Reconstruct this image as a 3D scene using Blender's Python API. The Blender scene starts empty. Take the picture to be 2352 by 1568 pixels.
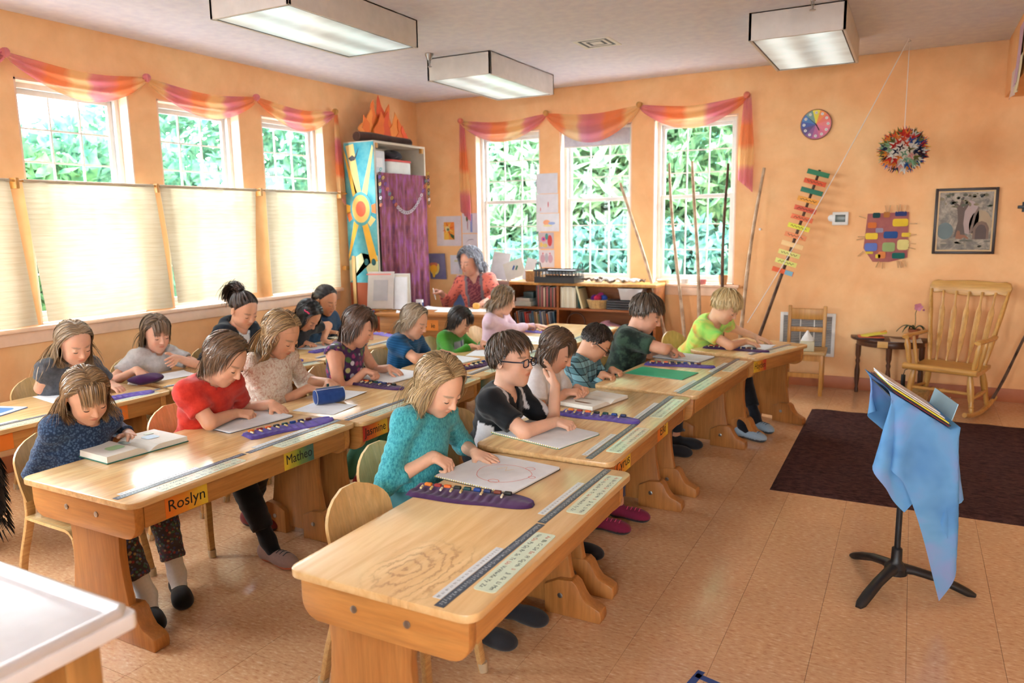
import bpy, bmesh, math, random
import numpy as np
from mathutils import Vector, Matrix, noise as mnoise
random.seed(7); rng=np.random.default_rng(7)
PI=math.pi
scn=bpy.context.scene
COL=scn.collection

# ---------------------------------------------------------------- camera, sky, lights, exposure
CAMH=1.56
def _axes(yaw,pitch,roll):
    f=Vector((-math.sin(yaw)*math.cos(pitch),math.cos(yaw)*math.cos(pitch),-math.sin(pitch)))
    r=Vector((math.cos(yaw),math.sin(yaw),0)); u=r.cross(f)
    return r*math.cos(roll)+u*math.sin(roll), u*math.cos(roll)-r*math.sin(roll), f
_r,_u,_f=_axes(math.radians(27.9994),math.radians(8.9992),math.radians(-.94986))
cam=bpy.data.cameras.new('camera'); camo=bpy.data.objects.new('camera',cam); COL.objects.link(camo)
M=Matrix.Identity(4)
for i in range(3): M[i][0]=_r[i]; M[i][1]=_u[i]; M[i][2]=-_f[i]
M[0][3]=0;M[1][3]=0;M[2][3]=CAMH
camo.matrix_world=M
cam.sensor_width=36; cam.lens=1723.635/2352*36; cam.clip_start=.05
cam.dof.use_dof=True; cam.dof.focus_distance=3.3; cam.dof.aperture_fstop=2.8
scn.camera=camo

world=bpy.data.worlds.new('overcast_sky'); scn.world=world; world.use_nodes=True
bg=world.node_tree.nodes['Background']; bg.inputs[0].default_value=(.86,.93,1,1); bg.inputs[1].default_value=SKY=26.0
scn.view_settings.view_transform='Standard'; scn.view_settings.look='None'
scn.view_settings.exposure=.76; scn.view_settings.gamma=1; scn.view_settings.use_curve_mapping=False
scn.cycles.max_bounces=6; scn.cycles.diffuse_bounces=3; scn.cycles.glossy_bounces=2; scn.cycles.transparent_max_bounces=8
scn.cycles.transmission_bounces=4; scn.cycles.caustics_reflective=False; scn.cycles.caustics_refractive=False
scn.cycles.sample_clamp_indirect=6; scn.cycles.use_adaptive_sampling=True; scn.cycles.adaptive_threshold=.03; scn.cycles.use_denoising=True
def portal(loc,rot,sx,sy):
    l=bpy.data.lights.new('window_portal','AREA'); l.shape='RECTANGLE'; l.size=sx; l.size_y=sy
    l.cycles.is_portal=True
    o=bpy.data.objects.new('window_portal',l); o.location=loc; o.rotation_euler=rot; COL.objects.link(o)

# ---------------------------------------------------------------- helpers
def srgb(r,g,b):
    f=lambda c:(c/255/12.92 if c/255<=.04045 else ((c/255+.055)/1.055)**2.4)
    return (f(r),f(g),f(b),1)
def tag(o,label=None,cat=None,group=None,kind=None):
    if label:o['label']=label
    if cat:o['category']=cat
    if group:o['group']=group
    if kind:o['kind']=kind
    return o
def empty(name,loc=(0,0,0),rz=0,label=None,cat=None,group=None):
    o=bpy.data.objects.new(name,None); o.location=loc; o.rotation_euler=(0,0,rz); o.empty_display_size=.1
    COL.objects.link(o); return tag(o,label,cat,group)
def link_mesh(name,me,m=None,parent=None):
    o=bpy.data.objects.new(name,me); COL.objects.link(o)
    if m is not None and not me.materials: me.materials.append(m)
    if parent is not None:o.parent=parent
    return o
def place(o,loc,rz=0):
    o.location=loc; o.rotation_euler=(0,0,rz); return o
def copy_tree(o,parent=None):
    c=o.copy(); COL.objects.link(c)
    if parent is not None:c.parent=parent
    for ch in o.children: copy_tree(ch,c)
    return c
class MB:
    def __init__(s): s.v=[];s.f=[];s.mi=[];s.m=0
    def add(s,vs,fs):
        b=len(s.v); s.v+=[tuple(v) for v in vs]; s.f+=[tuple(i+b for i in f) for f in fs]; s.mi+=[s.m]*len(fs); return s
    def box(s,c,d,rot=None):
        x,y,z=d[0]/2,d[1]/2,d[2]/2
        vs=[Vector((i*x,j*y,k*z)) for i in(-1,1) for j in(-1,1) for k in(-1,1)]
        if rot is not None: vs=[rot@v for v in vs]
        vs=[v+Vector(c) for v in vs]
        return s.add(vs,[(0,1,3,2),(4,6,7,5),(0,4,5,1),(2,3,7,6),(0,2,6,4),(1,5,7,3)])
    def bb(s,x0,x1,y0,y1,z0,z1): return s.box(((x0+x1)/2,(y0+y1)/2,(z0+z1)/2),(x1-x0,y1-y0,z1-z0))
    def tube(s,path,r,n=8,cap=True,flat=None):
        P=[Vector(p) for p in path]; R=r if hasattr(r,'__len__') else [r]*len(P)
        prev=None;b=len(s.v);fl=flat or 1
        for i,p in enumerate(P):
            t=(P[min(i+1,len(P)-1)]-P[max(i-1,0)]).normalized()
            if prev is None:
                a=Vector((0,0,1)) if abs(t.z)<.9 else Vector((1,0,0)); u=t.cross(a).normalized()
            else: u=(prev-t*prev.dot(t)); u=u.normalized() if u.length>1e-6 else t.orthogonal().normalized()
            prev=u;w=t.cross(u)
            for k in range(n):
                a=2*PI*k/n; s.v.append(tuple(p+(u*math.cos(a)+w*math.sin(a)*fl)*R[i]))
        for i in range(len(P)-1):
            for k in range(n):
                a=b+i*n+k;c=b+i*n+(k+1)%n; s.f.append((a,c,c+n,a+n)); s.mi.append(s.m)
        if cap:
            s.f.append(tuple(b+k for k in reversed(range(n)))); s.mi.append(s.m)
            e=b+(len(P)-1)*n; s.f.append(tuple(e+k for k in range(n))); s.mi.append(s.m)
        return s
    def lathe(s,prof,n=20,c=(0,0,0)):
        b=len(s.v);c=Vector(c)
        for r,z in prof:
            for k in range(n):
                a=2*PI*k/n; s.v.append((c.x+r*math.cos(a),c.y+r*math.sin(a),c.z+z))
        for i in range(len(prof)-1):
            for k in range(n):
                a=b+i*n+k;d=b+i*n+(k+1)%n; s.f.append((a,d,d+n,a+n)); s.mi.append(s.m)
        s.f.append(tuple(b+k for k in reversed(range(n))));s.mi.append(s.m)
        e=b+(len(prof)-1)*n; s.f.append(tuple(e+k for k in range(n)));s.mi.append(s.m)
        return s
    def prism(s,pts,d0,d1,ax='z'):
        """outline (2d) extruded between d0 and d1 along an axis; ax z:(x,y) y:(x,z) x:(y,z)"""
        mk={'z':lambda p,d:(p[0],p[1],d),'y':lambda p,d:(p[0],d,p[1]),'x':lambda p,d:(d,p[0],p[1])}[ax]
        n=len(pts);vs=[mk(p,d0) for p in pts]+[mk(p,d1) for p in pts]
        return s.add(vs,[tuple(reversed(range(n))),tuple(range(n,2*n))]+[(i,(i+1)%n,n+(i+1)%n,n+i) for i in range(n)])
    def grid(s,fn,nu,nv):
        vs=[fn(i/(nu-1),j/(nv-1)) for j in range(nv) for i in range(nu)]
        return s.add(vs,[(j*nu+i,j*nu+i+1,(j+1)*nu+i+1,(j+1)*nu+i) for j in range(nv-1) for i in range(nu-1)])
    def mesh(s,name,bevel=0,seg=2,smooth=None,mats=None,thick=0):
        me=bpy.data.meshes.new(name); me.from_pydata(s.v,[],s.f)
        me.polygons.foreach_set('material_index',s.mi)
        bm=bmesh.new(); bm.from_mesh(me)
        bmesh.ops.recalc_face_normals(bm,faces=bm.faces)
        if thick: bmesh.ops.solidify(bm,geom=bm.faces[:],thickness=thick)
        if bevel:
            es=[e for e in bm.edges if len(e.link_faces)==2 and e.calc_face_angle(0)>.6]
            bmesh.ops.bevel(bm,geom=es,offset=bevel,segments=seg,profile=.5,affect='EDGES',clamp_overlap=True)
        bm.to_mesh(me); bm.free()
        if smooth is not None or bevel:
            me.polygons.foreach_set('use_smooth',[True]*len(me.polygons)); me.set_sharp_from_angle(angle=math.radians(smooth if smooth is not None else 40))
        for m in (mats or []): me.materials.append(m)
        me.update(); return me
    def build(s,name,m,parent=None,**k):
        return link_mesh(name,s.mesh(name,mats=m if isinstance(m,(list,tuple)) else [m],**k),None,parent)
def rrect(x0,x1,y0,y1,r,n=5):
    """rounded rectangle outline; r scalar or 4 radii (x0y0,x1y0,x1y1,x0y1)"""
    R=r if hasattr(r,'__len__') else [r]*4; out=[]
    for (cx,cy,a0),q in zip(((x0,y0,PI),(x1,y0,1.5*PI),(x1,y1,0),(x0,y1,.5*PI)),R):
        sx=1 if cx==x0 else -1; sy=1 if cy==y0 else -1
        if q<=0: out.append((cx,cy)); continue
        for i in range(n+1):
            a=a0+.5*PI*i/n; out.append((cx+sx*q+q*math.cos(a),cy+sy*q+q*math.sin(a)))
    return out
def text_mesh(txt,size,align='CENTER',ext=0.0004):
    c=bpy.data.curves.new('txt','FONT'); c.body=txt; c.size=size; c.align_x=align; c.align_y='CENTER'; c.extrude=ext; c.resolution_u=3
    o=bpy.data.objects.new('txt',c); COL.objects.link(o)
    dg=bpy.context.evaluated_depsgraph_get(); dg.update()
    me=bpy.data.meshes.new_from_object(o.evaluated_get(dg)); bpy.data.objects.remove(o); bpy.data.curves.remove(c)
    me.materials.clear(); return me

# ---------------------------------------------------------------- materials
def newmat(name):
    m=bpy.data.materials.new(name); m.use_nodes=True; nt=m.node_tree
    return m,nt,nt.nodes['Principled BSDF']
def N(nt,t,**k):
    n=nt.nodes.new(t)
    for a,b in k.items():
        if a.startswith('i_'): n.inputs[int(a[2:]) if a[2:].isdigit() else a[2:].replace('_',' ')].default_value=b
        else: setattr(n,a,b)
    return n
def ramp(nt,fac,stops,interp='LINEAR'):
    r=nt.nodes.new('ShaderNodeValToRGB'); r.color_ramp.interpolation=interp; e=r.color_ramp.elements
    while len(e)<len(stops): e.new(.5)
    for q,(p,c) in zip(e,stops): q.position=p; q.color=c if len(c)==4 else (*c,1)
    nt.links.new(fac,r.inputs[0]); return r.outputs[0]
def coords(nt,scale=(1,1,1),kind='Object',rot=(0,0,0)):
    if kind.startswith('@'): src=N(nt,'ShaderNodeAttribute',attribute_name=kind[1:]).outputs['Vector']
    else: src=nt.nodes.new('ShaderNodeTexCoord').outputs[kind]
    mp=nt.nodes.new('ShaderNodeMapping'); mp.inputs['Scale'].default_value=scale; mp.inputs['Rotation'].default_value=rot
    nt.links.new(src,mp.inputs[0]); return mp.outputs[0]
def noise(nt,vec,scale=5,detail=3,rough=.5,dist=0):
    n=N(nt,'ShaderNodeTexNoise'); n.inputs['Scale'].default_value=scale; n.inputs['Detail'].default_value=detail
    n.inputs['Roughness'].default_value=rough; n.inputs['Distortion'].default_value=dist
    if vec is not None: nt.links.new(vec,n.inputs['Vector'])
    return n.outputs['Fac']
def bump(nt,b,h,strength=.3,dist=.01):
    n=N(nt,'ShaderNodeBump'); n.inputs['Strength'].default_value=strength; n.inputs['Distance'].default_value=dist
    nt.links.new(h,n.inputs['Height']); nt.links.new(n.outputs[0],b.inputs['Normal'])
def mix(nt,f,a,b,mode='MIX'):
    n=N(nt,'ShaderNodeMix',data_type='RGBA',blend_type=mode)
    for s,v in ((0,f),(6,a),(7,b)):
        if hasattr(v,'links') or hasattr(v,'is_output'): nt.links.new(v,n.inputs[s])
        else: n.inputs[s].default_value=v
    return n.outputs[2]
_mc={}
def plain(c,rough=.5,metal=0,spec=.5,name=None,sheen=0,sub=0,coat=0):
    key=(tuple(c),rough,metal,spec,sheen,sub,coat)
    if key in _mc:return _mc[key]
    m,nt,b=newmat(name or 'plain'); b.inputs['Roughness'].default_value=rough; b.inputs['Metallic'].default_value=metal
    b.inputs['Specular IOR Level'].default_value=spec; b.inputs['Sheen Weight'].default_value=sheen; b.inputs['Coat Weight'].default_value=coat
    v=noise(nt,coords(nt),14,3); k=ramp(nt,v,[(.25,tuple(x*.93 for x in c[:3])),(.75,tuple(min(1,x*1.06) for x in c[:3]))])
    nt.links.new(k,b.inputs['Base Color']); _mc[key]=m; return m
def S(r,g,b,rough=.5,**k): return plain(srgb(r,g,b),rough,**k)
def wood(name,c1,c2,axis='y',rough=.35,scale=1,coat=.0,dark=None):
    m,nt,b=newmat(name); st={'x':(1.2,14,14),'y':(14,1.2,14),'z':(14,14,1.2)}[axis]
    v=coords(nt,tuple(s*scale for s in st)); n1=noise(nt,v,1.6,5,.6,.6); n2=noise(nt,v,6,3,.6)
    k=ramp(nt,n1,[(.3,c1),(.7,c2)]); k2=ramp(nt,n2,[(.3,(.82,.82,.82)),(.65,(1.04,1.04,1.04))])
    cc=mix(nt,1.0,k,k2,'MULTIPLY'); nt.links.new(cc,b.inputs['Base Color']); b.inputs['Roughness'].default_value=rough
    b.inputs['Coat Weight'].default_value=coat; b.inputs['Coat Roughness'].default_value=.15
    bump(nt,b,n2,.05,.002); return m
def fabric(name,c1,c2,scale=300,rough=.85,attr='Object',nscale=8,bs=.25):
    m,nt,b=newmat(name); v=coords(nt,kind=attr); n=noise(nt,v,nscale,4,.6); k=ramp(nt,n,[(.3,c1),(.7,c2)])
    nt.links.new(k,b.inputs['Base Color']); b.inputs['Roughness'].default_value=rough; b.inputs['Sheen Weight'].default_value=.15
    b.inputs['Specular IOR Level'].default_value=.2
    bump(nt,b,noise(nt,v,scale,2),bs,.002); return m
def vcol(name,rough=.6,spec=.4,sheen=0,attr='Col',var=.08,nscale=60,bs=0,sss=0):
    m,nt,b=newmat(name); a=N(nt,'ShaderNodeAttribute',attribute_name=attr); n=noise(nt,coords(nt),nscale,3)
    k=ramp(nt,n,[(.3,(1-var,)*3),(.7,(1+var*.5,)*3)]); nt.links.new(mix(nt,1.0,a.outputs['Color'],k,'MULTIPLY'),b.inputs['Base Color'])
    b.inputs['Roughness'].default_value=rough; b.inputs['Specular IOR Level'].default_value=spec; b.inputs['Sheen Weight'].default_value=sheen
    if sss: b.inputs['Subsurface Weight'].default_value=sss; b.inputs['Subsurface Radius'].default_value=(.012,.005,.003); b.inputs['Subsurface Scale'].default_value=1
    if bs: bump(nt,b,noise(nt,coords(nt),nscale*5,2),bs,.002)
    return m
def translucent(name,col_socket_fn,w=.5,rough=.9):
    """thin cloth: diffuse front plus light let through"""
    m=bpy.data.materials.new(name); m.use_nodes=True; nt=m.node_tree; nt.nodes.remove(nt.nodes['Principled BSDF'])
    out=nt.nodes['Material Output']; c=col_socket_fn(nt)
    d=N(nt,'ShaderNodeBsdfDiffuse'); t=N(nt,'ShaderNodeBsdfTranslucent'); mx=N(nt,'ShaderNodeMixShader'); mx.inputs[0].default_value=w
    nt.links.new(c,d.inputs[0]); nt.links.new(c,t.inputs[0]); nt.links.new(d.outputs[0],mx.inputs[1]); nt.links.new(t.outputs[0],mx.inputs[2])
    nt.links.new(mx.outputs[0],out.inputs[0]); return m
def emit(name,c,s):
    m=bpy.data.materials.new(name); m.use_nodes=True; nt=m.node_tree; nt.nodes.remove(nt.nodes['Principled BSDF'])
    e=N(nt,'ShaderNodeEmission'); e.inputs[0].default_value=c; e.inputs[1].default_value=s; nt.links.new(e.outputs[0],nt.nodes['Material Output'].inputs[0]); return m

def wall_mat(name,base,wash,amt):
    m,nt,b=newmat(name); v=coords(nt,kind='Object'); n=noise(nt,v,1.3,5,.62,.5); n2=noise(nt,v,7,4,.6)
    k=ramp(nt,n,[(.36,base),(.68,wash)]); k2=ramp(nt,n2,[(.3,(.95,.94,.93)),(.7,(1.03,1.03,1.03))])
    nt.links.new(mix(nt,1.0,k,k2,'MULTIPLY'),b.inputs['Base Color']); b.inputs['Roughness'].default_value=.75; b.inputs['Specular IOR Level'].default_value=.25
    bump(nt,b,noise(nt,v,220,2),.06,.002); return m
mWall=wall_mat('peach_wash_paint',srgb(243,182,126),srgb(250,202,148),1)
mCeil=plain(srgb(240,239,255),.9,spec=.1,name='ceiling_paint')
mWhite=plain(srgb(238,236,232),.45,name='white_vinyl')
mTrimW=plain(srgb(244,206,176),.5,name='peach_trim_paint')
mBase=plain(srgb(176,104,66),.5,name='baseboard_vinyl')
mMaple=wood('maple_top',srgb(208,160,102),srgb(230,193,138),'y',.26,1.0,.25)
mMapleL=wood('maple_leg',srgb(164,104,50),srgb(188,128,68),'z',.4)  # leg base darkened well below the desktop maple to deepen its shading
mMapleH=wood('maple_rail',srgb(176,116,58),srgb(196,138,76),'y',.4)
mPly=wood('birch_ply',srgb(206,166,104),srgb(226,190,132),'z',.38)
mPlyE=wood('ply_edge',srgb(188,140,84),srgb(214,172,112),'y',.4,3)
mOak=wood('golden_oak',srgb(176,120,52),srgb(206,152,78),'z',.38)
mBrown=wood('walnut',srgb(72,40,24),srgb(100,60,36),'z',.4)
mShelf=wood('cherry_shelf',srgb(132,72,30),srgb(166,96,44),'x',.4)
mSteel=plain(srgb(170,170,168),.35,metal=1,name='zinc')
mBlack=plain(srgb(26,26,28),.45,name='black_metal')
mPaper=plain(srgb(240,240,242),.8,name='paper',spec=.2)
mInk=plain(srgb(30,28,28),.7,name='ink')
mWhiteFab=plain(srgb(236,234,230),.9,name='white_cloth',spec=.1)
# ---------------------------------------------------------------- the room
XL,XR,YB,YF,ZC=-5.127,2.6,7.39,-2.6,2.93
XH=.59
LW=[(1.89,2.69),(2.93,3.73),(3.965,4.765),(5.005,5.805)]       # left wall window openings (y)
LW0=[(-.2,.6),(.84,1.64)]                                       # same bank, nearer than the frame shows
BW=[(-4.355,-3.555),(-3.325,-2.535),(-2.31,-1.5)]               # back wall window openings (x)
FW=[(-2.56,-1.76),(-.2,.6),(1.1,1.9)]                                   # guessed, unseen windows behind the camera, added for fill light
Z0,Z1=.93,2.53
def wall_with_holes(name,a0,a1,holes,mk):
    b=MB(); mk(b,a0,a1,0,Z0); mk(b,a0,a1,Z1,ZC); e=[a0]+[v for h in sorted(holes) for v in h]+[a1]
    for i in range(0,len(e),2): mk(b,e[i],e[i+1],Z0,Z1)
    return tag(b.build(name,mWall),kind='structure')
T=.17
wall_with_holes('wall_left',YF,YB+T,LW+LW0,lambda b,a,c,z0,z1:b.bb(XL-T,XL,a,c,z0,z1))
wall_with_holes('wall_back',XL,XR+T,BW,lambda b,a,c,z0,z1:b.bb(a,c,YB,YB+T,z0,z1))
wall_with_holes('wall_front',XL,XR+T,FW,lambda b,a,c,z0,z1:b.bb(a,c,YF-T,YF,z0,z1))
tag(MB().bb(XR,XR+T,YF,YB,0,ZC).build('wall_right',mWall),kind='structure')
tag(MB().bb(XH,XH+.2,YF,YB,2.487,ZC).build('wall_header',mWall),kind='structure')
tag(MB().bb(XL-T,XR+T,YF-T,YB+T,ZC,ZC+.1).build('ceiling',mCeil),kind='structure')
# floor of separate vinyl tiles on a thin bed
def floor_mat():
    m,nt,b=newmat('speckled_vinyl_tile'); v=coords(nt,(1,1,1),'Object'); 
    oi=N(nt,'ShaderNodeObjectInfo'); off=N(nt,'ShaderNodeVectorMath',operation='ADD'); nt.links.new(v,off.inputs[0])
    mul=N(nt,'ShaderNodeVectorMath',operation='SCALE'); nt.links.new(oi.outputs['Location'],mul.inputs[0]); mul.inputs['Scale'].default_value=1.0
    nt.links.new(mul.outputs[0],off.inputs[1]); w=off.outputs[0]
    mp=N(nt,'ShaderNodeMapping'); mp.inputs['Scale'].default_value=(22,60,1); nt.links.new(w,mp.inputs[0])
    n1=noise(nt,mp.outputs[0],1.6,3,.6); n2=noise(nt,w,3,3)
    k=ramp(nt,n1,[(.28,srgb(190,132,92)),(.44,srgb(212,164,121)),(.58,srgb(219,173,130)),(.74,srgb(236,204,168))])
    k2=ramp(nt,n2,[(.3,(.93,.93,.93)),(.7,(1.03,1.03,1.03))]); nt.links.new(mix(nt,1,k,k2,'MULTIPLY'),b.inputs['Base Color'])
    b.inputs['Roughness'].default_value=.17; b.inputs['Specular IOR Level'].default_value=.45
    bump(nt,b,noise(nt,w,9,2),.04,.004); return m
mFloor=floor_mat()
floor=tag(MB().bb(XL,XR,YF,YB,-.06,-.0035).build('floor',plain(srgb(120,78,54),.6)),kind='structure')
TS=.3048; g=.0007
tile_me=MB().bb(-TS/2+g,TS/2-g,-TS/2+g,TS/2-g,-.0035,0).mesh('floor_tile',mats=[mFloor])
tiles=[]
for i in range(-18,9):
    for j in range(-9,25):
        x=.068+(i+.5)*TS; y=(j+.5)*TS-.02
        if XL-TS/2<x<XR+TS/2 and YF-TS/2<y<YB+TS/2: tiles.append((x,y))
def vis(x,y):
    d=Vector((x,y,-CAMH)); z=d.dot(_f)
    if z<.3:return -1
    px=1176+1723.6*d.dot(_r)/z; py=784-1723.6*d.dot(_u)/z
    return 1/z if -150<px<2500 and py<1720 else -1
tiles.sort(key=lambda t:-vis(*t)); rest=MB()
for k,(x,y) in enumerate(tiles):
    if k<300 and vis(x,y)>0:
        o=link_mesh('floor_tile',tile_me,None,floor); o.location=(x,y,0)
    else: rest.bb(max(x-TS/2+g,XL),min(x+TS/2-g,XR),max(y-TS/2+g,YF),min(y+TS/2-g,YB),-.0035,0)
tag(rest.build('floor_tiles',mFloor,floor),kind='stuff')
# baseboards
tag(MB().bb(XL+.42,XR,YB-.012,YB,0,.115).build('baseboard_back',mBase,bevel=.004),kind='structure')
tag(MB().bb(XL,XL+.012,YF,6.05,0,.115).build('baseboard_left',mBase,bevel=.004),kind='structure')
# windows
glass=bpy.data.materials.new('window_glass'); glass.use_nodes=True
nt=glass.node_tree; nt.nodes.remove(nt.nodes['Principled BSDF']); a=N(nt,'ShaderNodeBsdfTransparent'); a.inputs[0].default_value=(.97,.985,.98,1)
c=N(nt,'ShaderNodeBsdfGlossy'); c.inputs['Roughness'].default_value=.02; mx=N(nt,'ShaderNodeMixShader'); mx.inputs[0].default_value=.012
nt.links.new(a.outputs[0],mx.inputs[1]); nt.links.new(c.outputs[0],mx.inputs[2]); nt.links.new(mx.outputs[0],nt.nodes['Material Output'].inputs[0])
wn=0
def window(org,rz,w):
    """local: x along the opening, y outward (0 = inner wall face), z up from 0 (=Z0)"""
    global wn; wn+=1; h=Z1-Z0; M=mWhite
    e=tag(empty('window_%d'%wn,org,rz),kind='structure')
    b=MB()                                             # lining of the reveal
    b.bb(0,.012,0,.1,0,h); b.bb(w-.012,w,0,.1,0,h); b.bb(0,w,0,.1,h-.012,h); b.bb(0,w,0,.1,0,.012); b.build('reveal',mTrimW,e)
    b=MB(); f=.045
    b.bb(0,f,.1,.16,0,h); b.bb(w-f,w,.1,.16,0,h); b.bb(f,w-f,.1,.16,h-f,h); b.bb(f,w-f,.1,.16,0,f); b.build('window_frame',M,e,bevel=.003)
    zm=.855; s=.035
    for z0,z1,y in ((zm-.02,h-f,.135),(f,zm+.02,.112)):
        b=MB(); x0,x1=f,w-f
        b.bb(x0,x0+s,y,y+.025,z0,z1); b.bb(x1-s,x1,y,y+.025,z0,z1); b.bb(x0+s,x1-s,y,y+.025,z1-s,z1); b.bb(x0+s,x1-s,y,y+.025,z0,z0+s)
        sash=b.build('sash',M,e,bevel=.002)
        gx0,gx1,gz0,gz1=x0+s,x1-s,z0+s,z1-s
        MB().bb(gx0,gx1,y+.011,y+.014,gz0,gz1).build('pane',glass,sash)
        for k in (1,2):
            xx=gx0+(gx1-gx0)*k/3; MB().bb(xx-.006,xx+.006,y+.006,y+.019,gz0,gz1).build('grille_bar',M,sash)
            zz=gz0+(gz1-gz0)*k/3; MB().bb(gx0,gx1,y+.0065,y+.0185,zz-.006,zz+.006).build('grille_bar',M,sash)
    MB().box((w/2,.105,zm+.03),(.05,.012,.02)).build('sash_lock',M,e,bevel=.003)
    return e
for y0,y1 in LW+LW0: window((XL,y0,Z0),PI/2,y1-y0); portal((XL-.02,(y0+y1)/2,(Z0+Z1)/2),(0,-PI/2,0),Z1-Z0,y1-y0)
for x0,x1 in BW: window((x0,YB,Z0),0,x1-x0); portal(((x0+x1)/2,YB+.02,(Z0+Z1)/2),(-PI/2,0,0),x1-x0,Z1-Z0)
for x0,x1 in FW: window((x1,YF,Z0),PI,x1-x0); portal(((x0+x1)/2,YF-.02,(Z0+Z1)/2),(PI/2,0,0),x1-x0,Z1-Z0)
# sills
def trim(k,fn):
    b=MB(); fn(b); tag(b.build('trim_%d'%k,mTrimW,bevel=.006),kind='structure')
trim(1,lambda b:(b.bb(XL-.09,XL+.055,1.7,5.93,.905,.935),b.bb(XL,XL+.02,1.72,5.91,.82,.905)))
trim(2,lambda b:(b.bb(-2.38,-1.44,YB-.05,YB+.09,.905,.932),b.bb(-2.36,-1.46,YB-.018,YB,.82,.905)))
trim(3,lambda b:(b.bb(-4.42,-2.46,YB-.05,YB+.09,.905,.932),b.bb(-4.4,-2.48,YB-.018,YB,.82,.905)))
# roller blind in the middle back window
rb=empty('roller_blind',(-2.93,YB+.05,2.5),0,'pale grey roller blind pulled partly down in the middle back window','blind')
MB().tube([(-.37,0,0),(.37,0,0)],.02,12).build('roller',mWhite,rb)
mBlind=translucent('blind_fabric',lambda nt:ramp(nt,noise(nt,coords(nt),40),[(.3,srgb(206,200,208)),(.7,srgb(222,216,222))]),.35)
MB().bb(-.36,.36,-.012,-.010,-.17,0).build('blind_sheet',mBlind,rb); MB().tube([(-.36,-.011,-.175),(.36,-.011,-.175)],.008,8).build('hem_bar',mWhite,rb)

# ---------------------------------------------------------------- the garden outside
mBounce=fabric('pale_bounce_ground',srgb(206,204,208),srgb(222,220,224),60,.9)  # unseen ground, made pale to bounce neutral light up to the ceiling
tag(MB().bb(-30,30,-25,40,-.5,-.3).build('bounce_ground',mBounce),'pale paved yard around the building outside the windows','yard',kind='stuff')
mLeafs=[]
for nm,a,b_ in (('leaf_a',(72,112,84),(126,160,118)),('leaf_b',(66,114,108),(120,160,146)),('leaf_c',(92,132,102),(144,174,136))):
    mLeafs.append(translucent(nm,lambda nt,a=a,b_=b_:ramp(nt,noise(nt,coords(nt),9,2),[(.3,srgb(*a)),(.7,srgb(*b_))]),.45))
mLeafs.append(translucent('leaf_d',lambda nt:ramp(nt,noise(nt,coords(nt),9,2),[(.3,srgb(30,66,46)),(.7,srgb(78,112,70))]),.2)); mLeafs.append(translucent('leaf_e',lambda nt:ramp(nt,noise(nt,coords(nt),9,2),[(.3,srgb(44,84,70)),(.7,srgb(92,128,96))]),.25))
def leaves(n,c,rad,size,seed,elong=2.2,shell=.35):
    r=np.random.default_rng(seed); d=r.normal(size=(n,3)); d/=np.linalg.norm(d,axis=1)[:,None]
    p=d*(shell+(1-shell)*r.random((n,1))**.5)*np.array(rad)+np.array(c)
    a=r.normal(size=(n,3)); a/=np.linalg.norm(a,axis=1)[:,None]; b=np.cross(a,r.normal(size=(n,3))); b/=np.linalg.norm(b,axis=1)[:,None]
    s=size*(.6+.8*r.random((n,1))); L=a*s*elong/2; W=b*s/2
    V=np.stack([p-L,p+W*.9-L*.1,p+L,p-W*.9-L*.1],1).reshape(-1,3)
    F=np.arange(n*4).reshape(n,4)
    me=bpy.data.meshes.new('foliage'); me.from_pydata(V.tolist(),[],F.tolist()); return me
def shrub(name,loc,rad,n,size,mi,seed,label,elong=2.2,trunk=.6):
    e=empty(name,(loc[0],loc[1],-.3),0,label,'tree' if 'tree' in name else 'shrub','greenery outside the windows')
    o=link_mesh('foliage',leaves(n,(0,0,loc[2]+.3),rad,size,seed,elong),mLeafs[mi],e); o['kind']='stuff'
    b=MB(); r=random.Random(seed)
    for k in range(4):
        a=r.random()*6.28; b.tube([(0,0,0),(math.cos(a)*.1,math.sin(a)*.1,(loc[2]+.3)*.5),(math.cos(a)*rad[0]*.4,math.sin(a)*rad[1]*.4,loc[2]+.3)],[.06*trunk,.05*trunk,.02*trunk],6)
    b.build('branches',mBrown,e); return e
shrub('laurel_shrub',(-8.2,4.0,1.5),(1.3,1.6,1.05),5500,.11,3,1,'broad-leaved shrub outside the nearest full left window')
shrub('laurel_shrub',(-9.6,6.3,1.75),(1.5,1.9,1.25),4200,.11,4,2,'pale loose shrub outside the second left window')
shrub('garden_tree',(-10.5,9.2,2.5),(2.2,2.0,2.6),8000,.11,4,3,'tall dense tree outside the left window nearest the cabinet')
shrub('laurel_shrub',(-8.6,1.0,1.2),(1.3,1.8,1.0),1800,.11,3,4,'low green shrub outside the window at the left edge')
shrub('garden_tree',(-6.6,11.2,2.4),(2.2,1.6,2.6),10000,.085,1,5,'blue-green tree filling the left one of the back windows',3)
shrub('garden_tree',(-4.5,10.6,2.0),(1.7,1.3,2.2),9000,.1,2,6,'light green tree with long fronds outside the middle back window',4)
shrub('garden_tree',(-2.4,11.0,2.3),(1.9,1.5,2.6),10000,.1,0,7,'leafy tree outside the right one of the back windows',3)
shrub('laurel_shrub',(-3.2,9.6,.7),(2.6,.8,.9),6000,.09,1,8,'dark low hedge shrub below the two right back windows',2.5)
shrub('garden_tree',(-9.0,13.0,3.0),(3,2,3.2),7000,.12,1,9,'far tree behind the blue-green tree outside the back windows')
shrub('garden_tree',(-1.5,14.5,3.0),(3.5,2,3.2),7000,.14,1,10,'far tall tree behind the leafy tree outside the right back window')

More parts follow.
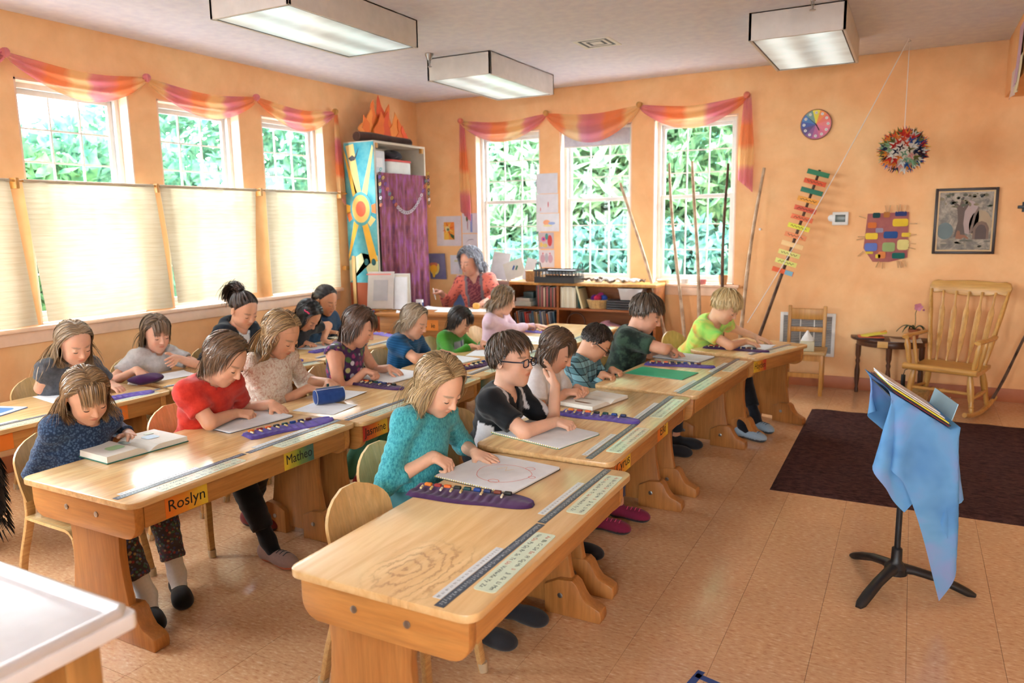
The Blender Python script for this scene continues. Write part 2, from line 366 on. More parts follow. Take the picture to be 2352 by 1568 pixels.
# ---------------------------------------------------------------- ceiling fittings
mFix=plain(srgb(226,220,214),.5,name='fixture_enamel')
def lens_mat():
    m=bpy.data.materials.new('prismatic_lens'); m.use_nodes=True; nt=m.node_tree; b=nt.nodes['Principled BSDF']
    v=coords(nt,(1,1,1),'Object'); sep=N(nt,'ShaderNodeSeparateXYZ'); nt.links.new(v,sep.inputs[0])
    mu=N(nt,'ShaderNodeMath',operation='MULTIPLY',i_1=2*PI/.275); nt.links.new(sep.outputs[0],mu.inputs[0])
    co=N(nt,'ShaderNodeMath',operation='COSINE'); nt.links.new(mu.outputs[0],co.inputs[0])
    n=noise(nt,coords(nt,(3,5,1)),1.5,2); ad=N(nt,'ShaderNodeMath',operation='MULTIPLY_ADD',i_1=-.13,i_2=.16); nt.links.new(co.outputs[0],ad.inputs[0])
    a2=N(nt,'ShaderNodeMath',operation='MULTIPLY_ADD',i_1=.3); nt.links.new(n,a2.inputs[0]); nt.links.new(ad.outputs[0],a2.inputs[2])
    b.inputs['Base Color'].default_value=(.45,.5,.5,1); b.inputs['Emission Color'].default_value=(.86,1,.97,1); nt.links.new(a2.outputs[0],b.inputs['Emission Strength'])
    b.inputs['Roughness'].default_value=.3; return m
mLens=lens_mat()
def fixture(x,y,label):
    e=empty('ceiling_light',(x,y,2.75),0,label,'ceiling light','fluorescent ceiling boxes'); w,l,h=.61,1.22,.18
    b=MB(); b.bb(-w/2,-w/2+.02,-l/2,l/2,0,h);b.bb(w/2-.02,w/2,-l/2,l/2,0,h);b.bb(-w/2,w/2,-l/2,-l/2+.02,0,h);b.bb(-w/2,w/2,l/2-.02,l/2,0,h);b.bb(-w/2,w/2,-l/2,l/2,h-.01,h)
    b.build('housing',mFix,e,bevel=.002)
    b=MB(); f=.028;
    b.bb(-w/2+.02,-w/2+f,-l/2+.02,l/2-.02,.002,.012);b.bb(w/2-f,w/2-.02,-l/2+.02,l/2-.02,.002,.012);b.bb(-w/2+f,w/2-f,-l/2+.02,-l/2+f,.002,.012);b.bb(-w/2+f,w/2-f,l/2-f,l/2-.02,.002,.012)
    b.build('lens_gasket',mBlack,e)
    MB().bb(-w/2+f,w/2-f,-l/2+f,l/2-f,.004,.01).build('lens',mLens,e)
fixture(-3.37,3.86,'long white fluorescent ceiling box nearest the left windows, at the top edge')
fixture(-3.39,6.12,'white fluorescent ceiling box nearest the corner cabinet')
fixture(-.76,6.10,'white fluorescent ceiling box over the wall with the round clock')
fixture(-3.37,1.55,'fluorescent ceiling box above the near end of the desk rows, out of the picture'); fixture(-.76,3.4,'fluorescent ceiling box above the music stand, out of the picture')  # unseen boxes, added as fill light over the near zone
def sprinkler(x,y,label):
    e=empty('fire_sprinkler',(x,y,ZC),0,label,'sprinkler','ceiling sprinklers')
    MB().lathe([(.034,0),(.034,-.012),(.02,-.04),(.016,-.05)],16).build('cup',mSteel,e,smooth=40)
    MB().lathe([(.011,-.05),(.011,-.07),(.006,-.075),(.006,-.1)],10).build('stem',mSteel,e,smooth=40)
    MB().lathe([(.019,-.1),(.019,-.103)],12).build('deflector',mSteel,e)
sprinkler(-3.57,5.36,'chrome sprinkler head beside the middle ceiling box'); sprinkler(-.63,5.22,'chrome sprinkler head in front of the right ceiling box')
e=empty('air_diffuser',(-2.26,5.74,ZC),0,'square stepped air diffuser in the middle of the ceiling','air vent')
b=MB(); w=.15
for r0,r1,z in ((.15,.118,-.004),(.092,.07,-.004),(.044,.0,-.004)):
    b2=MB()
    if r1>0:
        b2.bb(-r0,-r1,-r0,r0,z,z+.003);b2.bb(r1,r0,-r0,r0,z,z+.003);b2.bb(-r1,r1,-r0,-r1,z,z+.003);b2.bb(-r1,r1,r1,r0,z,z+.003)
    else: b2.bb(-r0,r0,-r0,r0,z,z+.003)
    b2.build('louvre_ring',mWhite,e)
MB().bb(-.118,.118,-.118,.118,-.002,-.0005).build('slot_shade',mBlack,e)  # flat black plate standing in for the shade inside the slots
# ---------------------------------------------------------------- school desks
def grad_tag(name,c0,c1,c2):
    m,nt,b=newmat(name); g_=N(nt,'ShaderNodeSeparateXYZ'); nt.links.new(nt.nodes.new('ShaderNodeTexCoord').outputs['Generated'],g_.inputs[0])
    a=N(nt,'ShaderNodeMath',operation='MULTIPLY_ADD',i_1=.35,i_2=-.17); nt.links.new(noise(nt,coords(nt),30,3),a.inputs[0])
    s=N(nt,'ShaderNodeMath',operation='ADD'); nt.links.new(a.outputs[0],s.inputs[0]); nt.links.new(g_.outputs[1],s.inputs[1])
    nt.links.new(ramp(nt,s.outputs[0],[(.05,c0),(.5,c1),(.9,c2)]),b.inputs['Base Color']); b.inputs['Roughness'].default_value=.45; return m
OR,YE,RD,GN,TL=srgb(226,120,40),srgb(232,196,60),srgb(190,50,36),srgb(128,150,60),srgb(70,110,100)
tagm={'oy':grad_tag('tag_orange_yellow',OR,srgb(230,150,50),YE),'yg':grad_tag('tag_yellow_teal',YE,GN,TL),'ry':grad_tag('tag_red_yellow',RD,OR,YE),
 'yr':grad_tag('tag_yellow_red',YE,srgb(216,150,40),RD),'or':grad_tag('tag_orange',RD,OR,OR),'gr':grad_tag('tag_grey',TL,srgb(150,140,110),srgb(190,180,150))}
def knot_mat():
    m,nt,b=newmat('figured_maple_top'); v=coords(nt,(14,1.2,14)); n1=noise(nt,v,1.6,5,.6,.6)
    k=ramp(nt,n1,[(.3,srgb(208,160,102)),(.7,srgb(230,193,138))])
    w=coords(nt,(1,1,1)); wv=N(nt,'ShaderNodeTexWave',wave_type='RINGS',rings_direction='Z'); mp=N(nt,'ShaderNodeMapping'); nt.links.new(w,mp.inputs[0])
    mp.inputs['Location'].default_value=(-.0*9,.47*5,0); mp.inputs['Scale'].default_value=(9,5,.01)
    nt.links.new(mp.outputs[0],wv.inputs[0]); wv.inputs['Scale'].default_value=1.15; wv.inputs['Distortion'].default_value=13; wv.inputs['Detail'].default_value=6; wv.inputs['Detail Scale'].default_value=1.1; wv.inputs['Detail Roughness'].default_value=.65
    gr=N(nt,'ShaderNodeTexGradient',gradient_type='SPHERICAL'); m2=N(nt,'ShaderNodeMapping'); nt.links.new(w,m2.inputs[0]); m2.inputs['Location'].default_value=(-.05*5.5,.44*4.2,0); m2.inputs['Scale'].default_value=(5.5,4.2,.01)
    nt.links.new(m2.outputs[0],gr.inputs[0]); lines=ramp(nt,wv.outputs['Fac'],[(.0,(.95,.95,.95)),(.1,(.4,.4,.4)),(.3,(.16,.16,.16)),(.6,(0,0,0))])
    mul=N(nt,'ShaderNodeMath',operation='MULTIPLY'); nt.links.new(lines,mul.inputs[0]); nt.links.new(ramp(nt,gr.outputs['Fac'],[(.05,(0,0,0)),(.5,(.6,.6,.6))]),mul.inputs[1])
    nt.links.new(mix(nt,mul.outputs[0],k,srgb(138,84,38)),b.inputs['Base Color']); b.inputs['Roughness'].default_value=.28; b.inputs['Coat Weight'].default_value=.25; b.inputs['Coat Roughness'].default_value=.15
    return m
mKnot=knot_mat()
# printed strips, shared by every place at a desk
def letter_mesh():
    bm=bmesh.new(); rows=('ABCDEFGHIJKLM','NOPQRSTUVWXYZ'); 
    for r,row in enumerate(rows):
        for i,ch in enumerate(row):
            me=text_mesh(ch+ch.lower(),.019,ext=0); k=len(bm.faces); bm2=bmesh.new(); bm2.from_mesh(me)
            for f in bm2.faces: f.material_index=1 if ch in 'AEIOU' else 0
            bmesh.ops.rotate(bm2,verts=bm2.verts,matrix=Matrix.Rotation(-PI/2,3,'Z'))
            bmesh.ops.translate(bm2,verts=bm2.verts,vec=(.016-r*.032,.178-i*.0297,0)); t=bpy.data.meshes.new('t'); bm2.to_mesh(t); bm.from_mesh(t); bm2.free(); bpy.data.meshes.remove(t); bpy.data.meshes.remove(me)
    me=bpy.data.meshes.new('printed_letters'); bm.to_mesh(me); bm.free(); me.materials.append(S(70,84,86)); me.materials.append(S(206,92,66)); return me
def strip_text(txt,size,mat,ln):
    me=text_mesh(txt,size,ext=0); bm=bmesh.new(); bm.from_mesh(me); xs=[v.co.x for v in bm.verts]; sc=ln/(max(xs)-min(xs))
    bmesh.ops.scale(bm,verts=bm.verts,vec=(sc,1,1)); bmesh.ops.rotate(bm,verts=bm.verts,matrix=Matrix.Rotation(-PI/2,3,'Z')); bm.to_mesh(me); bm.free(); me.materials.append(mat); return me
LET=letter_mesh()
ALPH=strip_text('A a B b C c D d E e F f G g H h I i J j K k L l M m N n O o P p Q q R r S s T t U u V v W w X x Y y Z z',.019,S(206,214,216),.57)
NUMS=strip_text('. '.join(str(i) for i in range(1,21)),.012,S(60,60,64),.33)
mDarkStrip=S(58,70,84,.35); mNumStrip=S(226,228,228,.35); mCard=plain(srgb(214,224,196),.3,name='laminated_card',coat=.4)
cardme=MB().prism(rrect(-.034,.034,-.205,.205,.012),0,.0012,'z').mesh('letter_card',mats=[mCard])
darkme=MB().bb(-.0145,.0145,-.295,.295,0,.0012).mesh('alphabet_strip',mats=[mDarkStrip]); numme=MB().bb(-.013,.013,-.17,.17,0,.001).mesh('number_strip',mats=[mNumStrip])
boltme=MB().lathe([(.011,0),(.011,.003),(.007,.0045),(.002,.0046)],12).mesh('bolt',mats=[mSteel],smooth=40)
mAprE=wood('maple_apron',srgb(184,120,58),srgb(202,142,76),'x',.38)  # apron base darkened like the legs, shade put into the colour
def desk(name,label,xr,yn,z,rot=0,W=.64,L=1.22,seats=2,tags=(),top=None,strips=True,ldx=0):
    """xr,yn: near right corner of the top; the row faces +x"""
    R=Matrix.Rotation(rot,3,'Z'); c=Vector((xr,yn,0))+R@Vector((-W/2,L/2,0))
    e=empty(name,c,rot,label,'desk','maple school desks'); zt=z; hx,hy=W/2,L/2
    MB().prism(rrect(-hx,hx,-hy+.002,hy-.002,.045),zt-.024,zt,'z').build('desktop',top or mMaple,e,bevel=.004)
    for sy in (-1,1):
        y0,y1=sorted((sy*(hy-.03),sy*(hy-.068)))
        ap=MB().prism(rrect(-hx+.03,hx-.03,zt-.155,zt-.024,(.06,.06,0,0)),y0,y1,'y').build('end_apron',mAprE,e,bevel=.004)
        for bx in (-.09,.09):
            o=link_mesh('bolt',boltme,None,ap); o.location=(bx,sy*(hy-.03),zt-.085); o.rotation_euler=(sy*-PI/2,0,0)
        # flared plank leg standing on its foot
        yc=sy*(hy-.085); pts=[]; 
        prof=[(.115,.165),(.13,.22),(.112,.30),(.105,.38),(.12,zt-.12),(.155,zt-.03)]
        prof=[(.2,.03),(.185,.09),(.165,.17),(.148,.27),(.142,.36),(.15,zt-.14),(.175,zt-.03)]
        pts=[(w_+ldx,h_) for w_,h_ in prof]+[(-w_+ldx,h_) for w_,h_ in reversed(prof)]
        MB().prism(pts,yc-.016,yc+.016,'y').build('leg',mMapleL,e,bevel=.003)
        f=[(-.29,0),(.29,0),(.295,.03),(.285,.055),(.25,.07),(.21,.085),(.185,.12),(.17,.15),(.155,.16)]
        for sx in (-1,1):
            fp=[(sx*x+ldx,h) for x,h in [(.06,0),(.30,0),(.305,.02),(.30,.05),(.275,.062),(.24,.075),(.22,.1),(.2,.14),(.18,.155),(.12,.15),(.06,.12)]]
            ft=MB().prism(fp,yc-.021 if sy<0 else yc-.045,yc+.045 if sy<0 else yc+.021,'y').build('foot',mMapleL,e,bevel=.004)
            o=link_mesh('bolt',boltme,None,ft); o.location=(sx*.13+ldx,yc-(.021 if sy<0 else .045),.085); o.rotation_euler=(PI/2,0,0)
    MB().bb(hx-.055,hx-.03,-hy+.07,hy-.07,zt-.115,zt-.024).build('front_rail',mMapleH,e,bevel=.003)
    MB().bb(-hx+.04,-hx+.065,-hy+.07,hy-.07,zt-.075,zt-.024).build('back_rail',mMapleH,e,bevel=.003)
    if strips:
        for s in range(seats):
            yc=(s-(seats-1)/2)*L/seats*.985; jx=random.uniform(-.004,.004); ja=random.uniform(-.012,.012)
            o=link_mesh('alphabet_strip',darkme,None,e); o.location=(hx-.105+jx,yc,zt); o.rotation_euler=(0,0,ja); t=link_mesh('lettering',ALPH,None,o); t.location=(0,0,.0016)
            o=link_mesh('number_strip',numme,None,e); o.location=(hx-.137,yc-.06 if s else yc-.09,zt); o.rotation_euler=(0,0,ja); t=link_mesh('lettering',NUMS,None,o); t.location=(0,0,.0014)
            o=link_mesh('letter_card',cardme,None,e); o.location=(hx-.048+jx*2,yc+.03,zt); o.rotation_euler=(0,0,-ja*2); t=link_mesh('lettering',LET,None,o); t.location=(0,0,.0016)
    for txt,yl,tm,w_ in tags:           # name tag stuck on the front rail, yl = world y of its centre
        y=yl-c.y; o=MB().bb(-.0012,0,-w_/2,w_/2,-.04,.04).build('name_tag',tagm[tm],e); o.location=(hx-.0285,y,zt-.071)
        if txt:
            me=text_mesh(txt,.062,ext=.0002); me.materials.append(mInk); t=link_mesh('lettering',me,None,o); xs=[v.co.x for v in me.vertices]; sc=min(1.15,(w_*.86)/(max(xs)-min(xs)))
            t.rotation_euler=(PI/2,0,PI/2); t.location=(.0006,0,.002); t.scale=(sc,1,1)
    return e
desk('double_desk','maple double desk in the foreground with dark figured grain and nobody at its near place',-.905,1.47,.595,0,.625,1.22,tags=(),top=mKnot,ldx=-.075)
desk('double_desk','maple double desk where the boy in glasses raises a hand',-1.0,2.70,.612,0,.635,1.25,tags=(('Cyrus',2.92,'oy',.19),('Elki',3.5,'oy',.17)))
desk('double_desk','maple double desk with the green folder on it',-.99,4.0,.608,math.radians(-4),.63,1.23)
desk('single_desk','single maple desk of the blond boy, turned a little, with a yellow and red tag',-.905,5.28,.608,math.radians(-19),.55,.8,1,tags=(('Hayden',5.46,'yr',.17),))
desk('double_desk','maple double desk of the girl reading and the child in red',-2.36,1.58,.605,0,.68,1.23,tags=(('Roslyn',1.83,'oy',.19),('Matheo',2.43,'yg',.185)))
desk('double_desk','maple double desk of the girl in lace and the girl in the flowered vest',-2.345,2.82,.597,0,.67,1.2,tags=(('Jasmine',2.96,'ry',.2),))
desk('double_desk','maple double desk of the child in the green jumper',-2.355,4.03,.6,0,.66,1.22,tags=(('',4.14,'gr',.18),))
desk('double_desk','maple double desk of the girl in pink, last of the middle row',-2.31,5.27,.605,0,.68,1.2)
desk('double_desk','maple double desk cut by the left edge of the picture',-3.875,1.73,.6,0,.64,1.21,tags=(('n',1.95,'or',.16),('',2.62,'or',.07)))
desk('double_desk','maple double desk turned a little, of the girl with a fringe by the windows',-3.9,2.965,.597,math.radians(-13.5),.64,1.1)
desk('double_desk','maple double desk of the dark haired girls, farthest by the windows',-3.685,4.07,.605,0,.64,1.23,tags=(('N',4.22,'yg',.16),('I',4.88,'yg',.18)))

# ---------------------------------------------------------------- bent-plywood chairs, facing +x
def chair_proto():
    e=empty('plywood_chair'); 
    def seat(u,v):
        x=-.17+.35*u; y=(v-.5)*.34*(1-.06*(1-u)); return (x,y,.335-.018*math.sin(PI*u)*math.cos((v-.5)*PI)-.03*max(0,(u-.85)/.15)**2)
    MB().grid(seat,14,12).build('seat',mPly,e,thick=.012,smooth=50)
    # backrest shell: rounded panel with a keyhole arch cut at its foot
    nu,nv=25,15; vs=[];idx={}
    b=MB(); W,H=.17,.27
    def P(a,t): # a -1..1 , t 0..1
        k=math.sqrt(max(0,1-max(0,(t-.62)/.38)**2)) if t>.62 else 1
        w=W*(.92+.08*math.sin(PI*t))*max(k,.25)
        arch=.085*max(0,1-(a/.32)**2) if abs(a)<.32 else 0
        tt=t*(1)+ (1-t)*(arch/H)
        z=.40+H*tt; y=a*w; x=-.185-.06*tt-.0+.9*y*y
        return (x,y,z)
    b.grid(lambda u,v:P(2*u-1,v),25,15); b.build('backrest',mPly,e,thick=.011,smooth=50)
    for sy in (-1,1):
        y=sy*.135
        b=MB(); path=[(-.255,y*1.2,0),(-.225,y*1.12,.15),(-.195,y,.28),(-.185,y*.95,.34),(-.195,y*.9,.42),(-.21,y*.8,.5)]
        def plank(path,w0,w1,th):
            bb_=MB(); n=len(path); vs=[];fs=[]
            for i,p in enumerate(path):
                p=Vector(p); t=(Vector(path[min(i+1,n-1)])-Vector(path[max(i-1,0)])).normalized(); o_=Vector((0,1,0)); o_=(o_-t*o_.dot(t)).normalized(); d=t.cross(o_)
                w=w0+(w1-w0)*i/(n-1)
                for a_,c_ in ((-1,-1),(1,-1),(1,1),(-1,1)): vs.append(p+o_*a_*w/2+d*c_*th/2)
            for i in range(n-1):
                for k in range(4): fs.append((i*4+k,i*4+(k+1)%4,i*4+4+(k+1)%4,i*4+4+k))
            fs+= [(3,2,1,0),tuple(4*(n-1)+k for k in range(4))]; bb_.add(vs,fs); return bb_
        lg=plank(path,.03,.042,.02).build('leg',mPlyE,e,bevel=.003)
        MB().tube([(-.257,y*1.2,0),(-.252,y*1.19,.035)],[.017,.019],10).build('foot_cap',S(190,170,140),lg,smooth=40)
        fp=[(.19,y*1.2,0),(.175,y*1.13,.12),(.158,y*1.03,.25),(.14,y,.305),(.10,y*.97,.322),(.0,y*.95,.322),(-.17,y*.95,.322)]
        lg=plank(fp,.03,.04,.02).build('leg',mPlyE,e,bevel=.003)
        MB().tube([(.192,y*1.2,0),(.188,y*1.19,.035)],[.017,.019],10).build('foot_cap',S(190,170,140),lg,smooth=40)
    return e
CH0=chair_proto(); ch_used=[0]
def chair(x,y,label,rz=0,sc=1):
    c=CH0 if not ch_used[0] else copy_tree(CH0); ch_used[0]=1
    c.location=(x,y,0); c.rotation_euler=(0,0,rz); c.scale=(sc,sc,sc); tag(c,label,'chair','bent plywood school chairs'); return c

# ---------------------------------------------------------------- things on the desks
mFelt={'d':fabric('plum_felt',srgb(56,26,66),srgb(78,40,86),260,.95),'v':fabric('violet_felt',srgb(72,54,124),srgb(98,78,158),260,.95),'l':fabric('lilac_felt',srgb(120,104,190),srgb(150,134,214),260,.95)}
CRAY=[S(226,122,30),S(150,34,30),S(228,104,30),S(24,26,24),S(24,70,66),S(24,60,130),S(40,48,90),S(112,50,30),S(20,24,20),S(206,204,40),S(190,60,40)]
def roll(x,y,z,rot,L,W,label,kind='d',n=9,seed=0,lift=None,flip=False):
    r=random.Random(seed); e=empty('crayon_roll',(x,y,z),rot,label,'crayon roll','purple crayon rolls')
    def cloth(u,v):
        xx=(u-.5)*L; k=1.0
        if u>.72: k=math.sqrt(max(.02,1-((u-.72)/.28)**2*.96))
        if u<.04: k=.86
        yy=(v-.5)*W*k+ (0 if u<.72 else -.012*((u-.72)/.28)) + .006*math.sin(u*9+seed)
        zz=.010+.0035*math.sin(u*L/.033*2*PI)*(1 if u<.8 else .3)*math.sin(PI*min(1,max(0,v*1.25)))+ .003*math.sin(v*9+u*5)
        if v in(0,1) or u in (0,1): zz=.0015
        return (xx,yy,zz)
    b=MB(); b.grid(cloth,61,13)
    b.grid(lambda u,v:tuple(Vector(cloth(u,v))*Vector((1,1,0)))+() if False else (cloth(u,v)[0],cloth(u,v)[1],.0005),61,3)
    b.build('cloth',mFelt[kind],e,smooth=70)
    cols=list(range(len(CRAY))); 
    for i in range(n):
        u=.1+.66*i/max(1,n-1); xx=(u-.5)*L; yy=W*.30
        MB().box((xx,yy,.015),(.028,.017,.012)).build('block_crayon',CRAY[i%len(CRAY)],e,bevel=.004)
        if i%2==0 or i<4: MB().tube([(xx-.012,yy-.022,.0165),(xx-.009,yy-.045,.0155)],.0042,8).build('stick_crayon',[S(226,206,150),S(216,190,120),S(230,220,190)][i%3],e,smooth=40)
    return e
def spiral(e,p0,p1,mat_,n=34):
    b=MB()
    for i in range(n):
        t=i/(n-1); p=Vector(p0).lerp(Vector(p1),t); b.box(p,(.004,.004,.005))
    b.build('spiral_wire',mat_,e)
def pad(x,y,z,rot,W,D,label,spir=None,back=(30,34,40),cat='drawing pad',name='drawing_pad',th=.006,pm=None,r=.012):
    """W along local x, D along local y"""
    e=empty(name,(x,y,z),rot,label,cat,'paper and pads on the desks')
    MB().prism(rrect(-W/2,W/2,-D/2,D/2,r),0,.0022,'z').build('backing_board',S(*back,rough=.5),e)
    MB().prism(rrect(-W/2+.002,W/2-.002,-D/2+.002,D/2-.002,r),.0022,.0022+th,'z').build('pages',pm or mPaper,e)
    if spir: spiral(e,*[(p[0]*W/2*.97,p[1]*D/2*.985,.005) for p in spir],S(206,186,90))
    return e
def sheet(x,y,z,rot,W,D,label,col=(242,242,244),curl=.004,name='paper_sheet',cat='paper'):
    e=MB().grid(lambda u,v:((u-.5)*W,(v-.5)*D,.0012+curl*(abs(u-.5)*2)**3*(v)),9,5).build(name,plain(srgb(*col),.85,name='sheet',spec=.1),None,thick=.0006)
    place(e,(x,y,z),rot); return tag(e,label,cat,'paper and pads on the desks')
def stroke(e,pts,col,r=.0011,name='crayon_line'):
    MB().tube(pts,r,5,flat=.3).build(name,col,e)
def open_book(x,y,z,rot,W,D,label,cover,th=.022,flip=0):
    """spine along local y, pages to both sides in x; W = whole spread, D = page height"""
    e=empty('open_book',(x,y,z),rot,label,'book','open books on the desks')
    MB().bb(-W/2-.004,W/2+.004,-D/2-.004,D/2+.004,0,.004).build('cover',S(*cover),e,bevel=.0015)
    for s in (-1,1):
        t=th*(1 if s<0 else .8)
        b=MB(); n=9; prof=[]
        for i in range(n):
            u=i/(n-1); prof.append((s*u*W/2, .004+t*(math.sin(min(1,u*3.2)*PI/2)*(1-.12*u))*(1 if u>0 else .2)))
        pts=[(0,.004)]+prof+[(s*W/2,.004)]
        b.prism(pts,-D/2,D/2,'y'); pg=b.build('page_block',plain(srgb(236,232,222),.8,name='book_page',spec=.1),e)
    return e
def page_art(e,x0,x1,y0,y1,z,col):
    MB().prism(rrect(x0,x1,y0,y1,min(x1-x0,y1-y0)*.3),z,z+.0008,'z').build('picture',col,e)
ZA,ZB,ZC_,ZD,ZE,ZF,ZG,ZH,ZJ,ZK,ZL=.595,.612,.608,.608,.605,.597,.6,.605,.6,.597,.605
# front desk
p=pad(-1.375,2.455,ZA,math.radians(-7),.365,.345,'white spiral pad with a faint red drawing before the girl in teal',((-1,-1),(1,-1)))
z=.0086; pk=S(226,120,120); 
stroke(p,[(.03+.11*math.cos(a)*(1+.06*math.sin(3*a)),-.01+.10*math.sin(a),z) for a in [i/24*2*PI for i in range(25)]],pk)
for cx,cy,r_,cc in ((-.08,.085,.022,S(220,60,60)),(.05,-.1,.022,S(226,110,80)),(.09,.09,.02,S(236,150,140)),(.15,.01,.014,pk)): stroke(p,[(cx+r_*math.cos(a),cy+r_*.8*math.sin(a),z) for a in [i/14*2*PI for i in range(15)]],cc,.0013)
stroke(p,[(-.02,.02,z),(.0,.06,z),(.02,.02,z),(.04,.05,z)],S(240,200,130))
roll(-1.335,2.185,ZA,math.radians(8),.475,.135,'plum crayon roll with block crayons beside the pad of the girl in teal','d',9,1)
# second desk
pad(-1.42,2.975,ZB,math.radians(-15),.40,.30,'white sketchbook with yellow spiral under the arm of the boy in glasses',((-1,-1),(1,-1)),(30,110,84))
roll(-1.3,3.345,ZB,math.radians(-1),.42,.11,'violet crayon roll next to the boy in glasses, yellow and orange crayons on top','v',7,2)
b=open_book(-1.44,3.63,ZB,math.radians(78),.34,.2,'open picture book with a brown picture before the girl in white','' or (150,130,110)); page_art(b,-.13,-.04,-.06,.05,.0235,S(110,72,34))
# third desk
f=pad(-1.345,4.525,ZC_,math.radians(-8),.39,.25,'bright green folder lying on the third desk of the near row',None,(150,120,120),'folder','green_folder',.003,S(44,168,120,.6),.004)
roll(-1.31,4.82,ZC_,math.radians(8),.46,.1,'violet crayon roll between the green folder and the pad of the boy in dark green','v',8,3)
pad(-1.37,5.13,ZC_,math.radians(-12),.36,.25,'white pad with a teal edge before the boy in dark green',None,(60,110,140))
# blond boy's desk
roll(-1.1,5.585,ZD,math.radians(-3),.48,.09,'plum crayon roll lying before the blond boy','d',9,4)
sheet(-1.03,5.8,ZD,math.radians(-10),.3,.22,'white paper under the arms of the blond boy')
# Roslyn and Matheo
b=open_book(-2.985,2.035,ZE,math.radians(86),.37,.25,'thick open picture book with a green cover read by the girl in navy',(28,110,92),.03)
page_art(b,-.13,-.06,-.06,.0,.033,S(170,206,150)); page_art(b,-.05,-.02,-.03,.03,.034,S(80,90,84)); page_art(b,.06,.12,-.03,.04,.028,S(176,200,220)); page_art(b,.1,.14,.05,.08,.028,S(200,210,190))
pad(-2.92,2.59,ZE,math.radians(-8),.35,.37,'large white drawing pad with a dark edge before the child in red',None,(40,52,74))
roll(-2.585,2.585,ZE,math.radians(72),.45,.13,'violet crayon roll with crayons at the desk edge beside the child in red','v',8,5)
# Jasmine's desk
sheet(-2.87,3.27,ZF,math.radians(4),.24,.2,'white paper behind the blue pencil case'); sheet(-2.72,2.98,ZF,math.radians(4),.26,.22,'white paper between the child in red and the pencil case')
pad(-2.9,3.82,ZF,math.radians(-8),.31,.35,'white drawing pad of the girl in the flowered vest')
roll(-2.82,3.54,ZF,math.radians(-4),.44,.11,'plum crayon roll beside the girl in the flowered vest','d',9,6)
pc=empty('pencil_case',(-2.775,3.075,ZF),math.radians(62),'round blue denim pencil case with white seams','pencil case')
mDenim=fabric('denim',srgb(26,50,104),srgb(44,74,134),500,.9)
MB().tube([(-.085,0,.043),(-.08,0,.043),(-.05,0,.045),(0,.002,.045),(.05,0,.045),(.08,0,.043),(.086,0,.043)],[.02,.038,.044,.045,.044,.038,.02],20).build('case_body',mDenim,pc,smooth=60)
for xx in (-.078,.078): MB().tube([(xx,.04*math.cos(a),.044+.04*math.sin(a)) for a in [i/20*2*PI for i in range(21)]],.0014,5).build('seam',S(214,214,210),pc)
MB().tube([(-.08,-.02,.085),(0,-.021,.087),(.08,-.02,.085)],.0014,5).build('seam',S(214,214,210),pc); MB().tube([(-.07,.008,.09),(.07,.008,.09)],.003,6).build('zip',mSteel,pc); MB().box((.0,.012,.098),(.012,.006,.02)).build('zip_pull',S(20,60,60),pc)
# middle row, farther
pad(-2.86,4.4,ZG,math.radians(-10),.33,.36,'white pad with a worn edge before the child in dark blue',None,(190,170,130))
roll(-2.57,4.33,ZG,math.radians(78),.36,.11,'plum crayon roll half hidden by the boy in glasses','d',6,7)
sheet(-2.77,4.78,ZG,math.radians(12),.22,.26,'white paper before the child in the green jumper')
sheet(-2.72,5.5,ZH,math.radians(5),.3,.26,'white paper nearest the girl in pink'); roll(-2.8,5.86,ZH,math.radians(-8),.36,.1,'lilac crayon roll under the hand of the girl in pink','l',3,8)
# window row
bk=pad(-4.32,2.17,ZJ,math.radians(20),.24,.2,'thin booklet with a blue and white cover at the left edge',None,(70,110,170),'booklet','booklet',.003,S(196,208,226)); MB().prism(rrect(-.05,.08,-.07,.06,.03),.0055,.0062,'z').build('picture',S(60,120,180),bk)
sheet(-4.33,2.56,ZJ,math.radians(-10),.28,.24,'white paper under the arm of the girl in dark grey'); roll(-3.99,2.7,ZJ,math.radians(78),.33,.11,'violet crayon roll under the hand of the girl in dark grey','v',0,9)
pu=empty('crayon_pouch',(-4.2,3.0,ZK),math.radians(60),'crumpled dark plum cloth pouch before the girl with a fringe','pouch')
MB().grid(lambda u,v:(.1*math.sin(PI*v)*math.cos(2*PI*u)*(1+.15*math.sin(6*PI*u)),.065*math.sin(PI*v)*math.sin(2*PI*u)*(1+.12*math.cos(4*PI*u)),.032+.032*-math.cos(PI*v)*(1+.3*math.sin(4*PI*u)*math.sin(PI*v))),33,11).build('cloth',mFelt['d'],pu,smooth=70)
sheet(-4.27,3.25,ZK,math.radians(-14),.22,.24,'white paper before the girl with a fringe'); roll(-3.93,3.9,ZK,math.radians(60),.28,.1,'violet crayon roll of the ponytail girl, behind the girl in lace','v',0,10)
sheet(-4.1,4.5,ZL,math.radians(8),.32,.26,'white paper under the hands of the girl with the pink hair clip'); sheet(-4.27,5.0,ZL,math.radians(-5),.26,.22,'pale yellow edged paper before the girl in navy sleeves',(240,236,214))
roll(-3.98,4.42,ZL,math.radians(85),.34,.1,'violet crayon roll at the desk edge before the girl with the pink hair clip','v',0,11); roll(-4.0,5.22,ZL,math.radians(-14),.4,.1,'lilac crayon roll at the far end of the window row','l',3,12)
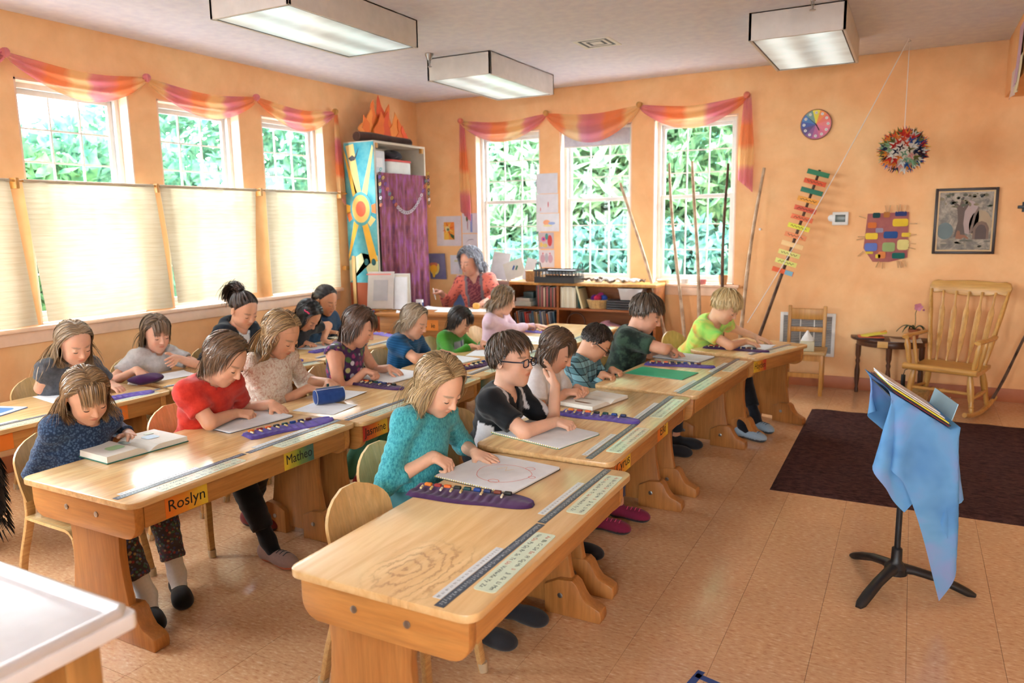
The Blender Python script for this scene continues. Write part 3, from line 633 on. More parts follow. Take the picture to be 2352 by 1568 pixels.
# ---------------------------------------------------------------- curtains and swags
def curtain_col(nt):
    v=coords(nt,(1,1,1)); w=N(nt,'ShaderNodeTexWave',wave_type='BANDS',bands_direction='Z'); nt.links.new(v,w.inputs[0]); w.inputs['Scale'].default_value=9; w.inputs['Distortion'].default_value=1.5; w.inputs['Detail'].default_value=3
    n=noise(nt,coords(nt,(1,3,60)),2,4)
    return mix(nt,.25,ramp(nt,n,[(.3,srgb(226,219,200)),(.7,srgb(240,236,224))]),ramp(nt,w.outputs['Fac'],[(0,srgb(226,217,194)),(.4,srgb(250,248,240))]),'MULTIPLY')
mCurt=translucent('raw_cotton_curtain',curtain_col,.55)
def cafe_curtain(y0,y1,yb0,yb1,zb,label,seed):
    e=empty('cafe_curtain',(XL+.07,y0,1.875),0,label,'curtain','cream cafe curtains on the left wall')
    r=random.Random(seed); ph=[r.random()*6 for _ in range(4)]
    def f(u,v):
        y=(1-v)*(u*(y1-y0))+v*((yb0-y0)+u*(yb1-yb0)); a=.4+.6*v
        x=.012*math.sin(u*22+ph[0]+v*1.2)*a+.009*math.sin(u*9+ph[1]-v*2)+.012*v*math.sin(u*5+ph[2])+.004*math.sin(u*60+ph[3])*(1-v)**3
        return (x,y,-v*(1.875-zb)+.006*math.sin(u*4+ph[3])*v)
    MB().grid(f,70,24).build('cloth',mCurt,e,smooth=80,thick=.0008)
    MB().grid(lambda u,v:((.012)*math.cos(v*2*PI),u*(y1-y0),.012*math.sin(v*2*PI)),20,9).build('rod_pocket',mCurt,e,smooth=80)
cafe_curtain(1.85,2.79,1.86,2.88,.95,'cream cafe curtain at the left edge, hanging askew',1)
cafe_curtain(2.875,3.82,2.935,3.915,.955,'widest cream cafe curtain, below the nearest full window',2)
cafe_curtain(3.87,4.83,3.93,4.765,.985,'cream cafe curtain below the middle left window',3)
cafe_curtain(4.925,5.88,4.935,5.85,.955,'cream cafe curtain nearest the corner cabinet',4)
rod=empty('curtain_rod',(XL+.07,3.9,1.875),0,'thin wooden curtain rod with brackets along the left wall','curtain rod')
MB().tube([(0,-2.4,0),(0,2.12,0)],.008,10).build('pole',mOak,rod,smooth=40)
for y in (1.84,2.835,3.85,4.88,5.93): MB().bb(-.065,.016,y-3.9-.011,y-3.9+.011,-.05,.018).build('bracket',mOak,rod,bevel=.004)
SW=[srgb(196,96,128),srgb(232,120,70),srgb(238,190,110),srgb(240,150,90),srgb(205,110,150)]
def swag_mat(name,phase,freq):
    def f(nt):
        a=N(nt,'ShaderNodeAttribute',attribute_name='uvw'); sp=N(nt,'ShaderNodeSeparateXYZ'); nt.links.new(a.outputs['Vector'],sp.inputs[0])
        n=noise(nt,coords(nt),3,3); m1=N(nt,'ShaderNodeMath',operation='MULTIPLY_ADD',i_1=freq,i_2=phase); nt.links.new(sp.outputs[0],m1.inputs[0])
        ad=N(nt,'ShaderNodeMath',operation='MULTIPLY_ADD',i_1=.25); nt.links.new(n,ad.inputs[0]); nt.links.new(m1.outputs[0],ad.inputs[2]); fr=N(nt,'ShaderNodeMath',operation='FRACT'); nt.links.new(ad.outputs[0],fr.inputs[0])
        return ramp(nt,fr.outputs[0],[(.0,srgb(216,124,146)),(.2,srgb(224,128,128)),(.3,srgb(240,136,86)),(.5,srgb(240,142,92)),(.6,srgb(244,202,146)),(.8,srgb(246,210,154)),(.9,srgb(224,142,156)),(1,srgb(216,124,146))])
    m=translucent(name,f,.5); nt=m.node_tree; o=nt.nodes['Material Output']; src=o.inputs[0].links[0].from_socket; tr=N(nt,'ShaderNodeBsdfTransparent'); mx=N(nt,'ShaderNodeMixShader'); mx.inputs[0].default_value=.28; nt.links.new(src,mx.inputs[1]); nt.links.new(tr.outputs[0],mx.inputs[2]); nt.links.new(mx.outputs[0],o.inputs[0]); return m
def setattr_uv(o,vals):
    at=o.data.attributes.new('uvw','FLOAT_VECTOR','POINT'); at.data.foreach_set('vector',np.asarray(vals,'f').ravel())
def swag_piece(parent,T,a0,a1,zt,drop,mat_,u0,seed,droop=.05):
    """T(a,out,z)->world; scarf gathered at a0 and a1, hanging in between"""
    r=random.Random(seed); nu,nv=41,15; b=MB(); uv=[]; ph=r.random()*6
    for j in range(nv):
        for i in range(nu):
            u=i/(nu-1); v=j/(nv-1); s=math.sin(PI*u)**.7
            z=zt-droop*s*(.4+.6*math.sin(PI*u))-s*drop*v-.03*v*(1-s); out=.05+.02*math.sin(v*13+ph+u*2)*(.4+.6*s)+.015*s
            b.v.append(tuple(T(a0+(a1-a0)*u,out,z))); uv.append((u0+u*(a1-a0),v,0))
    b.f=[(j*nu+i,j*nu+i+1,(j+1)*nu+i+1,(j+1)*nu+i) for j in range(nv-1) for i in range(nu-1)]; b.mi=[0]*len(b.f)
    o=b.build('scarf_swag',mat_,parent,smooth=80); setattr_uv(o,uv); return o
def swag_tail(parent,T,a,zt,zb,w0,w1,mat_,u0,lean,seed):
    nu,nv=13,25; b=MB(); uv=[]
    for j in range(nv):
        for i in range(nu):
            u=i/(nu-1)-.5; v=j/(nv-1); w=w0+(w1-w0)*min(1,v*1.6)
            b.v.append(tuple(T(a+lean*v+u*w,.05+.014*math.sin(u*19+seed+v)*(.3+v),zt-(zt-zb)*v-(.12*(u+.5) if v>.9 else 0)*(v-.9)*10))); uv.append((u0+v*.8,u,0))
    b.f=[(j*nu+i,j*nu+i+1,(j+1)*nu+i+1,(j+1)*nu+i) for j in range(nv-1) for i in range(nu-1)]; b.mi=[0]*len(b.f)
    o=b.build('scarf_tail',mat_,parent,smooth=80); setattr_uv(o,uv)
def knot(parent,p,col,r=.028):
    MB().grid(lambda u,v:(p[0]+r*math.sin(PI*v)*math.cos(2*PI*u)*(1+.25*math.sin(10*PI*u)),p[1]+r*math.sin(PI*v)*math.sin(2*PI*u)*(1+.2*math.cos(6*PI*u)),p[2]+r*1.1*math.cos(PI*v)),17,9).build('knot',col,parent,smooth=80)
mSwA=swag_mat('dyed_silk_left',.02,1.9); mSwB=swag_mat('dyed_silk_back',.25,1.5)
sv=empty('silk_swag',(0,0,0),0,'pink, orange and yellow silk scarf swagged over the left windows','swag')
TL_=lambda a,o,z:Vector((XL+o,a,z))
ky=[1.85,2.87,3.86,4.92,5.93]
for i in range(4): swag_piece(sv,TL_,ky[i],ky[i+1],2.665,.19,mSwA,i*.37,i)
swag_tail(sv,TL_,5.945,2.66,1.87,.05,.1,mSwA,.1,.03,1)
for y in ky[1:]: knot(sv,(XL+.055,y,2.66),S(200,110,110) if y<5 else mOak)
sb=empty('silk_swag',(0,0,0),0,'orange and pink silk scarf swagged over the back windows','swag')
TB_=lambda a,o,z:Vector((a,YB-o,z)); kx=[-4.5,-3.455,-2.445,-1.42]
for i,d in enumerate((.21,.28,.21)): swag_piece(sb,TB_,kx[i],kx[i+1],2.68,d,mSwB,i*.4+.2,i+7)
swag_tail(sb,TB_,-4.49,2.67,1.69,.06,.13,mSwB,.35,.03,3); swag_tail(sb,TB_,-1.41,2.69,1.92,.06,.14,mSwB,.3,.0,5)
for x in kx: knot(sb,(x,YB-.06,2.68),S(206,110,84) if x<-4 or x>-2 else mOak)

# ---------------------------------------------------------------- corner cabinet
cab=empty('tall_cabinet',(-4.91,6.5,0),0,'tall white cabinet in the corner with a sun painted on its side','cabinet')
mCab=plain(srgb(206,192,172),.6,name='cabinet_paint'); x0,x1,y0,y1,zt=-.19,.19,-.44,.44,2.38
MB().bb(x0,x1,y0,y0+.02,0,zt).build('side_panel',mCab,cab); MB().bb(x0,x1,y1-.02,y1,0,zt).build('side_panel',mCab,cab); MB().bb(x0,x0+.01,y0+.02,y1-.02,0,zt).build('back_panel',mCab,cab)
MB().bb(x0+.01,x1,y0+.02,y1-.02,zt-.022,zt).build('top_panel',mCab,cab)
for z in (.05,.55,1.0,1.5,2.05): MB().bb(x0+.01,x1-.03,y0+.02,y1-.02,z,z+.02).build('shelf',mCab,cab)
for yy in (y0+.03,y1-.06): MB().bb(x1-.035,x1,yy,yy+.03,zt-.07,zt-.022).build('corner_block',mOak,cab)
# painting on the side facing the room: boards of flat colour on the panel
pn=MB().bb(x0+.004,x1-.004,y0-.004,y0,.02,zt-.01).build('painted_panel',fabric('turquoise_wash',srgb(40,140,160),srgb(120,190,190),90,.7,nscale=6),cab)
def ptc(pts,col,k): MB().prism(pts,y0-.004-.0012*k,y0-.004,'y').build('painted_shape',col,pn)
def poly_ray(a,r0,r1,w0,w1,c=(0,1.72)):
    d=(math.cos(a),math.sin(a)); n=(-d[1],d[0]); return [(c[0]+d[0]*r0+n[0]*w0,c[1]+d[1]*r0+n[1]*w0),(c[0]+d[0]*r1+n[0]*w1,c[1]+d[1]*r1+n[1]*w1),(c[0]+d[0]*r1-n[0]*w1,c[1]+d[1]*r1-n[1]*w1),(c[0]+d[0]*r0-n[0]*w0,c[1]+d[1]*r0-n[1]*w0)]
cl=lambda P_:[(min(max(x,x0+.006),x1-.006),min(max(z,.03),zt-.015)) for x,z in P_]
YL_,YL2,OG_=S(232,176,60,.7),S(240,206,130,.7),S(220,120,60,.7)
ptc(cl([(x0+.006,.03),(x1-.006,.03),(x1-.006,.98),(x0+.006,.98)]),S(150,70,34,.7),1); ptc(cl([(x0+.006,.98),(x0+.006,1.2),(-.02,1.28),(.1,.92),(.17,.78),(x1-.006,.62),(x1-.006,1.25),(.1,1.3)]),S(222,224,180,.7),1.2)
for a,c_ in ((100,YL2),(70,YL2),(118,YL_),(0,OG_),(-45,YL2),(-75,YL_),(-118,YL_),(180,YL_),(205,OG_)):
    A=math.radians(a); ptc(cl(poly_ray(A,.13,.64 if 50<a<130 else (.55 if a<-50 and a>-130 else .2),.035,.05)),c_,2)
for r_,c_,k in ((.135,S(90,170,176,.7),3),(.11,S(244,196,110,.7),4),(.062,S(232,110,80,.7),5)): ptc([(r_*math.cos(t)*1.0,1.72+r_*1.25*math.sin(t)) for t in [i/24*2*PI for i in range(24)]],c_,k)
ptc([(-.13,2.22),(-.08,2.25),(-.05,2.23),(-.02,2.28),(-.0,2.31),(-.03,2.24),(-.05,2.2),(-.1,2.19)],S(40,40,44),3)
for sx in (.04,.13): ptc([(sx+.028*math.cos(t),1.19+.035*math.sin(t)) for t in [i/14*2*PI for i in range(14)]],S(20,90,100,.7),3)
# cloth hung in the cabinet front
def purp(nt):
    n=noise(nt,coords(nt,(1,1,1)),4,3); b=N(nt,'ShaderNodeTexBrick'); b.inputs['Scale'].default_value=3.2; b.inputs['Color1'].default_value=srgb(86,34,84); b.inputs['Color2'].default_value=srgb(118,60,76); b.inputs['Mortar'].default_value=srgb(112,60,90); b.inputs['Mortar Size'].default_value=.015; b.inputs['Brick Width'].default_value=.3
    nt.links.new(coords(nt,(1,1.2,1),rot=(PI/2,0,PI/2)),b.inputs[0]); return mix(nt,.68,b.outputs[0],ramp(nt,noise(nt,coords(nt,(1,16,3.5)),2,5),[(.3,srgb(70,24,50)),(.5,srgb(128,64,60)),(.7,srgb(150,80,150))]))
mm,nt,bb=newmat('plum_batik'); nt.links.new(purp(nt),bb.inputs['Base Color']); bb.inputs['Roughness'].default_value=.85
MB().grid(lambda u,v:(x1+.012+.016*math.sin(u*44)*(.4+.6*v)+.008*math.sin(u*19+v*2),y0+.03+u*(y1-y0-.05),2.075-v*2.03),90,16).build('cabinet_curtain',mm,cab,smooth=80)
# things in and on the cabinet
t=empty('storage_box',(-4.86,6.19,2.07),0,'white upright storage box in the top of the cabinet','box'); MB().bb(-.1,.1,-.09,.09,0,.22).build('box_body',S(214,216,222),t,bevel=.004); MB().bb(.1,.102,-.05,.05,.06,.15).build('box_label',mPaper,t)
t=empty('storage_basket',(-4.86,6.55,2.07),0,'white woven basket with a red rim in the top of the cabinet','basket'); MB().prism(rrect(-.1,.1,-.2,.2,.05),0,.13,'z').build('basket_body',fabric('white_weave',srgb(220,220,216),srgb(240,240,236),120,.8),t,bevel=.01); MB().prism(rrect(-.106,.106,-.206,.206,.05),.13,.15,'z').build('basket_rim',S(190,60,56),t,bevel=.004)
t=MB().grid(lambda u,v:(.08*math.sin(PI*v)*math.cos(2*PI*u),.17*math.sin(PI*v)*math.sin(2*PI*u),.05-.045*math.cos(PI*v)+.012*math.sin(8*PI*u)),25,9).build('folded_cloth',fabric('dark_wool',srgb(22,18,26),srgb(50,44,50),200,.95),smooth=80); place(t,(-4.87,6.53,2.222)); tag(t,'dark folded cloth on the red rimmed basket','cloth')
fl=empty('flame_cutout',(-4.93,6.5,2.38),0,'painted wooden flames standing in a dark log on the cabinet','ornament'); rr=random.Random(3)
MB().tube([(0,-.44,.05),(.005,-.2,.055),(0,.1,.05),(.0,.44,.05)],[.048,.052,.05,.05],14).build('log',fabric('bark',srgb(40,22,14),srgb(66,38,24),60,.9),fl,smooth=50)
cols=[S(226,110,40,.7),S(212,80,34,.7),S(236,140,60,.7)]
for k,(yc,h,w,c_) in enumerate(((0,.43,.2,1),(-.11,.37,.17,0),(.12,.36,.17,0),(-.2,.28,.16,2),(.21,.29,.16,2),(-.29,.2,.15,0),(.3,.22,.15,0),(.36,.16,.1,1),(-.35,.12,.09,2),(.05,.28,.16,1),(-.06,.26,.16,0))):
    L_=[];R_=[]
    for i in range(9):
        v=i/8; w_=w*(1-v)**.75*(1+.18*math.sin(v*14+k)); s=.03*math.sin(v*5+k); L_.append((yc-w_*.62+s,.07+h*v)); R_.append((yc+w_*.62+s,.07+h*v))
    MB().prism(R_+L_[::-1][1:],-.012+.004*k-.02,-.006+.004*k-.02,'x').build('flame',cols[c_],fl)
gl=empty('paper_chain',(-4.7,6.5,0),0,'paper chain garland looped across the cabinet front','garland'); gc=[S(60,150,150),S(220,190,80),S(90,70,150),S(220,120,60),S(230,230,236),S(240,240,244)]
for k in range(26):
    u=k/25; y=-.4+.82*u; z=2.1-.42*math.sin(PI*min(1,u*1.0))**.8+(.0 if u<.5 else .0); a=Vector((0,.015,0))
    MB().tube([(.02+.012*math.cos(t) ,y+.012*math.sin(t)*.5,z+.016*math.sin(t)) for t in [i/8*2*PI for i in range(9)]],.004,5,flat=1).build('chain_link',gc[k%4 if u<.3 or u>.85 else 4+k%2],gl)
for yy in (-.42,.43):
    for k in range(10): MB().tube([(.02+.011*math.cos(t),yy+.006*math.sin(t),2.06-k*.034+.016*math.sin(t)) for t in [i/8*2*PI for i in range(9)]],.004,5).build('chain_link',gc[(k*2)%5] if k%2 else S(30,30,30),gl)
t=MB().bb(-.02,.02,-.004,.004,0,1.25).build('wooden_lath',wood('pine_lath',srgb(206,166,100),srgb(226,190,126),'z',.5)); place(t,(-5.03,6.045,0)); tag(t,'narrow pine measuring stick leaning on the painted cabinet side','stick')
t=MB().box((0,0,0),(.05,.05,.045)).build('wooden_block',mOak,bevel=.005); place(t,(-5.1,6.0,1.13)); tag(t,'small wooden block fixed to the left wall beside the cabinet','block')

# ---------------------------------------------------------------- teacher's corner
td=empty('teacher_desk',(-4.0,6.0,0),math.radians(14),"teacher's wooden desk covered with papers in the far corner",'desk')
mTD=wood('honey_desk',srgb(170,110,56),srgb(196,136,76),'x',.4); TZ=.74
MB().prism(rrect(-.52,.62,-.3,.28,.02),TZ-.03,TZ,'z').build('desktop',mTD,td,bevel=.005)
MB().bb(-.48,-.06,-.27,.24,0,TZ-.03).build('drawer_pedestal',mTD,td,bevel=.004)
MB().bb(-.06,.56,-.26,-.24,.35,TZ-.03).build('modesty_panel',mTD,td); MB().bb(.54,.58,-.27,.24,0,TZ-.03).build('end_panel',mTD,td)
o=MB().bb(-.04,.1,-.2632,-.262,.58,.68).build('name_tag',S(236,140,50,.5),td); me=text_mesh('ie',.06); me.materials.append(mInk); t=link_mesh('lettering',me,None,o); t.rotation_euler=(PI/2,0,0); t.location=(.05,-.264,.625)
for x,y,r,w,d,lb in ((-3.82,6.0,.2,.3,.22,'white papers spread at the middle of the teacher desk'),(-3.6,6.12,.35,.3,.21,'white papers at the right end of the teacher desk'),(-4.02,6.12,.1,.42,.2,'long white sheets nearest the teacher'),(-4.22,5.78,.6,.16,.14,'crumpled white paper beside the file sorter')):
    sheet(x,y,TZ,r,w,d,lb,(246,246,250),.012)
t=empty('apple',(-3.68,6.2,TZ),0,'small yellow and red apple on the teacher desk','fruit'); MB().lathe([(.004,.006),(.02,.001),(.033,.014),(.037,.034),(.03,.055),(.012,.062),(.004,.056)],16).build('apple_flesh',S(222,160,70),t,smooth=60); MB().tube([(0,0,.056),(.004,0,.07)],.0018,5).build('stalk',mBrown,t)
so=empty('file_sorter',(-4.42,5.86,TZ),math.radians(20),'desk file sorter full of folders beside the cabinet','file holder')
MB().bb(-.16,.16,-.09,.09,0,.012).build('base_board',mOak,so,bevel=.003)
fr=Matrix.Rotation(math.radians(-14),3,'X'); b=MB().box((-.09,-.07,.2),(.26,.012,.36),Matrix.Rotation(math.radians(-14),3,'X')); o=b.build('front_board',S(200,190,184),so,bevel=.003)
b=MB()
for q in ((-.15,-.03),(-.03,-.15)): pass
MB().box((-.09,-.078,.2),(.14,.004,.2),Matrix.Rotation(math.radians(-14),3,'X')).build('printed_plan',S(176,170,172),so); MB().box((-.09,-.113,.355),(.24,.006,.012),Matrix.Rotation(math.radians(-14),3,'X')).build('red_band',S(226,130,120),so)
for k in range(7):
    MB().box((.09,-.05+k*.02,.17+.004*k),(.15,.004,.31),Matrix.Rotation(math.radians(-8+k*1.5),3,'X')).build('folder',[S(240,240,244),S(226,214,190),S(240,238,240),S(214,190,150)][k%4],so)
cu=empty('mug',(-4.2,6.0,TZ),0,'white mug with dark blue squares by the file sorter','mug'); MB().lathe([(.034,0),(.036,.01),(.036,.095),(.032,.095),(.031,.012)],20).build('mug_body',S(232,232,236),cu,smooth=50)
for k in range(6): a=k*PI/3; MB().box((.0365*math.cos(a),.0365*math.sin(a),.05),(.003,.018,.04),Matrix.Rotation(a,3,'Z')).build('blue_square',S(40,60,120),cu)
t=empty('clay_lump',(-4.5,5.62,TZ),0,'small blue and orange things at the near corner of the teacher desk','toy'); MB().tube([(-.03,0,.012),(0,.01,.014),(.04,0,.012)],[.008,.013,.008],8).build('blue_lump',S(40,90,170),t,smooth=60); MB().tube([(-.06,.01,.01),(-.04,.0,.01)],[.008,.009],8).build('orange_lump',S(220,120,50),t,smooth=60)
oc=empty('office_chair',(-4.12,6.78,0),math.radians(-72),"blue upholstered chair behind the teacher",'chair'); mBl=fabric('blue_upholstery',srgb(92,118,162),srgb(116,142,184),300,.9)
MB().prism(rrect(-.24,.22,-.23,.23,.08),.42,.5,'z').build('seat',mBl,oc,bevel=.02)
MB().grid(lambda u,v:(-.26-.06*v+.12*((u-.5)*2)**2*.5,(u-.5)*.44*(1-.25*max(0,v-.6)**2*4),.58+.42*v),15,11).build('backrest',mBl,oc,thick=.05,smooth=60)
MB().tube([(0,0,.06),(0,0,.42)],.03,10).build('pillar',mBlack,oc,smooth=40)
for k in range(5): a=k*2*PI/5; MB().tube([(0,0,.09),(.25*math.cos(a),.25*math.sin(a),.06)],[.025,.018],8).build('leg',mBlack,oc,smooth=40); 
for k in range(5): a=k*2*PI/5; MB().tube([(.25*math.cos(a),.25*math.sin(a)-.012,.028),(.25*math.cos(a),.25*math.sin(a)+.012,.028)],.028,10).build('castor',mBlack,oc,smooth=40)
# ---------------------------------------------------------------- bookshelf under the windows
bs=empty('low_bookcase',(-2.95,7.17,0),0,'low brown bookcase under the back windows','bookcase'); x0,x1,yf,yb=-.8,.8,-.17,.15
MB().bb(x0,x1,yf,yb,.915,.945).build('top_board',mOak,bs,bevel=.004)
for x in (x0,-.25,x1-.025): MB().bb(x,x+.025,yf+.01,yb,0,.915).build('upright',mShelf,bs)
for z in (.04,.405,.665): MB().bb(x0+.025,x1-.025,yf+.012,yb,z,z+.022).build('shelf',mShelf,bs)
MB().bb(x0,x1,yb-.01,yb,0,.915).build('back_board',mShelf,bs)
ORD=['first','second','third','fourth','fifth','sixth','seventh','eighth','ninth','tenth','eleventh','twelfth','thirteenth','fourteenth','fifteenth','sixteenth','seventeenth','eighteenth','nineteenth','twentieth','twenty-first','twenty-second','twenty-third']
def hue(c):
    r_,g_,b_=c; mx_,mn_=max(c),min(c)
    if mx_-mn_<26: return 'dark grey' if mx_<90 else ('grey' if mx_<150 else 'pale')
    if r_==mx_: return ('red' if g_<r_*.55 else ('brown' if r_<180 else 'tan')) if b_<g_*1.15 else 'rose'
    return 'green' if g_==mx_ else ('dark blue' if mx_<110 else 'blue')
def book(x,y,z,w,h,d,col,label,tilt=0,grp='books on the low bookcase'):
    e=empty('book',(x,y,z),0,label,'book',grp); R=Matrix.Rotation(tilt,3,'Y')
    b=MB(); b.box(R@Vector((0,0,h/2)),(w,d,h),R); b.build('cover',col,e,bevel=min(.002,w*.2)); b=MB(); b.box(R@Vector((0,.002,h/2)),(w*.72,d-.001,h+.002),R); b.build('page_block',mPaper,e)
r=random.Random(5); x=-3.445
pal1=[(60,58,52),(150,70,66),(92,84,70),(170,110,100),(120,54,56),(196,176,150),(90,60,46),(180,90,90),(70,62,58)]
k=0
while x<-3.245:
    w=r.uniform(.012,.02); book(x+w/2,7.13,.687,w-.001,r.uniform(.2,.222),.2,S(*pal1[k%9]),'%s slim book from the left in the upper left bay, %s'%(ORD[k],hue(pal1[k%9]))); x+=w; k+=1
x=-3.165
for k in range(9):
    w=r.uniform(.016,.022); book(x+w/2,7.13,.687,w-.001,r.uniform(.205,.215),.2,S(*[(226,216,190),(232,226,206),(214,204,178)][k%3]),'%s cream book from the left in the row right of the bookcase divider'%ORD[k]); x+=w
book(-2.955,7.12,.687,.014,.215,.2,S(30,70,60),'dark green book ending the cream row',math.radians(-4)); book(-2.915,7.11,.687,.02,.235,.2,S(226,214,170),'pale picture book leaning at the end of the cream row',math.radians(-16))
x=-3.71; pal2=[(96,92,92),(176,100,50),(120,120,126),(60,64,80),(40,70,84),(190,60,44),(150,60,50),(84,92,96),(60,90,110),(150,120,80),(180,150,110),(110,140,120),(90,110,150),(170,170,160)]; k=0
while x<-3.25:
    w=r.uniform(.018,.03); book(x+w/2+.03,7.12,.427,w-.002,r.uniform(.18,.22),.2,S(*pal2[k%14]),'%s leaning book from the left in the lower left bay, %s'%(ORD[k],hue(pal2[k%14])),math.radians(-7)); x+=w+.002; k+=1
def basket(x,y,z,r0,r1,h,label,col,grp=None):
    e=empty('wicker_basket',(x,y,z),0,label,'basket',grp); m_=fabric('wicker',srgb(*[int(c*.78) for c in col]),srgb(*col),90,.8,nscale=30,bs=.5)
    MB().lathe([(r0,0),(r0*1.06,.01),(r1,h),(r1-.008,h),(r0*.96,.012)],24).build('basket_wall',m_,e,smooth=60)
    MB().tube([(r1*math.cos(a),r1*math.sin(a),h+.002*math.sin(12*a)) for a in [i/24*2*PI for i in range(25)]],.007,6).build('basket_rim',m_,e,smooth=60)
    nst=16
    for i in range(nst):
        a=2*PI*i/nst; MB().tube([((r0+.003)*math.cos(a),(r0+.003)*math.sin(a),.004),((r1+.003)*math.cos(a),(r1+.003)*math.sin(a),h)],.0035,5).build('stake',m_,e)
    return e
basket(-2.78,7.13,.687,.095,.12,.085,'round pale wicker basket of yarn on the middle shelf',(222,180,120))
for k,(dx,dy,dz,c_) in enumerate(((-.05,0,.1,(120,40,140)),(.0,-.04,.105,(200,40,80)),(.05,.0,.1,(50,80,170)),(.0,.04,.12,(190,50,120)))):
    t=MB().grid(lambda u,v:(.04*math.sin(PI*v)*math.cos(2*PI*u),.035*math.sin(PI*v)*math.sin(2*PI*u),.034*math.cos(PI*v)+.003*math.sin(20*u)),17,9).build('yarn_ball',fabric('yarn',srgb(*[int(c*.8) for c in c_]),srgb(*c_),220,.95,nscale=40,bs=.6),smooth=80); place(t,(-2.78+dx,7.13+dy,.687+dz)); tag(t,['purple yarn ball in the pale basket','red yarn ball in the pale basket','blue yarn ball in the pale basket','magenta yarn ball on top in the pale basket'][k],'yarn','yarn balls in the basket')
for k in range(4):
    t=MB().prism(rrect(-.14,.14,-.1,.1,.02),0,.02,'z').build('dark_tray',S(50,50,54,.4),bevel=.004); place(t,(-2.53,7.12,.687+k*.024),.03*k); tag(t,['lowest dark tray of the stack on the middle shelf','second dark tray of the stack on the middle shelf','third dark tray of the stack on the middle shelf','top dark tray of the stack, under the clear bin'][k],'tray','stack of dark trays')
t=empty('clear_bin',(-2.42,7.12,.786),0,'clear plastic bin of small brown things on the tray stack','bin'); mClr=plain(srgb(190,180,176),.2,name='cloudy_plastic'); MB().prism([(-.1,0),(.1,0),(.125,.11),(-.125,.11)],-.08,.08,'y').build('bin_body',mClr,t,bevel=.004); MB().bb(-.13,.13,-.085,.085,.108,.114).build('bin_rim',S(220,210,206,.3),t)
t=empty('paper_box',(-3.58,7.12,.687),0,'pale green and white boxes lying at the left of the bookcase','box'); MB().bb(-.11,.08,-.1,.1,0,.05).build('lower_box',S(196,206,196),t,bevel=.003); MB().bb(-.1,.06,-.09,.09,.05,.085).build('upper_box',S(214,216,206),t,bevel=.003); MB().bb(-.02,.1,-.08,.08,.085,.15).build('dark_tin',S(40,66,66),t,bevel=.006)
t=empty('wooden_hoop',(-3.02,7.1,.53),0,'dark round hoop standing in the lower right bay of the bookcase','hoop'); MB().tube([(.1*math.cos(a),0,.1*math.sin(a)) for a in [i/28*2*PI for i in range(29)]],.008,8).build('ring',mBrown,t,smooth=50)
t=MB().grid(lambda u,v:(.14*math.sin(PI*v)*math.cos(2*PI*u)*(1+.1*math.sin(8*u)),.08*math.sin(PI*v)*math.sin(2*PI*u),.06-.06*math.cos(PI*v)*(1-.3*math.cos(2*PI*u))),21,9).build('cloth_bag',fabric('pink_bag',srgb(176,110,124),srgb(206,150,160),160,.9),smooth=80); place(t,(-2.66,7.12,.43)); tag(t,'crumpled pink cloth bag in the lower right bay','bag')
for nm,x,z,w,h,c_,lb in (('game_box',-2.87,.427,.16,.045,(60,80,130),'flat blue game box beside the dark hoop'),('game_box',-2.33,.427,.2,.05,(40,110,170),'blue game box lowest at the right end of the bookcase'),('game_box',-2.33,.479,.19,.06,(226,196,60),'yellow game box on the blue one'),('game_box',-2.36,.541,.12,.045,(226,130,50),'small orange box on the yellow game box'),('game_box',-2.25,.541,.07,.1,(150,190,100),'small green box standing on the yellow game box')):
    t=MB().bb(-w/2,w/2,-.1,.1,0,h).build(nm,S(*c_),bevel=.002); place(t,(x,7.11,z)); tag(t,lb,'game box','boxes in the lower bookcase')
# on top of the bookcase
t=empty('wicker_box',(-3.5,7.14,.945),0,'square brown wicker box on the bookcase','basket'); MB().prism(rrect(-.09,.09,-.07,.07,.015),0,.1,'z').build('box_wall',fabric('brown_wicker',srgb(140,96,56),srgb(184,136,86),90,.8,nscale=40,bs=.5),t,bevel=.006); MB().prism(rrect(-.095,.095,-.075,.075,.015),.1,.112,'z').build('box_rim',mOak,t,bevel=.004)
bk=empty('black_basket',(-3.2,7.08,.945),0,'black plastic basket with handles holding papers on the bookcase','basket')
MB().bb(-.2,.2,-.13,.13,0,.008).build('basket_floor',mBlack,bk)
for sy in (-1,1):
    MB().bb(-.22,.22,sy*.13-.003,sy*.13+.003,0,.06).build('lower_band',mBlack,bk); MB().bb(-.23,.23,sy*.135-.004,sy*.135+.004,.115,.133).build('upper_band',mBlack,bk)
    for k in range(12): MB().box((-.2+k*.0364,sy*.132,.088),(.008,.005,.07)).build('slat',mBlack,bk)
for sx in (-1,1):
    MB().bb(sx*.22-.003,sx*.22+.003,-.13,.13,0,.06).build('lower_band',mBlack,bk); MB().bb(sx*.228-.004,sx*.228+.004,-.135,.135,.115,.133).build('upper_band',mBlack,bk)
    for k in range(6): MB().box((sx*.224,-.11+k*.044,.088),(.005,.008,.07)).build('slat',mBlack,bk)
    MB().tube([(sx*.23,-.06,.125),(sx*.24,-.05,.19),(sx*.24,0,.205),(sx*.24,.05,.19),(sx*.23,.06,.125)],.006,8).build('handle',mBlack,bk,smooth=60)
for k in range(3): sheet(-3.2+.01*k,7.1,.955+.016*k+.075,.06*k,.34,.22,['lowest paper in the black basket','middle paper in the black basket','top white paper in the black basket'][k],(226,232,240))
mDrift=fabric('driftwood',srgb(70,54,46),srgb(150,130,112),60,.9); rr=random.Random(11)
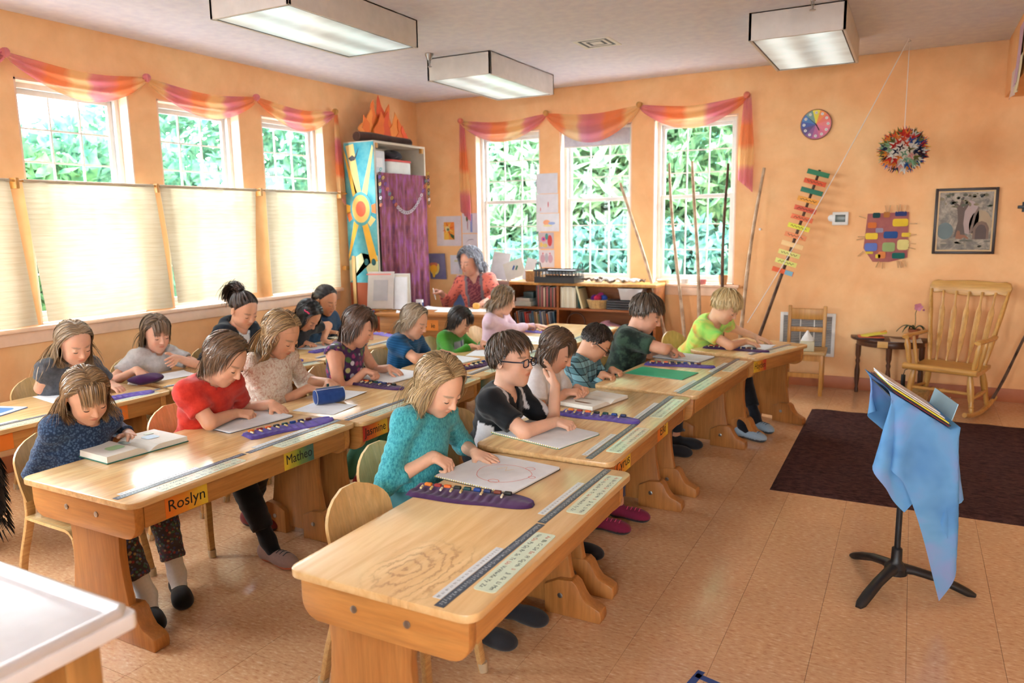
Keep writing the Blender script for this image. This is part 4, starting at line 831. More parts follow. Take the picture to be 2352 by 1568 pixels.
for k in range(9):
    x=-2.9+.07*k; L_=rr.uniform(.1,.2); a=rr.uniform(-.6,.6); b=MB(); P_=[(-L_/2+L_*i/5,rr.uniform(-.02,.02),.012+rr.uniform(0,.035)) for i in range(6)]; b.tube(P_,[.006,.012,.014,.011,.012,.004],7)
    t=b.build('driftwood',[mDrift,S(206,200,196),mDrift,S(236,232,228)][k%4],smooth=60); place(t,(x,7.1+rr.uniform(-.06,.06),.947),a); tag(t,'%s twisted %s from the left in the heap on the bookcase'%(ORD[k],['dark driftwood piece','grey bone','dark driftwood piece','white bone'][k%4]),'driftwood','nature finds on the bookcase')
for k,(x,c_) in enumerate(((-2.83,(238,234,230)),(-2.7,(246,244,240)),(-2.55,(240,230,222)),(-2.43,(236,236,238)))):
    t=MB().grid(lambda u,v:(.05*math.sin(PI*v)*math.cos(2*PI*u)*(1+.2*math.sin(10*PI*u)),.035*math.sin(PI*v)*math.sin(2*PI*u),.022-.022*math.cos(PI*v)),21,7).build('sea_shell',S(*c_),smooth=60); place(t,(x,7.22,.945+(.03 if k%2 else 0)*0)); tag(t,['ridged white shell behind the driftwood, leftmost','large bright shell behind the driftwood','pinkish shell behind the driftwood','white shell at the right end of the bookcase top'][k],'shell','shells on the bookcase')
# right window sill
for k,(x,w,h,c_,lb) in enumerate(((-2.19,.14,.035,(226,196,150),'shallow tan tray on the sill of the right back window'),(-1.97,.1,.05,(240,236,230),'white bowl on the sill behind the poles'),(-1.8,.09,.045,(196,120,120),'small pink dish on the sill of the right back window'))):
    t=MB().lathe([(w*.36,0),(w*.5,h),(w*.46,h),(w*.32,.006)],18).build('dish',S(*c_),smooth=50); place(t,(x,YB+.0,.9325)); tag(t,lb,'dish','dishes on the window sill')
t=MB().lathe([(.035,0),(.045,.09),(.04,.09),(.031,.008)],16).build('basket_cup',fabric('cup_weave',srgb(190,140,90),srgb(216,170,120),120,.8),smooth=50); place(t,(-1.6,YB-.0,.9325)); tag(t,'small woven cup at the right end of the window sill','cup')
# left back window: papers and a stand on its sill
for k,(x,z0,w,h,rz_,c_,lb) in enumerate(((-4.05,.935,.22,.3,.12,(244,246,246),'large white paper bag standing before the left back window'),(-3.86,.95,.24,.2,-.35,(240,240,226),'pale card with blue and green strokes propped in the left back window'),(-3.66,.935,.12,.24,.2,(238,242,244),'white folded card at the right of the left back window'))):
    e=MB().box((0,0,h/2),(w,.004,h),Matrix.Rotation(-.2,3,'X')@Matrix.Rotation(rz_,3,'Y')).build('propped_card',plain(srgb(*c_),.8,name='card',spec=.1)); place(e,(x,YB-.03-.02*k,z0)); tag(e,lb,'card','cards in the left back window')
    if k==1:
        for dx,cc in ((-.0,(60,110,190)),(.04,(40,120,100))): MB().box((dx,-.004-.015,.12),(.014,.003,.05),Matrix.Rotation(.4,3,'Y')).build('brush_stroke',S(*cc),e)
# ---------------------------------------------------------------- things on the back wall
def wall_sheet(x0,x1,z0,z1,col,label,name='wall_drawing',cat='drawing',shapes=(),off=.002,grp='drawings on the back wall'):
    e=empty(name,((x0+x1)/2,YB-off,(z0+z1)/2),0,label,cat,grp); w,h=(x1-x0)/2,(z1-z0)/2
    MB().bb(-w,w,-.0015,0,-h,h).build('paper',plain(srgb(*col),.85,name='drawing_paper',spec=.1),e)
    for k,(pts,c_) in enumerate(shapes): MB().prism([(a*w,b*h) for a,b in pts],-.0015-.0006*(k+1),-.0015,'y').build('painted_shape',S(*c_,rough=.8),e)
    return e
circ=lambda cx,cy,r,ry=None,n=16:[(cx+r*math.cos(i/n*2*PI),cy+(ry or r)*math.sin(i/n*2*PI)) for i in range(n)]
rec=lambda a,b,c,d:[(a,c),(b,c),(b,d),(a,d)]
star=lambda cx,cy,a,r0,r1,w:[(cx+math.cos(a-w)*r0,cy+math.sin(a-w)*r0),(cx+math.cos(a)*r1,cy+math.sin(a)*r1),(cx+math.cos(a+w)*r0,cy+math.sin(a+w)*r0)]
wall_sheet(-4.895,-4.56,1.305,1.645,(224,214,222),'sunflower painting in a wide pale mat beside the cabinet','matted_painting','painting',
 [(rec(-.4,.45,-.58,.6),(228,150,60)),(rec(-.4,0,-.58,-.1),(226,176,70)),(rec(.1,.45,.1,.6),(232,130,50))]+[(star(-.05,.15,i*PI/4+.3,.18,.5,.3),[(206,90,40),(236,190,90)][i%2]) for i in range(8)]+[(circ(-.1,.15,.18),(226,206,150)),(circ(-.04,.1,.1),(96,110,80)),([(.1,-.15),(.42,-.3),(.42,-.55),(.2,-.4)],(52,84,50))])
wall_sheet(-4.545,-4.34,1.45,1.672,(226,222,230),'paper with a green plant and a blue streak left of the windows',shapes=[(rec(.05,.3,-.9,.9),(140,156,216)),(circ(-.35,.5,.14,.35),(84,104,60)),(circ(-.3,-.2,.06,.5),(196,140,150))])
wall_sheet(-4.545,-4.35,1.28,1.44,(232,226,232),'pale paper with a faint curved line above the teacher',shapes=[([(-.6,-.3),(-.2,.2),(.3,.3),(.6,.1),(.3,.22),(-.2,.12)],(150,130,150))])
wall_sheet(-4.72,-4.56,.98,1.2,(224,220,230),'small pale paper low beside the leaning poster',shapes=[(rec(-.3,.3,.3,.5),(214,206,170))])
wall_sheet(-3.6,-3.35,1.86,2.07,(222,220,228),'plain pale grey sheet, topmost between the left and middle windows')
wall_sheet(-3.605,-3.345,1.655,1.855,(228,224,230),'sheet with a small red mark between the left and middle windows',shapes=[(circ(.1,-.1,.05,.3),(206,110,120)),(circ(-.6,-.6,.04,.2),(214,140,140))])
wall_sheet(-3.605,-3.335,1.46,1.65,(232,230,234),'sheet with an orange and blue rainbow between the windows',shapes=[(circ(-.1,0,.3,.3),(240,170,130)),(circ(.35,-.1,.3,.16),(160,180,220)),(circ(0,-.35,.4,.12),(236,224,170))])
wall_sheet(-3.585,-3.4,1.275,1.448,(206,186,190),'colourful flower collage between the left and middle windows',shapes=[(circ(-.3,.2,.3),(220,110,150)),(circ(-.3,.2,.12),(70,80,170)),(circ(.5,0,.3,.7),(196,70,70)),(circ(-.1,-.6,.3,.25),(214,196,120)),(circ(.1,.5,.2,.4),(90,150,140)),(circ(-.6,-.5,.2,.3),(230,190,110))])
wall_sheet(-3.58,-3.395,1.075,1.262,(226,218,222),'drawing of three round pink creatures, lowest between the windows',shapes=[(circ(-.5,0,.3,.5),(200,160,176)),(circ(.5,0,.3,.5),(200,160,176)),(circ(0,.1,.22,.55),(176,176,190)),(circ(-.45,.6,.1),(206,120,130)),(circ(.45,.6,.1),(206,120,130))])
ps=empty('flower_poster',(-4.88,YB-.03,.92),0,'poster of a yellow cup shape on violet leaning beside the cabinet','poster')
Rp=Matrix.Rotation(.08,3,'X'); MB().box((0,0,.15),(.22,.008,.3),Rp).build('board',fabric('violet_board',srgb(92,92,140),srgb(130,126,160),40,.8,nscale=5),ps)
for k,(cx,cz,rx,rz_,c_) in enumerate(((-.04,.12,.07,.09,(214,196,110)),(-.05,.15,.055,.035,(196,110,90)),(-.05,.1,.05,.05,(230,170,50)),(-.05,.05,.02,.05,(220,180,60)))):
    MB().prism(circ(cx,cz+.02,rx,rz_),-.0065-.001*k,-.004,'y').build('painted_shape',S(*c_,rough=.8),ps)
# clock
ck=empty('wall_clock',(-.818,YB-.002,2.378),0,'round wall clock painted in a colour wheel','clock'); R=.132
MB().prism([(R*math.cos(a),R*math.sin(a)) for a in [i/40*2*PI for i in range(40)]],-.022,0,'y').build('clock_rim',S(140,90,70),ck,bevel=.004)
wc=[(232,220,60),(236,140,60),(226,110,90),(226,120,120),(220,110,130),(206,100,130),(180,90,140),(130,80,140),(80,60,120),(60,80,160),(70,120,180),(120,160,150)]
for i in range(12):
    a0=PI/2-(i-.5)*PI/6; a1=a0-PI/6; pts=[(0,0)]+[(.124*math.cos(a0+(a1-a0)*k/4),.124*math.sin(a0+(a1-a0)*k/4)) for k in range(5)]
    MB().prism(pts,-.024,-.021,'y').build('colour_sector',S(*wc[i],rough=.4),ck); a=PI/2-i*PI/6
    d=MB().prism(circ(.1*math.cos(a),.1*math.sin(a),.0125),-.0255,-.024,'y').build('hour_dot',S(236,232,228),ck); me=text_mesh(str(i or 12),.016,ext=.0003); me.materials.append(mInk); t=link_mesh('numeral',me,None,d); t.rotation_euler=(PI/2,0,0); t.location=(.1*math.cos(a),-.0258,.1*math.sin(a))
for ln,w_,ang,nm in ((.06,.006,-62,'hour_hand'),(.085,.004,137,'minute_hand')):
    A=math.radians(ang); MB().box((math.cos(A)*ln*.42,-.029,math.sin(A)*ln*.42),(ln*1.2,.002,w_),Matrix.Rotation(-A,3,'Y')).build(nm,mInk,ck)
# thermostat
th=empty('thermostat',(-.58,YB,1.547),0,'white wall thermostat with a grey display','thermostat'); MB().bb(-.066,.066,-.024,0,-.058,.058).build('housing',mWhite,th,bevel=.006); MB().bb(-.042,.042,-.0255,-.024,-.03,.034).build('display',S(96,106,100,.25),th,bevel=.002)
MB().lathe([(.03,0),(.03,.006),(.026,.008)],18).build('wall_plate',mWhite,th,smooth=40).rotation_euler=(PI/2,0,0); th.children[-1].location=(-.075,-.001,.005)
# felt map with clothes pegs
q=empty('peg_hanging',(-.2,YB-.004,1.385),0,'patchwork of painted felt patches with wooden pegs sticking out','wall hanging')
MB().prism([(-.16,.2),(.16,.21),(.17,-.18),(.03,-.22),(-.1,-.22),(-.18,-.1),(-.17,.05)],-.006,0,'y').build('base_cloth',fabric('mauve_felt',srgb(150,84,90),srgb(176,110,100),120,.9),q)
for x,z,w,h,c_ in ((.1,.12,.12,.065,(226,190,50)),(.03,.015,.11,.06,(40,80,140)),(-.12,.005,.1,.055,(230,196,60)),(-.12,-.09,.1,.07,(100,120,190)),(.13,-.07,.09,.09,(222,206,130)),(.1,-.165,.1,.05,(26,100,90)),(.02,-.09,.1,.08,(150,170,110)),(-.03,-.16,.06,.06,(216,130,70)),(-.12,.1,.07,.05,(206,110,50)),(-.09,.185,.06,.045,(30,70,70)),(-.01,.19,.05,.05,(176,110,50)),(.1,.195,.09,.04,(50,60,110)),(.15,.015,.07,.035,(226,190,60)),(-.13,-.14,.06,.02,(226,196,60)),(-.06,-.17,.04,.035,(226,196,60)),(-.06,.055,.06,.04,(150,140,160))):
    MB().prism(rrect(x-w/2,x+w/2,z-h/2,z+h/2,min(w,h)*.25,3),-.010,-.006,'y').build('felt_patch',S(*c_,rough=.9),q)
for x,z,a in ((-.02,.24,100),(.01,.24,80),(.07,.24,95),(.09,.245,88),(.13,.24,80),(.2,.11,0),(.2,.015,5),(.2,-.06,-5),(.2,-.1,-15),(-.2,0,180),(-.21,-.02,195),(-.2,-.15,225),(-.06,-.24,-110),(-.02,-.25,-88),(.1,-.24,-80),(.12,-.24,-72),(.15,-.23,-60),(-.2,.17,160)):
    A=math.radians(a); MB().box((x,-.013,z),(.06,.008,.008),Matrix.Rotation(-A,3,'Y')).build('peg',mOak,q)
# framed forest picture
fp=empty('framed_picture',(.378,YB-.002,1.51),0,'dark framed forest picture with a fox-like animal under a tree','picture'); w,h=.226,.272
b=MB()
for a in ((-w,-w+.022,-h,h),(w-.022,w,-h,h)): b.bb(a[0],a[1],-.024,0,a[2],a[3])
b.bb(-w+.022,w-.022,-.024,0,h-.022,h); b.bb(-w+.022,w-.022,-.024,0,-h,-h+.022); b.build('frame',S(44,28,22,.4),fp,bevel=.004)
b=MB(); i_=.022; j_=.034
b.bb(-w+i_,-w+j_,-.02,0,-h+i_,h-i_); b.bb(w-j_,w-i_,-.02,0,-h+i_,h-i_); b.bb(-w+j_,w-j_,-.02,0,h-j_,h-i_); b.bb(-w+j_,w-j_,-.02,0,-h+i_,-h+j_); b.build('gilt_liner',S(186,146,80,.35),fp)
m_,nt,bb=newmat('forest_print'); v=coords(nt); nt.links.new(ramp(nt,noise(nt,v,11,7,.7,.5),[(.3,srgb(62,58,46)),(.45,srgb(112,98,78)),(.58,srgb(156,140,116)),(.72,srgb(190,168,150))]),bb.inputs['Base Color']); bb.inputs['Roughness'].default_value=.4
pr=MB().bb(-w+j_,w-j_,-.012,-.008,-h+j_,h-j_).build('print',m_,fp)
def art(pts,c_,k): MB().prism([(min(max(x,-w+j_),w-j_),min(max(z,-h+j_),h-j_)) for x,z in pts],-.0125-.0002*k,-.012,'y').build('painted_shape',S(*c_,rough=.5),pr)
art(circ(-.14,-.08,.06,.07),(96,112,112),1); art(circ(.03,.03,.07,.14),(168,146,140),1); art(circ(.11,-.03,.08,.12),(164,140,108),1)
art([(-.075,-.13),(-.05,0),(-.06,.1),(-.11,.17),(-.1,.18),(-.045,.13),(-.03,.2),(-.015,.2),(-.02,.11),(.02,.16),(.03,.15),(-.005,.08),(-.01,-.02),(.01,-.13)],(82,62,48),2); art([(.035,-.1),(.06,.05),(.09,.12),(.1,.11),(.075,.04),(.055,-.1)],(110,88,74),2)
rr=random.Random(8)
for k in range(34): art(circ(rr.uniform(-.18,.18),rr.uniform(.12,.225),rr.uniform(.008,.022),rr.uniform(.006,.016),8),rr.choice([(70,72,46),(96,88,56),(58,54,40),(120,104,70)]),3)
for k in range(16): art(circ(rr.uniform(-.18,.18),rr.uniform(-.23,-.15),rr.uniform(.01,.03),rr.uniform(.004,.01),8),rr.choice([(132,120,96),(150,138,116),(90,84,66)]),3)
art([(.06,-.15),(.06,-.06),(.085,-.015),(.12,0),(.155,-.015),(.175,-.06),(.175,-.15)],(112,84,64),3); art([(.08,-.15),(.08,-.07),(.1,-.035),(.12,-.028),(.145,-.04),(.158,-.075),(.158,-.15)],(74,52,42),4)
art([(-.06,-.145),(-.055,-.09),(-.045,-.075),(-.03,-.085),(-.028,-.11),(.01,-.115),(.035,-.14),(.03,-.15),(.0,-.135),(-.02,-.15)],(136,84,50),5)
# vent grille
vg=empty('vent_grille',(-.815,YB,.49),0,'white louvred air grille low on the back wall behind the wooden chair','air vent'); w,h=.24,.2
b=MB(); b.bb(-w,-w+.03,-.014,0,-h,h); b.bb(w-.03,w,-.014,0,-h,h); b.bb(-w+.03,w-.03,-.014,0,h-.03,h); b.bb(-w+.03,w-.03,-.014,0,-h,-h+.03); b.build('grille_frame',mWhite,vg,bevel=.002)
MB().bb(-w+.03,w-.03,-.002,0,-h+.03,h-.03).build('duct_back',S(60,58,56),vg)
for k in range(22): z=-h+.04+k*(2*h-.08)/21; MB().box((0,-.007,z),(2*w-.06,.012,.003),Matrix.Rotation(.7,3,'X')).build('louvre',S(190,186,182),vg)
for x in (-.06,.06): MB().bb(x-.005,x+.005,-.013,-.003,-h+.03,h-.03).build('mullion',mWhite,vg)
t=MB().lathe([(.012,0),(.012,.012),(.008,.016)],14).build('wall_hook',mWhite,smooth=40); place(t,(-1.27,YB,1.46)); t.rotation_euler=(PI/2,0,0); tag(t,'tiny white knob on the back wall right of the windows','hook')
t=empty('wall_bracket',(.79,YB,1.617),0,'black bracket on the back wall at the right edge','bracket'); MB().bb(-.05,.1,-.05,0,-.012,.012).build('arm',mBlack,t,bevel=.003); MB().bb(-.02,.02,-.006,0,-.04,.04).build('wall_plate',mBlack,t,bevel=.002)
# papers hanging off the header on the right
for k,(y,z0,z1,w_,c_,lb) in enumerate(((6.75,2.4,2.6,.3,(236,214,206),'lowest pale paper hanging off the header at the right edge'),(6.45,2.45,2.85,.22,(216,180,196),'lilac streaked paper on the header at the right edge'),(6.3,2.38,2.62,.2,(240,226,190),'cream paper on the header at the right edge'))):
    o=MB().grid(lambda u,v:(-.004-.02*(v)**2*abs(math.sin(u*3+k)),(u-.5)*w_,-v*(z1-z0)),8,8).build('hanging_paper',plain(srgb(*c_),.85,name='hang_paper',spec=.1),None,thick=.001,smooth=60); place(o,(XH-.002-.004*k,y,z1)); tag(o,lb,'paper','papers on the header')
# ---------------------------------------------------------------- poles and the name stick
mBark=fabric('pole_bark',srgb(150,116,90),srgb(222,194,164),26,.85,nscale=9,bs=.6); mBarkD=fabric('dark_bark',srgb(54,36,28),srgb(120,92,76),30,.85,nscale=10,bs=.6)
def pole(p0,p1,r,m_,label,seed,bend=.03):
    a,b_=Vector(p0),Vector(p1); d=b_-a; rr=random.Random(seed); n=12; ph=rr.random()*6
    e=MB().tube([(d*(i/n))+Vector((bend*math.sin(i/n*PI*1.6+ph)-bend*math.sin(ph),0,0)) for i in range(n+1)],[r*(1.15-.35*i/n)*(1+.08*math.sin(i*2+ph)) for i in range(n+1)],8).build('wooden_pole',m_,smooth=60); place(e,a); return tag(e,label,'pole','poles leaning at the back wall')
def floor_ext(b3,t3):
    b3,t3=Vector(b3),Vector(t3); d=t3-b3; return b3-d*(b3.z/d.z)*.999
for k,(b3,t3,r,m_,lb) in enumerate((((-2.069,7.1,.362),(-2.63,7.3,1.935),.017,mBark,'pale pole leaning left, in front of the middle window'),((-1.899,7.1,.5),(-2.113,7.33,2.101),.016,mBark,'second pole from the left, before the right back window'),((-1.776,7.1,.633),(-1.901,7.33,2.11),.017,mBark,'third pole from the left, before the right back window'),((-1.517,7.1,.89),(-1.553,7.33,2.073),.015,mBarkD,'dark pole at the right edge of the right back window'),((-1.348,7.1,.529),(-1.227,7.33,2.018),.017,mBark,'grey pole standing right of the windows'))):
    f0=floor_ext(b3,t3); f0.y=max(min(f0.y,7.2),6.7); pole((f0.x,f0.y,.0),t3,r,m_,lb,k,.018)
ns=empty('name_stick',(-1.33,6.98,0),0,'dark leaning stick carrying a row of coloured name slips','stick'); top=Vector((.568,.32,1.975)); 
MB().tube([top*(i/10) for i in range(11)],[.014*(1.2-.4*i/10) for i in range(11)],8).build('stick',mBarkD,ns,smooth=60)
ncol=[((40,120,80),1.0),((214,80,36),.94),((30,110,84),.885),((236,160,60),.825),((206,84,56),.765),((224,110,66),.71),((226,220,70),.665),((232,140,90),.605),((240,200,140),.555),((226,220,130),.505),((222,220,120),.455),((220,90,40),.40)]
for k,(c_,f) in enumerate(ncol):
    f=.985-(.985-.55)*k/11; p=top*f; Rn=Matrix.Rotation(math.radians(20),3,'Y'); o=MB().box((0,0,0),(.19,.006,.042)).build('name_slip',S(*c_,rough=.6),ns,bevel=.001); o.location=p+Vector((0,-.02,0)); o.rotation_euler=(0,math.radians(17),0)
    if k in (1,3,4,5,6,7,9,10):
        # handwriting too blurred to read: a squiggle of ink
        rr=random.Random(k); MB().tube([(-.07+.14*i/16,-.0035,.008*math.sin(i*1.9+k)*(1 if i%5 else 1.6)) for i in range(17)],.0022,5).build('handwriting',S(90,60,40),o)
    if k==11: MB().bb(.02,.09,-.0045,-.003,-.02,.02).build('blue_patch',S(120,170,190),o)
st=empty('white_string',(0,0,0),0,'thin white string running from the ceiling hook down to the name stick','string'); hk=Vector((-.109,6.86,ZC)); a=Vector((-1.29,7.02,.62))
MB().tube([hk.lerp(a,i/14)+Vector((0,0,-.06*math.sin(PI*i/14))) for i in range(15)],.0035,6).build('cord',S(232,224,218),st)
MB().tube([(-.109,6.86,ZC),(-.109,6.86,ZC-.02),(-.1,6.86,ZC-.03),(-.115,6.86,ZC-.035)],.003,6).build('ceiling_hook',mSteel,st)
# folded paper ball on its cord
pb=empty('paper_star_ball',(-.106,6.86,2.075),0,'ball of many folded coloured papers hanging from the ceiling','paper ball')
MB().tube([(0,0,.16),(-.003,0,ZC-2.075)],.003,6).build('cord',S(236,226,220),pb)
bc=[(226,90,50),(236,150,60),(240,200,90),(214,50,40),(36,44,80),(40,90,160),(240,240,236),(150,190,150),(236,170,160),(70,30,40),(244,240,230),(120,120,60)]
cm=[S(*c,rough=.5) for c in bc]; nb=150; gold=PI*(3-5**.5); rr=random.Random(9)
MB().lathe([(.135*math.sin(PI*i/12)+.001,-.135*math.cos(PI*i/12)) for i in range(13)],20).build('paper_core',S(240,226,206),pb,smooth=60)
for i in range(nb):
    z=1-2*(i+.5)/nb; r_=math.sqrt(1-z*z); a=gold*i; n_=Vector((r_*math.cos(a),r_*math.sin(a),z*.96)); q_=n_.to_track_quat('Z','Y').to_matrix()
    R_=q_@Matrix.Rotation(rr.random()*6,3,'Z'); s=.034; h_=.056
    vs=[(0,0,-.03)]+[(s*math.cos(k*PI/2),s*math.sin(k*PI/2),h_*(.55 if k%2 else .9)) for k in range(4)]+[(.011*math.cos(k*PI/2+PI/4),.011*math.sin(k*PI/2+PI/4),h_*.25) for k in range(4)]
    fs=[(0,1,5),(0,5,2),(0,2,6),(0,6,3),(0,3,7),(0,7,4),(0,4,8),(0,8,1)]
    o=MB().add([R_@Vector(v)+n_*.145 for v in vs],fs).build('folded_paper',cm[rr.randrange(12)],pb)
# ---------------------------------------------------------------- wooden chair with tissues
wc_=empty('wooden_chair',(-.8,7.12,0),math.radians(3),'small square oak chair standing before the wall grille','chair'); mO=mOak
for sx in (-1,1):
    MB().bb(sx*.15-.016,sx*.15+.016,-.16,-.128,0,.38).build('leg',mO,wc_,bevel=.004); MB().box((sx*.15,.16,.38),(.03,.034,.77),Matrix.Rotation(-.04,3,'X')).build('leg',mO,wc_,bevel=.004)
    MB().bb(sx*.15-.01,sx*.15+.01,-.13,.15,.15,.18).build('side_stretcher',mO,wc_,bevel=.003)
MB().prism(rrect(-.185,.185,-.185,.16,.02),.37,.395,'z').build('seat',wood('chair_seat',srgb(186,150,96),srgb(210,176,120),'x',.4),wc_,bevel=.005)
MB().bb(-.135,.135,-.15,-.132,.31,.37).build('seat_rail',mO,wc_); MB().bb(-.135,.135,-.15,-.13,.16,.2).build('front_stretcher',mO,wc_)
for z,h_ in ((.69,.1),(.55,.045)): MB().bb(-.136,.136,.155+(z-.38)*.04-.008,.155+(z-.38)*.04+.012,z-h_/2,z+h_/2).build('back_slat',mO,wc_,bevel=.004)
for x in (-.06,.06): pass
tb=empty('tissue_box',(-.77,7.03,.397),.1,'pale tissue box with a white tissue on the wooden chair','tissue box'); MB().bb(-.058,.058,-.058,.058,0,.085).build('box_body',S(206,200,170),tb,bevel=.003)
MB().grid(lambda u,v:((.05-.045*v)*math.cos(2*PI*u)*(1+.3*math.sin(4*PI*u+v*3)),(.02-.015*v)*math.sin(2*PI*u),.085+.085*v+.01*math.sin(6*PI*u)*v),25,7).build('tissue',mWhiteFab,tb,smooth=80)
# ---------------------------------------------------------------- half-round side table and what is on it
ht=empty('demilune_table',(-.12,7.14,0),0,'dark half-round side table with turned legs','table'); 
MB().prism([(.32*math.cos(PI+PI*i/24),.3*math.sin(PI+PI*i/24)+.2) for i in range(25)],.49,.515,'z').build('tabletop',mBrown,ht,bevel=.005)
MB().prism([(.27*math.cos(PI+PI*i/20),.25*math.sin(PI+PI*i/20)+.2) for i in range(21)],.44,.49,'z').build('apron',mBrown,ht,bevel=.003)
for x,y in ((-.25,.16),(.25,.16),(0,-.03)): MB().lathe([(.014,0),(.018,.03),(.012,.05),(.02,.12),(.022,.2),(.014,.26),(.02,.29),(.014,.31),(.022,.34),(.024,.44)],14,(x,y,0)).build('leg',mBrown,ht,smooth=40)
t=empty('book_pile',(-.27,7.14,.515),.15,'yellow and red papers and books heaped on the left of the side table','books'); MB().bb(-.12,.1,-.07,.07,0,.014).build('dark_book',S(60,36,30),t,bevel=.002); MB().bb(-.1,.1,-.065,.065,.014,.024).build('red_book',S(196,90,50),t,bevel=.002); MB().box((.02,0,.04),(.2,.12,.01),Matrix.Rotation(-.2,3,'Y')).build('yellow_folder',S(222,214,70),t,bevel=.002); MB().box((.1,.0,.06),(.05,.05,.02),Matrix.Rotation(-.4,3,'Y')).build('orange_toy',S(230,160,60),t,bevel=.004)
t=sheet(.0,7.08,.517,.1,.24,.16,'pale open leaflet at the middle of the side table',(206,190,170),.015)
t=MB().grid(lambda u,v:((u-.5)*.08,-.02*v*v,-.05*v),6,6).build('lace_doily',S(206,160,90),smooth=60); place(t,(-.17,6.99,.515)); tag(t,'little ochre cloth hanging over the table edge','cloth')
oc_=empty('orchid_pot',(.06,7.18,.515),0,'small potted orchid with one pink bloom on the side table','plant'); MB().lathe([(.028,0),(.045,.085),(.048,.085),(.048,.095),(.04,.095),(.036,.07)],18).build('pot',S(150,80,44),oc_,smooth=40)
gl_=S(34,70,40,.35)
for a,L_ in ((2.9,.14),(.2,.1),(3.6,.1),(-.4,.09),(2.3,.07)):
    d=Vector((math.cos(a),math.sin(a)*.5,0)); b=MB(); 
    b.grid(lambda u,v:tuple(d*(L_*v)+d.cross(Vector((0,0,1)))*((u-.5)*.055*math.sin(PI*(.1+.88*v)))+Vector((0,0,.09+.05*math.sin(v*2.4)-.06*v*v+.01*abs(u-.5)))),5,9); b.build('leaf',gl_,oc_,thick=.0015,smooth=80)
MB().tube([(0,0,.09),(.005,0,.16),(.0,0,.23),(.015,0,.28),(.025,-.01,.29)],.0028,6).build('flower_stem',gl_,oc_,smooth=60)
pkm=S(196,120,140,.6)
for k in range(5):
    a=k*2*PI/5; b=MB(); b.grid(lambda u,v:tuple(Vector((.02,-.015,.285))+Vector((math.cos(a),0,math.sin(a)))*(.034*v)+Vector((-math.sin(a),0,math.cos(a)))*((u-.5)*.036*math.sin(PI*(.12+.8*v)))+Vector((0,-.008*v,0))),5,6); b.build('petal',pkm,oc_,thick=.001,smooth=80)
MB().tube([(.055,-.01,.265),(.065,-.012,.255)],[.01,.006],8).build('bud',S(170,90,130),oc_,smooth=60)
# ---------------------------------------------------------------- rocking chair
rc=empty('rocking_chair',(.32,6.86,0),math.radians(-19),'honey pine rocking chair with flat arrow spindles','rocking chair'); mR=wood('honey_pine',srgb(190,134,60),srgb(220,170,94),'z',.32,1,.2); mRx=wood('honey_pine_rail',srgb(190,134,60),srgb(220,170,94),'x',.32,1,.2)
def turned(p0,p1,prof,n=12):
    a,b_=Vector(p0),Vector(p1); return MB().tube([a.lerp(b_,t) for t,_ in prof],[r for _,r in prof],n)
leg_prof=[(0,.013),(.05,.016),(.1,.019),(.13,.015),(.16,.02),(.19,.016),(.22,.02),(.25,.016),(.35,.022),(.6,.026),(.8,.022),(1,.016)]
for sx in (-1,1):
    rk=[]; 
    for i in range(15):
        y=-.36+.78*i/14; rk.append((sx*.235,y,.022+.34*(y-.02)**2))
    MB().tube(rk,[.018]*15,8,flat=1.1).build('rocker',mR,rc,smooth=50)
    turned((sx*.235,-.2,.055),(sx*.2,-.17,.35),leg_prof).build('leg',mR,rc,smooth=50); turned((sx*.235,.2,.045),(sx*.19,.16,.35),leg_prof).build('leg',mR,rc,smooth=50)
    turned((sx*.235,-.185,.17),(sx*.225,.18,.17),[(0,.01),(.3,.014),(.5,.018),(.7,.014),(1,.01)]).build('side_stretcher',mR,rc,smooth=50)
    # arm and supports
    arm=[(sx*.255,-.25,.605),(sx*.265,-.2,.612),(sx*.27,-.05,.605),(sx*.265,.1,.6),(sx*.255,.2,.605)]; MB().tube(arm,[.026,.034,.026,.028,.022],10,flat=.55).build('arm_rest',mRx,rc,smooth=50)
    turned((sx*.225,-.2,.36),(sx*.262,-.2,.6),[(0,.012),(.3,.022),(.5,.018),(.75,.024),(1,.012)]).build('arm_post',mR,rc,smooth=50); turned((sx*.225,-.05,.36),(sx*.265,-.04,.6),[(0,.01),(.4,.016),(.8,.014),(1,.01)]).build('arm_post',mR,rc,smooth=50)
    turned((sx*.2,.17,.36),(sx*.285,.36,.95),[(0,.014),(.15,.018),(.35,.02),(.5,.016),(.7,.018),(1,.011)]).build('back_post',mR,rc,smooth=50)
def rseat(u,v):
    x=(u-.5)*.5*(1-.06*v); y=-.24+.46*v; z=.375+.03*max(0,1-v*9)-.02*math.sin(PI*min(1,v*1.1))*(1-abs(u-.5)*.8)
    if v<.04: z-=.03
    return (x,y,z)
MB().grid(rseat,15,25).build('seat',mRx,rc,thick=.03,smooth=50); MB().tube([(-.265,-.235,.372),(.265,-.235,.372)],.026,12).build('rolled_front',mRx,rc,smooth=50)
turned((-.225,-.19,.2),(.225,-.19,.2),[(0,.01),(.2,.013),(.4,.013),(.44,.019),(.48,.013),(.5,.02),(.52,.013),(.56,.019),(.6,.013),(.8,.013),(1,.01)]).build('front_stretcher',mRx,rc,smooth=50)
